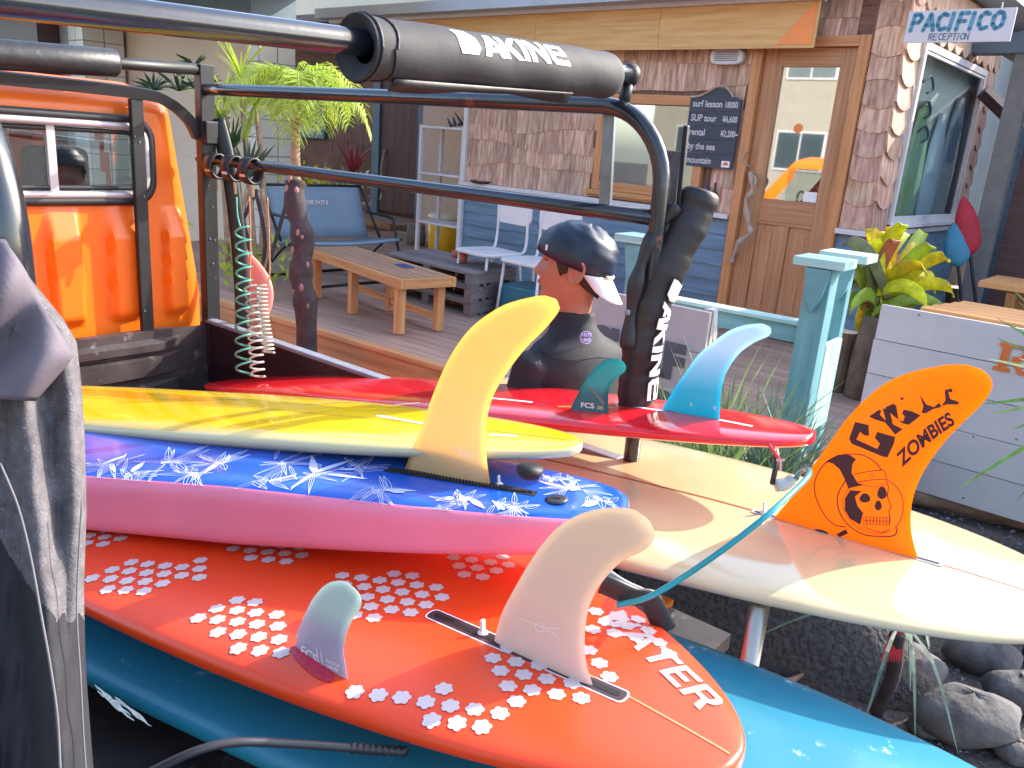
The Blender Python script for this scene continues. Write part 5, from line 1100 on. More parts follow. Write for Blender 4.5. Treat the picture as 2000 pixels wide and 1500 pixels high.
class Fin:
    def __init__(s, Bd, base0, base1, LE, TE, mt, name='fin', par=None, th=.004, lean=0, label=None):
        x0, y0 = Bd.px(*base0); x1, y1 = Bd.px(*base1); s.P0 = Bd.top(x0, y0, 0); s.P1 = Bd.top(x1, y1, 0); s.d = (s.P1-s.P0).normalized(); s.u = Bd.e3
        if lean: s.u = (s.u+Bd.e2*lean).normalized()
        s.n = s.d.cross(s.u).normalized(); s.n = s.n if s.n.dot(CAM-s.P0) > 0 else -s.n; s.th = th
        NV = 40; le = resample([s.P0-s.u*.012]+[s.P0]+[PP(x, y, s.P0, s.n) for x, y in LE], NV); te = resample([s.P1-s.u*.012]+[s.P1]+[PP(x, y, s.P0, s.n) for x, y in TE], NV)
        tip = (le[-1]+te[-1])/2; le[-1] = le[-1].lerp(tip, .7); te[-1] = te[-1].lerp(tip, .7)
        NC = 20; cs = [.5-.5*math.cos(math.pi*i/NC) for i in range(NC+1)]; rows = []; uvd = []
        H = max((p-s.P0).dot(s.u) for p in le)
        for i in range(NV):
            row = []; uv = []; tv = th*min(1, ((NV-1-i)/NV*9)**.5+.08)
            seq = [(c, 1) for c in cs]+[(c, -1) for c in cs[-2:0:-1]]
            for c, sg in seq:
                P = le[i].lerp(te[i], c); f = (max(0, 1-abs(2*c-1)**4))**.5; row.append(P+s.n*(sg*tv*f)); e = min(c, 1-c)*(le[i]-te[i]).length/.10; e = min(e, (NV-1-i)/NV*1.6); uv.append((min(1, e*1.0), max(0, (P-s.P0).dot(s.u))/H))
            rows.append(row); uvd.append(uv)
        q = MB(); K = len(rows[0]); q.grid(rows, True, False, uvf=lambda i, j: uvd[i][j % K]); q.poly(rows[-1], uv=[uvd[-1][j] for j in range(K)])
        s.o = add(name, q, mt, par or Bd.o, smooth=True, label=label)
    def on(s, x, y, off=.0006): return PP(x, y, s.P0+s.n*(s.th+off), s.n)
f_y = Fin(BB, (790, 917), (958, 949), [(808, 871), (825, 829), (850, 759), (881, 693), (920, 640), (972, 602), (1007, 588), (1040, 580), (1060, 577), (1080, 580)], [(951, 900), (950, 871), (951, 819), (965, 770), (990, 728), (1025, 682), (1060, 647), (1083, 620), (1093, 604), (1092, 590)],
          fin_mat('honey_fin', (.84, .62, .32), (.90, .66, .26), trans=.5), label='tall honey coloured translucent fin')
f_w = Fin(BFl, (965, 1252), (1158, 1340), [(979, 1200), (1000, 1158), (1028, 1109), (1056, 1067), (1091, 1028), (1133, 1004), (1182, 992), (1227, 993), (1255, 1003)], [(1146, 1300), (1142, 1252), (1147, 1200), (1161, 1161), (1185, 1126), (1217, 1095), (1259, 1074), (1278, 1052), (1277, 1028)],
          fin_mat('milky_fin', (.58, .50, .49), (.66, .56, .44), trans=.38), th=.005, label='milky white centre fin')
f_s = Fin(BFl, (578, 1262), (679, 1325), [(580, 1238), (594, 1203), (612, 1168), (636, 1142), (661, 1134), (680, 1138)], [(675, 1301), (671, 1269), (677, 1238), (689, 1210), (703, 1189), (705, 1171), (697, 1153)],
          fin_mat('mint_fin_shaded_base', (.42, .43, .56), (.55, .68, .66), trans=.18, zsplit=(.30, .62)), th=.003, label='small pale mint side fin with grey lettering')  # darker lilac lower part is shade painted into the fin colour
f_t = Fin(BR, (1293, 800), (1405, 819), [(1314, 764), (1338, 728), (1362, 695), (1389, 671), (1422, 647), (1455, 635), (1485, 632), (1498, 634)], [(1407, 782), (1411, 752), (1422, 722), (1443, 692), (1470, 671), (1500, 657), (1509, 644)],
          fin_mat('aqua_fin', (.005, .50, .66), (.52, .72, .86), trans=.35, zsplit=(.25, .75)), th=.003, label='large aqua fin fading to white at the tip')
f_k = Fin(BR, (1114, 798), (1189, 806), [(1128, 770), (1143, 743), (1161, 719), (1179, 704), (1200, 700), (1212, 702)], [(1188, 779), (1191, 758), (1203, 740), (1221, 725), (1222, 712)],
          fin_mat('honeycomb_teal_fin', (.02, .24, .27), (.03, .46, .46), trans=.30, zsplit=(.3, .5)), th=.003, label='small dark teal side fin')
f_o = Fin(BC, (1512, 1012), (1793, 1092), [(1550, 967), (1583, 917), (1617, 870), (1650, 823), (1683, 787), (1723, 753), (1770, 730), (1823, 717), (1870, 711), (1905, 716)], [(1780, 1040), (1780, 990), (1793, 943), (1817, 900), (1850, 857), (1883, 823), (1917, 790), (1937, 760), (1936, 740), (1925, 725)],
          fin_mat('orange_fin', (.94, .30, .004), (.94, .33, .004), trans=.5), th=.004, label='large orange fin printed with a helmeted skull')
# prints on the orange fin
def z5(x, y): return f_o.on(1350+x/3, 680+y/3)
ink = mat('brown_ink', (.05, .012, .02), .45); q = MB()
for pl in ([(960, 432), (1040, 450), (1042, 515), (1012, 510), (990, 490), (968, 535), (1090, 590), (1105, 560), (1075, 525), (1090, 490), (1195, 520), (1190, 555), (1150, 640), (1120, 635), (940, 560), (925, 530)],
           [(1042, 400), (1100, 360), (1115, 368), (1105, 388), (1140, 425), (1122, 355), (1160, 350), (1182, 445), (1240, 475), (1195, 507), (1165, 470), (1135, 435), (1075, 418)],
           [(1138, 345), (1185, 325), (1202, 338), (1215, 420), (1240, 430), (1252, 400), (1235, 385), (1245, 360), (1295, 370), (1345, 395), (1275, 450), (1235, 440), (1165, 378)],
           [(1225, 290), (1245, 288), (1243, 302), (1228, 305)], [(1338, 270), (1358, 300), (1378, 330), (1420, 345), (1455, 320), (1466, 345), (1415, 358), (1375, 382), (1350, 380), (1360, 340)],
           [(1485, 245), (1530, 235), (1530, 260), (1507, 256), (1518, 298), (1570, 315), (1565, 330), (1500, 330), (1465, 340), (1490, 305)]):
    q.poly([z5(x, y) for x, y in pl])
bl_ = Vec((1238, 693, 0)); bd_ = Vec((1560-1238, 432-693, 0)); bd_ = bd_/bd_.length; bn_ = Vec((-.46, -.89, 0))
text_mb('ZOMBIES', 100, lambda x, y: z5(*(bl_+bd_*(x*.99)+bn_*(y*1.12)+Vec((0, -16*math.sin(x/130), 0)))[:2]), bold=3.5, mb=q)
def sk(pts, wd=.0016, closed=False):
    P = [z5(x, y) for x, y in pts]; P = P+[P[0]] if closed else P; q.ribbon(smooth_path(P, 3), wd, f_o.n)
sk([(1115, 715), (1080, 670), (1020, 632), (950, 620), (860, 632), (780, 680), (735, 750), (722, 820), (740, 900), (790, 990), (850, 1040), (905, 1045)], .0022)
q.poly([z5(x, y) for x, y in [(788, 664), (860, 624), (930, 626), (966, 650), (945, 680), (940, 730), (975, 790), (1012, 800), (920, 822), (900, 770), (870, 710), (830, 676)]])
sk([(955, 740), (1040, 722), (1130, 714)]); sk([(1130, 714), (1147, 770)]); sk([(970, 785), (1060, 772), (1147, 768)]); sk([(1058+12*math.cos(a), 745+12*math.sin(a)) for a in [k*.7 for k in range(9)]], .001, True)
sk([(1147, 770), (1200, 810), (1235, 870), (1242, 940), (1225, 1010), (1190, 1060)]); sk([(905, 775), (862, 850), (857, 920), (890, 1000), (950, 1060), (1020, 1095), (1100, 1102), (1190, 1098), (1207, 1050)], .0024); sk([(930, 815), (890, 880), (900, 960), (950, 1030), (1030, 1075), (1110, 1085), (1170, 1072)], .0012)
q.poly([z5(x, y) for x, y in [(932, 832), (1000, 838), (960, 870), (975, 925), (1008, 965), (990, 1035), (930, 1000), (900, 950), (900, 880)]])
for (cx, cy, rx, ry) in ((1018, 878, 32, 28), (1118, 848, 28, 38), (1096, 922, 21, 30)): q.poly([z5(cx+rx*math.cos(a)*(1+.12*math.sin(3*a)), cy+ry*math.sin(a)) for a in [k*.45 for k in range(14)]])
sk([(1000, 800), (1070, 812), (1140, 800)], .0012); sk([(1142, 775), (1156, 815), (1150, 870), (1172, 930), (1158, 952), (1166, 1000), (1160, 1035)], .0018); sk([(1000, 1040), (1060, 1066), (1120, 1078), (1165, 1058)], .0016); sk([(930, 820), (970, 800), (1000, 806)], .001)
for r in range(2):
    for i in range(8): x = 1012+i*19; y = 988+r*24+i*.6; sk([(x, y), (x+15, y), (x+15, y+20), (x, y+20), (x, y)], .0011)
q.poly([z5(x, y) for x, y in [(850, 1090), (905, 1060), (920, 1085), (870, 1108)]]); q.poly([z5(x, y) for x, y in [(722, 1060), (760, 1062), (800, 1078), (800, 1090), (740, 1082)]])
add('skull_print', q, ink, f_o.o, kind='stuff')
q = MB()     # line logos on the pale fins
def lg(fin, cx, cy, k):
    q.ribbon(smooth_path([fin.on(cx+x*k, cy+y*k) for x, y in ((-36, -17), (-15, -9), (5, -2), (25, 2), (36, 0))], 4), .0011, fin.n)
    q.ribbon([fin.on(cx+9*k*math.cos(a), cy+8*k*math.sin(a)) for a in [i*.52 for i in range(13)]], .0011, fin.n); q.ribbon([fin.on(cx+x*k, cy+y*k) for x, y in ((-4, 3), (-1, -3), (2, 3), (5, -3))], .001, fin.n); q.ribbon([fin.on(cx+x*k, cy+y*k) for x, y in ((12, 4), (22, 9), (35, 16))], .001, fin.n)
lg(f_w, 1054, 1226, 1.0); add('logo', q, white_print, f_w.o); q = MB(); lg(f_y, 905, 885, .75); add('logo', q, white_print, f_y.o)
q = MB(); bd2 = Vec((628-585, 1303-1274, 0)).normalized(); bn2 = Vec((.12, -1, 0))
text_mb('FCS', 24, lambda x, y: f_s.on(586+bd2.x*x+bn2.x*y*1.1, 1277+bd2.y*x+bn2.y*y*1.1), bold=.6, mb=q)
for i in range(2): q.ribbon([f_s.on(622+8*i, 1294+5*i), f_s.on(618+8*i, 1264+8*i)], .0022, f_s.n)
text_mb('REACTOR', 8, lambda x, y: f_s.on(636+x*.75, 1292+y*-1.1+x*.36), bold=.25, mb=q); text_mb('CARVER', 9, lambda x, y: f_s.on(636+x*.75, 1302+y*-1.1+x*.36), bold=.25, mb=q); add('lettering', q, white_print, f_s.o)
q = MB(); text_mb('FCS', 17, lambda x, y: f_k.on(1134+x*.95, 795-y*.8+x*.10), bold=.3, mb=q); add('lettering', q, white_print, f_k.o)
q = MB(); text_mb('3D', 11, lambda x, y: f_k.on(1166+x*.9, 799-y*.8+x*.1), bold=.3, mb=q); add('lettering', q, mat('sand_print', (.6, .5, .3), .5), f_k.o)
q = MB(); q.ribbon([f_k.on(1143, 743+4), f_k.on(1158, 762), f_k.on(1180, 790)], [.003, .004, .006], f_k.n); add('stripe', q, mat('olive_stripe', (.14, .20, .15), .5), f_k.o)
q = MB()
for (x, y) in ((1350, 790), (1396, 797)): q.poly([f_t.on(x+3*math.cos(a), y+4*math.sin(a)) for a in [k*.7 for k in range(9)]])
add('plug_mark', q, mat('pale_plug', (.3, .62, .75), .4), f_t.o)
# toe pad of the small fin
q = MB(); x_, y_ = BFl.px(606, 1292); x1_, y1_ = BFl.px(570, 1260); dd_ = Vec((x1_-x_, y1_-y_, 0)); an0 = math.atan2(dd_.y, dd_.x)
pts = [(x_+.055*math.cos(a)*math.cos(an0)-.014*math.sin(a)*math.sin(an0)-.004, y_+.055*math.cos(a)*math.sin(an0)+.014*math.sin(a)*math.cos(an0)-.0) for a in [k*math.pi/12 for k in range(24)]]
q.poly([BFl.top(x, y, .0012) for x, y in pts]); add('plug_patch', q, mat('crimson_weave', (.55, .02, .05), .4, var=.3, scale=200), BFl.o)
# screws at the fin boxes
def screw(Bd, X, Y, par, s_=1):
    x, y = Bd.px(X, Y); c = Bd.top(x, y, 0); q = MB(); q.lathe(c, [(.008*s_, 0), (.009*s_, .003), (.005*s_, .006)], 14, Fr(c, Bd.e1, Bd.e2, Bd.e3)); q.box(Fr(c, Bd.e1, Bd.e2, Bd.e3), -.0025*s_, .0025*s_, -.004*s_, .004*s_, .005, .024*s_); return add('fin_screw', q, mat('frosted_screw', (.7, .6, .58), .25, var=.1), par, bevel=.001)
screw(BFl, 943, 1238, BFl.o); screw(BC, 1492, 1003, BC.o, 1.1); screw(BB, 975, 948, BB.o, .8)
# dark underside fin plugs under the yellow and red tails
q = MB(); c = PD(1035, 917, 1.36); q.lathe(c-Z*.012, [(.018, 0), (.022, .008), (.022, .016)], 18); add('tail_plug', q, m_slot, BY.o, smooth=True)
# ================================================================ LEASHES
def strap_box(P, fr, a, b, c_, mt, par=None, name='cuff', **kw): q = MB(); q.box(fr, -a, a, -b, b, -c_, c_); return add(name, q, mt, par, bevel=.004, **kw)
aqua_cord = mat('aqua_urethane', (.01, .30, .34), .2, var=.05, coat=.4, trans=.15)
lp = smooth_path([PD(1205, 1182, 1.28), PD(1262, 1168, 1.27), PD(1330, 1130, 1.27), PD(1420, 1068, 1.26), PD(1500, 1005, 1.27), PD(1555, 955, 1.33), PD(1580, 928, 1.37), PD(1576, 916, 1.42), PD(1562, 922, 1.47), PD(1555, 935, 1.50)], 6)
q = MB(); q.tube(lp, .0048, 10); lsh = add('surf_leash', q, aqua_cord, label='aqua urethane leash looping over the cream board by the orange fin', cat='leash', smooth=True)
q = MB(); q.tube(smooth_path([PD(1550, 932, 1.50), PD(1535, 945, 1.5), PD(1515, 948, 1.5)], 4), [.007, .009, .010, .010, .011, .012, .012, .012, .012], 8); add('swivel', q, mat('clear_swivel', (.45, .45, .42), .15), lsh, smooth=True)
q = MB(); q.tube(smooth_path([PD(1508, 945, 1.51), PD(1516, 905, 1.52), PD(1512, 875, 1.53)], 4), .014, 8, flat=.35); add('rail_saver', q, pad_dark, lsh, smooth=True)
q = MB(); q.tube(smooth_path([PD(1503, 870, 1.52), PD(1512, 882, 1.51), PD(1519, 893, 1.515), PD(1516, 875, 1.53)], 4), .0035, 6); add('red_string', q, m_red, lsh, smooth=True)
q = MB(); text_mb('T', .022, lambda x, y: PD(1517, 918, 1.495)+rt*(x*1.1)+up*y*1.3, bold=.001, mb=q); add('lettering', q, mat('salmon_print', (.8, .35, .3), .5), lsh)
# leash cuff and velcro by the metal box
cuff = thing('leash_cuff', PD(1235, 1180, 1.32), 'black velcro leash cuff lying between the vermilion and cream boards', 'leash cuff')
q = MB(); q.tube(smooth_path([PD(1175, 1140, 1.28), PD(1200, 1150, 1.28), PD(1235, 1165, 1.29), PD(1268, 1170, 1.30), PD(1282, 1195, 1.31), PD(1300, 1230, 1.33)], 5), .018, 10, flat=.3); add('strap', q, pad_dark, cuff, smooth=True)
q = MB(); q.tube(smooth_path([PD(1182, 1120, 1.29), PD(1215, 1142, 1.29), PD(1262, 1163, 1.30)], 5), .011, 8, flat=.3); add('webbing', q, mat('grey_webbing', (.30, .29, .30), .6, bump=.0006, bscale=300), cuff, smooth=True)
mb_ = PD(1262, 1180, 1.55); bfm = Fr(mb_-Z*.06, U, V); q = MB(); q.box(bfm, -.13, .045, -.06, .05, -.10, .05); mbx = add('metal_bracket_box', q, mat('galvanised_sheet', (.42, .41, .40), .4, metal=.7, var=.12, scale=20), label='galvanised metal box under the tail of the cream board', cat='metal box', bevel=.012)
q = MB(); q.box(bfm, .005, .03, .02, .055, .0455, .06); add('orange_lens', q, mat('orange_lens', (.9, .22, .01), .2), mbx, bevel=.002)
# black hose at the bottom
q = MB(); q.tube(smooth_path([PD(290, 1510, .97), PD(380, 1468, .98), PD(460, 1450, 1.0), PD(560, 1452, 1.03), PD(680, 1460, 1.06), PD(790, 1468, 1.08)], 8), .0055, 10); hs = add('hose', q, mat('black_hose', (.03, .028, .035), .4), label='thin black hose lying across the teal board under the vermilion board', cat='hose', smooth=True)
q = MB()
for i in range(9): t = i/8; c = PD(690+100*t, 1461+7*t, 1.062+.018*t); q.tube([c-U*.002, c+U*.002], .0075, 10)
add('grip_rings', q, rubber, hs, smooth=True)
# coiled leashes hanging on the far lower rail
clear = mat('clear_coil', (.62, .60, .52), .12, var=.1, coat=.5, trans=.35); green_c = mat('seafoam_coil', (.16, .52, .38), .15, var=.08, coat=.5, trans=.3); copper = mat('copper_coil', (.40, .18, .08), .25, var=.2)
RLF = lambda s, z=1.555: TF.p(s, 1.73, z)
def coil(P0, P1, R, turns, r, mt, par, name='coil', squash=1.0, wob=.01, seed=1):
    ax = P1-P0; L = ax.length; ax.normalize(); a = ax.cross(Vec((.3, 1, .1))).normalized(); b = ax.cross(a); n = int(turns*14); Rn = random.Random(seed); w1, w2 = Rn.uniform(0, 6), Rn.uniform(0, 6); pts = []
    for i in range(n+1):
        t = i/n; an = t*turns*2*math.pi; c = P0+ax*(L*t)+a*(wob*math.sin(3*t+w1))+b*(wob*math.sin(4*t+w2)); pts.append(c+a*(R*math.cos(an))+b*(R*squash*math.sin(an)))
    q = MB(); q.tube(pts, r*1.35, 7); return add(name, q, mt, par, smooth=True)
def leash(s, lab, segs, mt, cufftilt, lblmt):
    t = thing('coiled_leash', RLF(s), lab, 'leash', 'coiled leashes hanging from the rack rail')
    q = MB(); rows = []
    for k in range(25):
        a = 2*math.pi*k/24; rr_ = .034+.008*math.cos(a+2.4); c = RLF(s)+Z*(-.014+rr_*math.sin(a)*1.25)+V*(rr_*math.cos(a)); rows.append([c-U*.026, c+U*.026])
    q.grid(rows); add('cuff', q, pad_dark, t, smooth=True, solid=.007)
    q = MB(); c = RLF(s)-V*.040-Z*.035; q.box(Fr(c, U, V), -.016, .016, -.002, .001, -.006, .006); add('brand_tab', q, lblmt, t)
    q = MB(); q.tube([RLF(s)-Z*.058, RLF(s+.004)-Z*.11], [.008, .0045], 8); add('rail_link', q, steel, t)
    q = MB(); q.tube(smooth_path(segs[0], 6), .0028, 8); add('cord', q, segs[3] if len(segs) > 3 else mt, t, smooth=True)
    coil(segs[0][-1], segs[1], segs[2][0], segs[2][1], .0030, mt, t, seed=int(s*-100), wob=.006)
    return t
D0 = 2.82
leash(-2.80, 'leftmost coiled leash on the rack rail, seafoam green', ([PD(462, 385, D0), PD(464, 420, D0), PD(470, 445, D0)], PD(482, 735, D0-.05), (.026, 11)), green_c, 0, mat('gold_tab', (.7, .35, .06), .5))
leash(-2.69, 'middle coiled leash on the rack rail, copper cord into clear coils', ([PD(487, 385, D0), PD(489, 470, D0), PD(488, 560, D0)], PD(505, 738, D0-.05), (.022, 13), copper), clear, 0, mat('white_tab', (.6, .6, .6), .5))
leash(-2.58, 'rightmost coiled leash on the rack rail, straight copper cord into tight clear coils', ([PD(522, 385, D0), PD(525, 450, D0), PD(526, 540, D0), PD(514, 558, D0)], PD(521, 690, D0), (.019, 17), copper), clear, 0, mat('salmon_tab', (.8, .42, .30), .5))
# pink leaf-shaped board tip seen behind the coils
q = MB(); rows = []
P0_, P1_ = PD(462, 478, 3.3), PD(516, 622, 3.3)
for i in range(17):
    t = i/16; c = P0_.lerp(P1_, t)+rt*(.03*math.sin(math.pi*t)); wd = .058*math.sin(math.pi*min(1, t*.93+.05))**.7+.002; rows.append([c+rt*(wd*math.cos(a))*.9+Z*(0)+fwd*(.012*math.sin(a)) for a in [2*math.pi*k/12 for k in range(12)]])
q.grid(rows, True, True); add('pink_float', q, mat('coral_plastic', (.85, .20, .15), .35, var=.04), label='coral pink leaf shaped float hanging behind the coiled leashes', cat='float', smooth=True)
# ================================================================ GREY WETSUIT in the left foreground
wp = lambda x, y, d=.80: PD(x, y, d)
ws_ = thing('wetsuit', wp(40, 560), 'grey wetsuit hung over the near rear post at the left edge', 'wetsuit')
redge = [(35, 520), (75, 570), (120, 625), (146, 670), (156, 760), (162, 860), (165, 1000), (160, 1150), (163, 1300), (172, 1420), (180, 1520), (188, 1700)]
def ex(y):
    for i in range(len(redge)-1):
        if redge[i][1] <= y <= redge[i+1][1]: t = (y-redge[i][1])/(redge[i+1][1]-redge[i][1]); return redge[i][0]+(redge[i+1][0]-redge[i][0])*t
    return redge[-1][0]
rows = []
for i in range(270):
    y = 520+i*4.4; row = []
    xr = ex(min(y, 1700))
    for j in range(160):
        u_ = j/159; x = xr-(1-u_)*420; d = .80+.013*math.sin(x*.045-y*.0045)+.006*math.sin(x*.08-y*.008+1)+.0015*math.sin(x*.13+y*.03)+.05*(1-u_)**2-.00
        d += .03*max(0, (u_-.93)/.07)**2; row.append(PD(x, y, d))
    rows.append(row)
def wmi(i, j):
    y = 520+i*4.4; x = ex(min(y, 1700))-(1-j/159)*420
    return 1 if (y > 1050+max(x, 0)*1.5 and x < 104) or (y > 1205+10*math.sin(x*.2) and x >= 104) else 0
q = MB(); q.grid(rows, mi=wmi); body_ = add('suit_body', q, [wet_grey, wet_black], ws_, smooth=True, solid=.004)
rows = []
for i in range(30):
    t = i/29; y0 = 470+t*310; row = []
    for j in range(26):
        u_ = j/25
        xr = 12+(140-12)*min(1, t/.73) if t < .73 else 140-(140-66)*(t-.73)/.27
        x = xr-(1-u_)*300; y = y0+ (0 if t < .73 else 0); d = .76+.010*math.sin(x*.045+y*.02)+.008*math.sin(y*.03+x*.02)+.02*(u_**8)+.03*(1-u_)
        row.append(PD(x, y, d))
    rows.append(row)
q = MB(); q.grid(rows); add('sleeve', q, wet_smooth, ws_, smooth=True, solid=.005)
q = MB(); q.tube(smooth_path([PD(x, y, .772) for x, y in ((0, 905), (35, 990), (60, 1090), (80, 1200), (98, 1300), (112, 1400), (118, 1510))], 5), .0012, 6); q.tube(smooth_path([PD(x, y, .80) for x, y in ((160, 980), (153, 1100), (150, 1200), (157, 1320), (162, 1420), (168, 1510))], 5), .0010, 6); add('seam', q, stitch, ws_, smooth=True)
# ================================================================ PERSON
Hc = PD(1122, 512, 2.36); fx = Vec((-.985, .17, 0)).normalized(); fy = Vec((fx.y, -fx.x, 0)); fy = fy if fy.dot(CAM-Hc) > 0 else -fy
HF = Fr(Vec((Hc.x, Hc.y, Hc.z-.118)), fx, fy)       # origin: chin level below the head centre
per = thing('person', Vec((Hc.x, Hc.y, 0)), 'person in a dark wetsuit and backwards cap standing behind the truck bed, facing left', 'person')
prof_ = [(-.10, .035, -.062, .056), (-.06, .036, -.060, .055), (-.03, .042, -.060, .055), (-.012, .062, -.062, .056), (.0, .082, -.063, .057), (.012, .092, -.064, .060), (.025, .095, -.066, .063), (.04, .091, -.07, .066), (.055, .092, -.075, .068), (.07, .092, -.081, .070), (.085, .093, -.088, .072), (.10, .091, -.093, .074), (.115, .088, -.097, .075), (.13, .089, -.1, .076), (.145, .095, -.101, .077), (.16, .096, -.1, .077), (.175, .091, -.096, .075), (.19, .081, -.088, .070), (.205, .063, -.072, .058), (.217, .038, -.048, .040), (.225, .006, -.012, .01)]
rows = []; K = 56
for (z, xf, xb, hw) in prof_:
    cx = (xf+xb)/2; rx = (xf-xb)/2; row = []
    for k in range(K):
        a = 2*math.pi*k/K; c, s_ = math.cos(a), math.sin(a); nexp = 2.3
        d = (abs(c)**nexp+abs(s_)**nexp)**(-1/nexp); jaw = 1-.25*max(0, c)*max(0, (.07-z)/.08) if z > -.02 else 1
        x = cx+rx*c*d; y = hw*s_*d*max(.6, jaw); row.append(HF.p(x, y, z))
    rows.append(row)
# finer rows
fine = []
for i in range(len(rows)-1):
    for m_ in range(3):
        t = m_/3; fine.append([rows[i][k].lerp(rows[i+1][k], t) for k in range(K)])
fine.append(rows[-1])
def face_bump(P):
    x, y, z = HF.loc(P); 
    if x > .03:
        g_ = lambda yy, zz, sy, sz: math.exp(-((abs(y)-yy)/sy)**2-((z-zz)/sz)**2)
        x += .026*math.exp(-(y/.012)**2)*max(0, 1-abs(z-.085)/.05 if z > .085 else 1-(.085-z)/.016)
        x += .008*g_(.012, .078, .009, .009)+.007*g_(0, .060, .022, .006)+.007*g_(0, .046, .020, .006)-.004*g_(0, .053, .024, .003)-.006*g_(0, .035, .02, .006)
        x -= .010*g_(.031, .118, .014, .010); x += .005*g_(.03, .140, .022, .008); x += .004*g_(.04, .088, .018, .016)
    return HF.p(x, y, z)
q = MB(); q.grid([[face_bump(P) for P in r_] for r_ in fine], True, True)
def ear(q, sy):
    c = (-.012, sy*.077, .10); pts = []
    ring_ = [(-.004, -.032), (.012, -.026), (.016, -.01), (.014, .012), (.004, .028), (-.012, .032), (-.024, .022), (-.026, .004), (-.018, -.016), (-.008, -.030)]
    q.tube(smooth_path([HF.p(c[0]+x, c[1]+sy*(.010 if x < 0 else .003), c[2]+z) for x, z in ring_], 3), .0048, 8, cap=False)
    q.blob(HF.p(c[0]-.006, c[1]+sy*.001, c[2]), (.016, .007, .026), 10, 8, HF); q.blob(HF.p(c[0]+.004, c[1]+sy*.004, c[2]-.028), (.007, .005, .009), 8, 6, HF)
ear(q, 1); ear(q, -1)
brow = MB(); lips = MB()
for sy in (1, -1):
    brow.tube([face_bump(HF.p(x, sy*y, z))+fx*.002+fy*(sy*.0015) for x, y, z in ((.092, .018, .143), (.088, .034, .147), (.076, .048, .146), (.066, .056, .142))], [.0025, .0042, .0036, .0015], 8, flat=.6)
    brow.tube([face_bump(HF.p(x, sy*y, z))+fx*.003+fy*(sy*.001) for x, y, z in ((.088, .022, .121), (.083, .034, .123), (.076, .044, .121))], [.001, .0022, .001], 6, flat=.6)
lips.tube([face_bump(HF.p(x, y, z))+fx*.0045 for x, y, z in ((.083, .026, .051), (.0915, .014, .053), (.0935, 0, .054), (.0915, -.014, .053), (.083, -.026, .051))], [.002, .0045, .0055, .0045, .002], 8)
TR = Vec((-.62, .78, 0)).normalized(); TRs = Vec((TR.y, -TR.x, 0)); TRs = TRs if TRs.dot(CAM-Hc) > 0 else -TRs   # torso faces away to the left
NB = HF.p(-.012, 0, -.06); TO = Fr(Vec((NB.x, NB.y, 0))-TR*.02, TR, TRs); zn = NB.z
def body_rows(infl):
    R_ = []
    for (z, rx, ry, ox) in ((zn+.012, .064, .062, .018), (zn-.01, .068, .070, .012), (zn-.035, .075, .098, .004), (zn-.055, .084, .140, 0), (zn-.08, .095, .165, -.002), (zn-.12, .105, .172, -.003), (zn-.20, .115, .170, -.002), (zn-.30, .115, .172, .002), (zn-.42, .100, .150, .004), (zn-.52, .105, .155, .0), (zn-.62, .115, .172, -.01), (zn-.68, .11, .17, -.01), (zn-.72, .07, .13, 0)):
        R_.append([TO.p(ox+(rx+infl)*math.cos(a), (ry+infl)*math.sin(a), z) for a in [2*math.pi*k/32 for k in range(32)]])
    return R_[::-1]
def limbs(q, infl, arms=True, ends=0):
    for s_ in (1, -1):
        sh_ = TO.p(0, s_*.158, zn-.10); el = TO.p(-.0+.03, s_*.215, zn-.37); wr = TO.p(.22, s_*.20, zn-.43)
        q.tube([sh_.lerp(TO.p(0, 0, zn-.12), .3), sh_, sh_.lerp(el, .5), el, el.lerp(wr, .45), wr], [.045+infl, .056+infl, .049+infl, .041+infl, .040+infl, .027+infl], 14)
        hip = TO.p(-.01, s_*.085, zn-.64); kn = TO.p(.03, s_*.10, zn-.66-.36); an_ = TO.p(-.02, s_*.11, .08)
        q.tube([hip+Z*.05, hip, hip.lerp(kn, .5), kn, kn.lerp(an_, .35), an_], [.08+infl, .085+infl, .072+infl, .053+infl, .055+infl, .038+infl], 14)
limbs(q, -.008); q.grid([[TO.o+(p-TO.o)*1 for p in r_] for r_ in body_rows(-.012)], True, True)
for s_ in (1, -1):     # hands with five fingers, feet
    wr = TO.p(.22, s_*.20, zn-.43); hd = (TR*.9-TRs*(s_*.25)-Z*.1).normalized(); hs_ = hd.cross(Z).normalized(); hu = hs_.cross(hd)
    q.tube([wr-hd*.02, wr+hd*.03, wr+hd*.085], [.026, .036, .038], 12, flat=.55, updir=hs_)
    for k, (o_, l_) in enumerate(((-.027, .062), (-.009, .072), (.009, .070), (.026, .055))):
        b0 = wr+hd*.075+hs_*o_; q.tube(smooth_path([b0, b0+hd*l_*.45-Z*.004, b0+hd*l_*.8-Z*.022, b0+hd*l_*.85-Z*.042], 3), .0085, 8)
    b0 = wr+hd*.03-hs_*(s_*.03); q.tube(smooth_path([b0, b0-hs_*(s_*.022)+hd*.025, b0-hs_*(s_*.018)+hd*.05-Z*.012], 3), .0095, 8)
    an_ = TO.p(-.02, s_*.11, .08); q.tube([an_, an_-Z*.03+TR*.02, an_+TR*.12-Z*.055, an_+TR*.19-Z*.062], [.04, .042, .036, .022], 12, flat=1.2)
bod = add('body', q, skin, per, smooth=True); m_ = bod.modifiers.new('r', 'REMESH'); m_.mode = 'VOXEL'; m_.voxel_size = .0034; m_.use_smooth_shade = True; m_ = bod.modifiers.new('s', 'SMOOTH'); m_.factor = .5; m_.iterations = 3
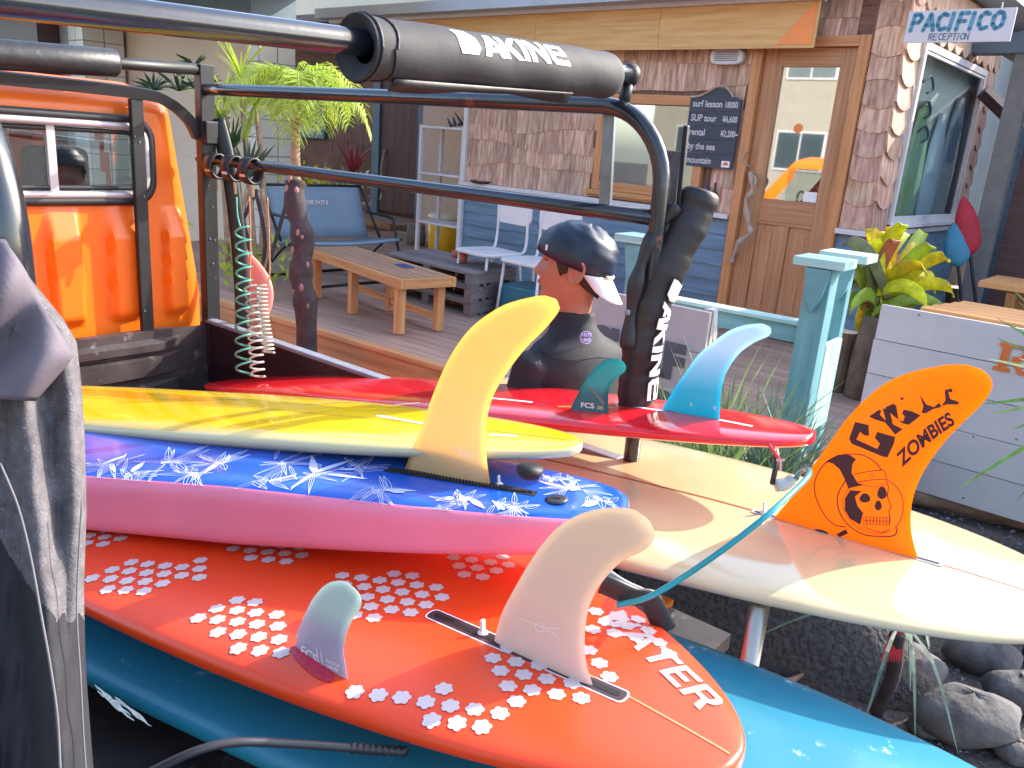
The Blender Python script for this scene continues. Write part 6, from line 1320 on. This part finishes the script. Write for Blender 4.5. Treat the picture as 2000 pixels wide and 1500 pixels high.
q = MB(); q.grid(body_rows(.0), True, True); limbs(q, 0); q.tube([TO.p(.012, 0, zn-.03), HF.p(-.012, 0, -.052), HF.p(-.014, 0, -.018)], [.076, .066, .061], 24)
suit = add('wetsuit', q, neoprene, per, smooth=True); m_ = suit.modifiers.new('r', 'REMESH'); m_.mode = 'VOXEL'; m_.voxel_size = .007; m_.use_smooth_shade = True; m_ = suit.modifiers.new('s', 'SMOOTH'); m_.factor = .6; m_.iterations = 8
add('eyebrows', brow, hair_mat, per, smooth=True); add('lips', lips, mat('lip_skin', (.36, .09, .06), .5), per, smooth=True)
# chest logo disc and seams, laid on the back of the suit
def on_back(px_, py_, off=.002):   # approximate: ellipsoid of the upper back
    d = ray(px_, py_); best = None
    for i in range(400):
        P = CAM+d*(2.0+i*.0015); x, y, z = TO.loc(P); zz = max(zn-.42, min(zn-.035, z)); tb_ = [(zn-.42, .100, .150), (zn-.30, .115, .172), (zn-.20, .118, .185), (zn-.12, .108, .188), (zn-.08, .095, .175), (zn-.055, .084, .140), (zn-.035, .075, .098)]
        for k in range(len(tb_)-1):
            if tb_[k][0] <= zz <= tb_[k+1][0]: t = (zz-tb_[k][0])/(tb_[k+1][0]-tb_[k][0]); rx = tb_[k][1]+(tb_[k+1][1]-tb_[k][1])*t; ry = tb_[k][2]+(tb_[k+1][2]-tb_[k][2])*t
        if (x/(rx+off))**2+(y/(ry+off))**2 < 1: return P
    return CAM+d*2.35
q = MB(); nn = (CAM-on_back(1145, 659)).normalized()
def ringpx(cx, cy, r, w_): q.ribbon([on_back(cx+r*math.cos(a), cy+r*math.sin(a), .005) for a in [k*math.pi/12 for k in range(25)]], w_, nn)
ringpx(1145, 659, 12, .0022)
text_mb('HOT', 9.5, lambda x, y: on_back(1136+x, 657-y, .006), bold=.5, mb=q); text_mb('LINE', 9.5, lambda x, y: on_back(1135+x, 667-y, .006), bold=.5, mb=q); add('logo', q, lilac_print, per)
q = MB(); q.tube([on_back(x, y, .004) for x, y in ((1050, 670), (1058, 686), (1075, 697), (1100, 703), (1135, 702), (1170, 697), (1200, 700))], .0012, 5); add('seam', q, m_slot, per, smooth=True)
# hair below the cap, side burns
q = MB()
for s_ in (1, -1):
    q.grid([[HF.p(x, s_*(yy+.004), z) for (x, yy, z) in row] for row in (((.055, .066, .165), (.03, .076, .165), (0, .079, .16), (-.04, .076, .15), (-.08, .055, .14), (-.102, .02, .13), (-.104, .0, .13)), ((.05, .067, .135), (.028, .0755, .13), (.0, .079, .135), (-.04, .075, .11), (-.078, .053, .10), (-.098, .02, .095), (-.1, 0, .095)), ((.040, .068, .11), (.024, .0745, .10), (.012, .076, .12), (-.042, .073, .08), (-.074, .05, .07), (-.09, .02, .062), (-.092, 0, .062)), ((.034, .068, .095), (.026, .0725, .075), (.02, .074, .11), (-.044, .066, .05), (-.066, .045, .035), (-.078, .02, .02), (-.08, 0, .018)))])
add('hair', q, hair_mat, per, smooth=True, solid=.004, sub=1)
# cap, worn backwards, rim tilted down at the back
ca = math.radians(-17); CF = Fr(HF.p(-.006, 0, .135), fx*math.cos(ca)-Z*math.sin(ca)*1, fy, Z*math.cos(ca)+fx*math.sin(ca))
CF = Fr(HF.p(-.006, 0, .135), (fx*math.cos(ca)+Z*-math.sin(ca)).normalized(), fy, (Z*math.cos(ca)+fx*math.sin(ca)).normalized())
rows = []
for i in range(19):
    ph = (math.pi/2)*i/18; row = []
    for k in range(48):
        a = 2*math.pi*k/48; fold_ = .0018*math.sin(a*5+ph*6)+.0009*math.sin(a*9+i*.5)+.001*math.sin(ph*19+a*3); rr_ = math.cos(ph)**.85
        row.append(CF.p((.115+fold_)*rr_*math.cos(a)-.006*math.sin(ph), (.091+fold_)*rr_*math.sin(a), .0+(.098+fold_)*math.sin(ph)))
    rows.append(row)
cap = thing('cap', Hc, None, None); cap.parent = per; cap.location = WO[cap.name]-WO[per.name]
q = MB(); q.grid([[CF.p(.115*math.cos(2*math.pi*k/48), .091*math.sin(2*math.pi*k/48), -.022) for k in range(48)]]+rows, True, False); add('crown', q, cap_mat, cap, smooth=True, solid=.003)
q = MB(); rows = []
for i in range(11):
    t = i/10; row = []
    for k in range(15):
        u_ = -1+2*k/14; an = math.pi-.38+u_*.85; L_ = .085*(1-abs(u_)**3)**.5*t; x = (.115)*math.cos(an)-L_*.70; y = .091*math.sin(an)*(1-.10*t); row.append(CF.p(x, y, -.018-.058*t*(1-abs(u_)**3)**.5-.010*(abs(u_)**2)))
    rows.append(row)
q.grid(rows); add('brim', q, brim_white, cap, smooth=True, solid=.003)
q = MB(); q.tube([CF.p(.118*math.cos(a), .094*math.sin(a), -.016) for a in [math.pi*1.0-.55+k*.11 for k in range(11)]], .005, 8); add('strap', q, mat('cream_strap', (.72, .60, .38), .6), cap, smooth=True)
q = MB(); q.box(Fr(CF.p(.085, .066, .0), (fy*-.55+fx*-.83).normalized(), (fy*.83-fx*.55).normalized()), -.003, .003, -.001, .002, -.008, .008); add('tag', q, white_print, cap)
# ================================================================ PLANTS
def palm(base, crown, seed=3):
    t = thing('palm_tree', base, 'small date palm with dark scarred trunk and bright yellow-green fronds before the deck', 'tree'); R = random.Random(seed)
    pts = smooth_path([Vec(base), PD(598, 610, 4.85), PD(588, 540, 4.85), PD(592, 470, 4.85), PD(576, 400, 4.85), PD(578, 352, 4.85)], 6); q = MB(); rad = [.066+.007*math.sin(i*1.1)+.008*R.random()-.012*i/len(pts) for i in range(len(pts))]; rad[-1] = .035
    q.tube(pts, rad, 14); add('trunk', q, bark_dark, t, smooth=True)
    q = MB()
    for i in range(26):
        c = R.choice(pts); a = R.uniform(2.6, 6.6); q.blob(c+Vec((.052*math.cos(a), .052*math.sin(a), R.uniform(-.05, .05))), (.014, .014, .026), 8, 6, jit=.2)
    add('leaf_scars', q, mat('leaf_scar', (.30, .17, .15), .8, var=.3), t, smooth=True, kind='stuff')
    q = MB(); q.tube(smooth_path([PD(578, 356, 4.85), PD(577, 290, 4.85), PD(578, 230, 4.85), Vec(crown)], 5), .028, 10); add('stem', q, bark_tan, t, smooth=True)
    for k in range(20):
        an = k*2.4+R.uniform(-.2, .2); el = R.uniform(.2, 1.6); L = R.uniform(.40, .62); d = Vec((math.cos(an), math.sin(an), 0)); p = Vec(crown); v = (d+Z*el).normalized(); pp = []
        for i in range(13): pp.append(p.copy()); p = p+v*(L/12); v = (v-Z*.23).normalized()
        q = MB(); q.tube(pp, [.006*(1-i/14) for i in range(13)], 5)
        for i in range(2, 13):
            for m__ in (0, .5):
                i2 = min(12, i+1); base_ = pp[i].lerp(pp[i2], m__); tn = (pp[i2]-pp[i-1]).normalized(); sd = tn.cross(Z).normalized(); l_ = .16*math.sin(math.pi*(i/13)**.8)+.05
                for s_ in (1, -1):
                    dr = (sd*s_*.9+tn*.65+Z*R.uniform(-.15, .25)).normalized(); e1_ = base_+dr*l_*.5; e2_ = e1_+(dr-Z*1.3).normalized()*l_*.5
                    q.ribbon([base_, e1_, e2_], [.010, .009, .001], nf=lambda P, tt=tn: (tt*.6+Z).normalized())
        add('frond', q, palm_leaf, t)
    return t
pb0 = PD(600, 672, 4.85); pb0.z = 0; palm(pb0, PD(578, 170, 4.85))
# background plants between the cab and the palm
bp1 = PD(455, 420, 6.4); q = thing('yucca', bp1, 'tall thin-leaved yellow-green yucca with bare stems behind the rack', 'plant'); R_ = random.Random(8)
for i, (x, y, yb) in enumerate(((440, 190, 520), (470, 150, 520), (425, 240, 520), (500, 210, 500), (455, 290, 520))):
    c = PD(x, y, 6.3); m = MB(); m.tube(smooth_path([PD(x+40-10*i, yb, 6.35), PD(x+14, (y+yb)/2, 6.3), c], 5), [.022]*10+[.014], 8); add('stem', m, bark_tan, q, smooth=True)
    m = MB()
    for k in range(34):
        an = R_.uniform(0, 6.283); el = R_.uniform(-.5, 1.6); L = R_.uniform(.25, .48); d = Vec((math.cos(an), math.sin(an), el)).normalized(); p = c.copy(); pts = []
        for j in range(6): pts.append(p.copy()); p = p+d*L/5; d = (d-Z*.10).normalized()
        m.ribbon(pts, [.012, .018, .017, .014, .009, .001], nf=lambda P, dd=d: (Z+dd*.3).normalized())
    add('leaf_head', m, palm_leaf if i != 4 else dark_leaf, q)
q = thing('agave', PD(480, 335, 6.2), 'dark spiky agave against the cream tiled pier', 'plant')
for k in range(14): m = MB(); an = -1.2+k*.18; L = R_.uniform(.24, .36); c = PD(482, 345, 6.2); d = rt*math.sin(an)+Z*math.cos(an)*.9+fwd*R_.uniform(-.3, .3); m.ribbon([c, c+d*L*.3, c+d*L*.7, c+d*L], [.03, .035, .022, .001], -fwd); add('leaf', m, dark_leaf, q)
q = thing('cycad', PD(370, 170, 7.5), 'dark green fronds above the cab roof at the beige wall', 'plant')
for i, (x, y, r_) in enumerate(((378, 118, .20), (350, 165, .28), (300, 165, .22), (380, 160, .25))):
    m = MB(); c = PD(x, y+12, 7.4)
    for k in range(16):
        an = R_.uniform(0, 6.283); d = (Vec((math.cos(an), math.sin(an), R_.uniform(.1, 1.3)))).normalized(); L = r_*R_.uniform(.7, 1.2); m.ribbon([c, c+d*L*.5, c+d*L-Z*.03], [.02, .03, .003], nf=lambda P: (Z*.6-fwd).normalized())
    add('leaf_cluster', m, dark_leaf, q)
blades('red_cordyline', PD(690, 345, 8.0), 22, .42, 1.1, .035, red_leaf, 'dark red cordyline behind the canvas loveseat', 'plant', rnd=9, droop=.9, up=1.1)
for i, (x, y, mt_, lb) in enumerate(((620, 365, yel_leaf, 'low yellow-green shrub behind the left of the loveseat'), (660, 368, mat('pale_succulent', (.45, .55, .30), .5, var=.2), 'pale succulent shrub behind the right of the loveseat'), (500, 520, palm_leaf, 'yellow-green shrub beside the dark palm trunk'))):
    m = MB(); R2 = random.Random(i); c = PD(x, y, 8.0 if i < 2 else 6.2)
    for k in range(120):
        p = c+Vec((R2.gauss(0, .16), R2.gauss(0, .12), R2.gauss(0, .09))); d = Vec((R2.uniform(-1, 1), R2.uniform(-1, 1), R2.uniform(0, 1.2))).normalized(); m.ribbon([p, p+d*.04, p+d*.09], [.012, .03, .002], nf=lambda P, dd=d: dd.cross(Vec((.3, .5, .2))).normalized())
    add('shrub', m, mt_, label=lb, cat='shrub')
# dark stems below the leashes
q = thing('bare_shrub', PD(480, 560, 6.0), 'tangle of bare tan branches behind the coiled leashes', 'shrub')
for k in range(7): m = MB(); x = 455+k*14; m.tube(smooth_path([PD(500+R_.uniform(-15, 15), 600, 5.9), PD(x+R_.uniform(-8, 8), 480, 5.9), PD(x+R_.uniform(-30, 50), 370, 5.9)], 5), .014, 7); add('branch', m, bark_tan if k % 2 else bark_dark, q, smooth=True)
# staghorn / bromeliad between shop corner and plank board
bc = PD(1712, 600, 4.55); bro = thing('bromeliad', bc-Z*.9, 'big yellow and olive staghorn plant in front of the shop corner', 'plant'); R_ = random.Random(21)
m = MB(); m.tube([Vec((bc.x, bc.y, 0)), bc-Z*.3, bc-Z*.05], [.09, .08, .06], 12); add('stalk', m, log_wood, bro, smooth=True)
lv_ = [(1840, 500, 'y'), (1850, 560, 'y'), (1835, 600, 'g'), (1700, 480, 'y'), (1760, 440, 'y'), (1800, 455, 'g'), (1645, 600, 'g'), (1660, 470, 'o'), (1725, 455, 'y'), (1745, 470, 'r'), (1765, 455, 'y'), (1790, 480, 'y'), (1812, 480, 'g'), (1822, 540, 'y'), (1815, 555, 'y'), (1800, 580, 'y'), (1780, 610, 'y'), (1705, 470, 'y'), (1690, 510, 'o'), (1700, 450, 'y'), (1668, 590, 'g'), (1680, 620, 'y'), (1740, 445, 'y'), (1690, 560, 'o'), (1735, 500, 'o'), (1670, 540, 'g'), (1760, 620, 'g'), (1800, 520, 'y'), (1775, 500, 'r'), (1720, 500, 'y'), (1655, 560, 'o'), (1750, 530, 'y'), (1665, 500, 'g')]
for (x, y, c_) in lv_:
    tip = PD(x, y, 4.55+R_.uniform(-.25, .2)); b0 = bc+Vec((R_.uniform(-.06, .06), R_.uniform(-.05, .05), R_.uniform(-.06, .06))); mid = b0.lerp(tip, .55)+Z*.06; pts = smooth_path([b0, mid, tip, tip+(tip-mid)*.25-Z*.05], 4); n_ = len(pts); wd = [.05*math.sin(math.pi*min(1, (i/n_)*.9+.12))**.8*.72+.002 for i in range(n_)]; sd = (tip-b0).cross(fwd).normalized(); m = MB(); rows = []
    for i, p in enumerate(pts): rows.append([p-sd*wd[i]-fwd*.012, p, p+sd*wd[i]-fwd*.012])
    m.grid(rows); add('leaf', m, {'y': yel_leaf, 'o': olive_leaf, 'g': palm_leaf, 'r': mat('salmon_leaf', (.5, .18, .08), .5, var=.3, trans=.3) if 'salmon_leaf' not in bpy.data.materials else bpy.data.materials['salmon_leaf']}[c_], bro, smooth=True, solid=.003)
# tussocks
sb = PD(1450, 880, 3.05); m = MB(); m.grid([[Vec((sb.x, sb.y, 0))+U*(.85*r_*math.cos(a))+V*(.30*r_*math.sin(a))+Z*(.37*(1-r_**3)) for a in [k*math.pi/12 for k in range(24)]] for r_ in (0.02, .3, .55, .75, .9, 1)], True); add('soil_bank', m, gravel_mat, kind='structure', smooth=True)
tus = [(1400, 840, .1, 100, .62, grass_leaf, 'sunlit yellow-green grass tussock behind the aqua fin'), (1520, 850, .1, 90, .50, grey_leaf, 'grey-green grass tussock left of the teal post'), (1330, 900, .1, 80, .40, grass_leaf, 'grass tussock under the middle of the red board'), (1480, 910, .1, 130, .42, grey_leaf, 'grey-green tussock beneath the tail of the red board'), (1560, 890, .1, 70, .38, grey_leaf, 'shaded grey tussock at the foot of the teal post')]
for i, (x, y, z, n_, L_, mt_, lb) in enumerate(tus): gb = PD(x, y, 3.0); gb.z = .36; blades('grass_tussock', gb, int(n_*1.5), L_*1.15, 1.1, .011, mt_, lb, 'grass', rnd=30+i, droop=.55, up=1.2, group='tussocks in front of the deck', jitter=.08)
# yucca leaves coming in at the right edge
yb = PD(2170, 800, 2.75); yu = thing('spiky_yucca', Vec((yb.x, yb.y, 0)), 'green spiky yucca whose leaves reach in at the right edge', 'plant'); m = MB(); m.tube([Vec((yb.x, yb.y, 0)), yb-Z*.1], .05, 10); add('trunk', m, bark_dark, yu, smooth=True)
for (x, y) in ((1972, 560), (1945, 620), (1930, 700), (1915, 790), (1945, 660), (1990, 590), (1870, 955), (1930, 810), (1975, 840), (1960, 900), (2060, 540), (2140, 600), (2200, 760), (1985, 980), (1990, 700)):
    tip = PD(x, y, 2.75+R_.uniform(-.2, .15)); mid = yb.lerp(tip, .5)+Z*.03; pts = smooth_path([yb, mid, tip], 5); n_ = len(pts); m = MB(); m.ribbon(pts, [.020*(1-(i/(n_-1))**2.2)+.001 for i in range(n_)], nf=lambda P: (Z*.4-fwd).normalized()); add('leaf', m, mat('yucca_blade', (.13, .26, .05), .45, var=.4, scale=20, trans=.3, rnd=.3) if 'yucca_blade' not in bpy.data.materials else bpy.data.materials['yucca_blade'], yu)
# small dragon tree with red leaf bases
db = PZ(1712, 1390, .02); dt = PD(1752, 1240, 2.35); dr_ = thing('cordyline', db, 'small dark-stemmed cordyline with red leaf bases below the cream board', 'plant'); m = MB(); m.tube(smooth_path([db, db.lerp(dt, .5)+rt*.02, dt], 4), .022, 8); add('stem', m, bark_dark, dr_, smooth=True)
m = MB()
for k in range(9): a = -.9+k*.22; m.ribbon([dt+Z*.05, dt-Z*.02+rt*(.02*math.sin(a)), dt-Z*.09+rt*(.04*math.sin(a))], [.012, .014, .003], -fwd)
add('red_sheaths', m, mat('red_sheath', (.45, .02, .03), .5), dr_)
for k in range(16): m = MB(); an = R_.uniform(0, 6.28); d = Vec((math.cos(an), math.sin(an), R_.uniform(-.3, .9))).normalized(); L = R_.uniform(.2, .42); m.ribbon(smooth_path([dt+Z*.05, dt+Z*.05+d*L*.5, dt+Z*.0+d*L-Z*.08], 4), [.005, .007, .009, .010, .010, .009, .007, .004, .001], nf=lambda P: (Z-fwd*.5).normalized()); add('leaf', m, grey_leaf, dr_)
# ================================================================ GROUND DETAIL
sp_ = PZ(1482, 1188, .93); sp_.z = 0; q = MB(); q.tube([sp_, sp_+Z*.94], .019, 18); add('steel_post', q, steel, label='polished steel post rising under the cream board', cat='post', smooth=True)
def rock(x, y, z, r, lab, sq_=(1, .8, .75), seed=1, grp='rocks on the gravel'):
    r *= .78; R = random.Random(seed); c = PZ(x, y, z); q = MB(); rows = []; ph0 = R.uniform(0, 6)
    for i in range(13):
        ph = math.pi*i/12; rows.append([c+Vec((r*sq_[0]*math.sin(ph)*math.cos(a)*(1+.13*math.sin(2*a+ph0)+.09*math.sin(5*a+ph*3+ph0)+R.uniform(-.04, .04)), r*sq_[1]*math.sin(ph)*math.sin(a)*(1+.12*math.cos(3*a+ph0)), -r*sq_[2]*math.cos(ph)*(1+.08*math.sin(3*a+ph0)))) for a in [2*math.pi*k/18 for k in range(18)]])
    q.grid(rows, True); return add('rock', q, stone_mat, label=lab, cat='rock', group=grp, smooth=True)
for i, (x, y, z, r, lab) in enumerate(((1890, 1400, .08, .16, 'largest grey rock at the lower right'), (1950, 1435, .04, .06, 'small pale rock in front of the largest rock'), (1770, 1300, .05, .14, 'flat rock behind the largest rock'), (1985, 1350, .06, .12, 'rock at the right edge beside the largest rock'), (1990, 1470, .03, .07, 'small rock at the lower right corner'), (1600, 1195, .05, .15, 'long reddish rock right of the steel post'), (1810, 1420, .03, .06, 'small rock left of the largest rock'), (1660, 1260, .03, .07, 'small round rock near the cordyline stem'), (1560, 1300, .02, .05, 'small rock in the gravel right of the steel post'), (1920, 1280, .05, .13, 'dark rock behind the largest rock under the cream board'))):
    rock(x, y, z, r, lab, seed=i+3, sq_=(1.2, .9, .7))
q = MB(); R_ = random.Random(12)
for i in range(2600):
    x = R_.uniform(.3, 3.6); y = R_.uniform(1.6, 4.2); s_ = R_.uniform(.005, .019)
    c = Vec((x, y, .004)); a = R_.uniform(0, 6); n = len(q.v)
    for dx_, dy_, dz_ in ((1, 0, 0), (-.5, .8, 0), (-.4, -.9, 0), (.1, .1, 1)): q.v.append(c+Vec(((dx_*math.cos(a)-dy_*math.sin(a))*s_, (dx_*math.sin(a)+dy_*math.cos(a))*s_, dz_*s_*.8)))
    for f in ((0, 1, 3), (1, 2, 3), (2, 0, 3)): q.face([n+k for k in f])
add('gravel', q, mat('gravel_stones', (.15, .14, .15), .9, var=.5, scale=40), kind='stuff', weld=False)
for i, (x, y) in enumerate(((1520, 1290), (1610, 1230), (1545, 1330))):
    c = PZ(x, y, .03); q = MB(); q.tube([c-Vec((.06, .01, 0)), c, c+Vec((.05, .03, .012))], [.008, .013, .005], 6); add('bark_chip', q, mat('bark_chip', (.30, .15, .10), .8, var=.3) if 'bark_chip' not in bpy.data.materials else bpy.data.materials['bark_chip'], label=['bark chip nearest the steel post', 'bark chip furthest right among the gravel', 'bark chip nearest the camera in the gravel'][i], cat='bark chip', group='bark chips in the gravel')
# ================================================================ apartment block across the street (seen mirrored in the glass)
ap = thing('apartment_block', (-9, -14, 0), 'beige apartment block across the street, mirrored in the door glass', 'building'); apf = Fr(SF.p(-14, -20, 0), A, B)
q = MB(); q.box(apf, 0, 26, -6, 0, 0, 9); add('wall', q, mat('beige_render', (.20, .185, .15), .85, var=.06, scale=3, bump=.004, bscale=20), ap)
for i in range(7):
    for z in (1.5, 4.2, 6.8):
        q = MB(); a = 1+i*3.6; q.box(apf, a, a+1.6, .001, .05, z, z+1.2); w_ = add('window', q, mat('alu_frame', (.35, .35, .36), .5) if 'alu_frame' not in bpy.data.materials else bpy.data.materials['alu_frame'], ap)
        for k in (0, 1): q = MB(); q.box(apf, a+.05+.76*k, a+.76+.76*k, .051, .06, z+.06, z+1.14); add('pane', q, bpy.data.materials['dark_glass'], w_)
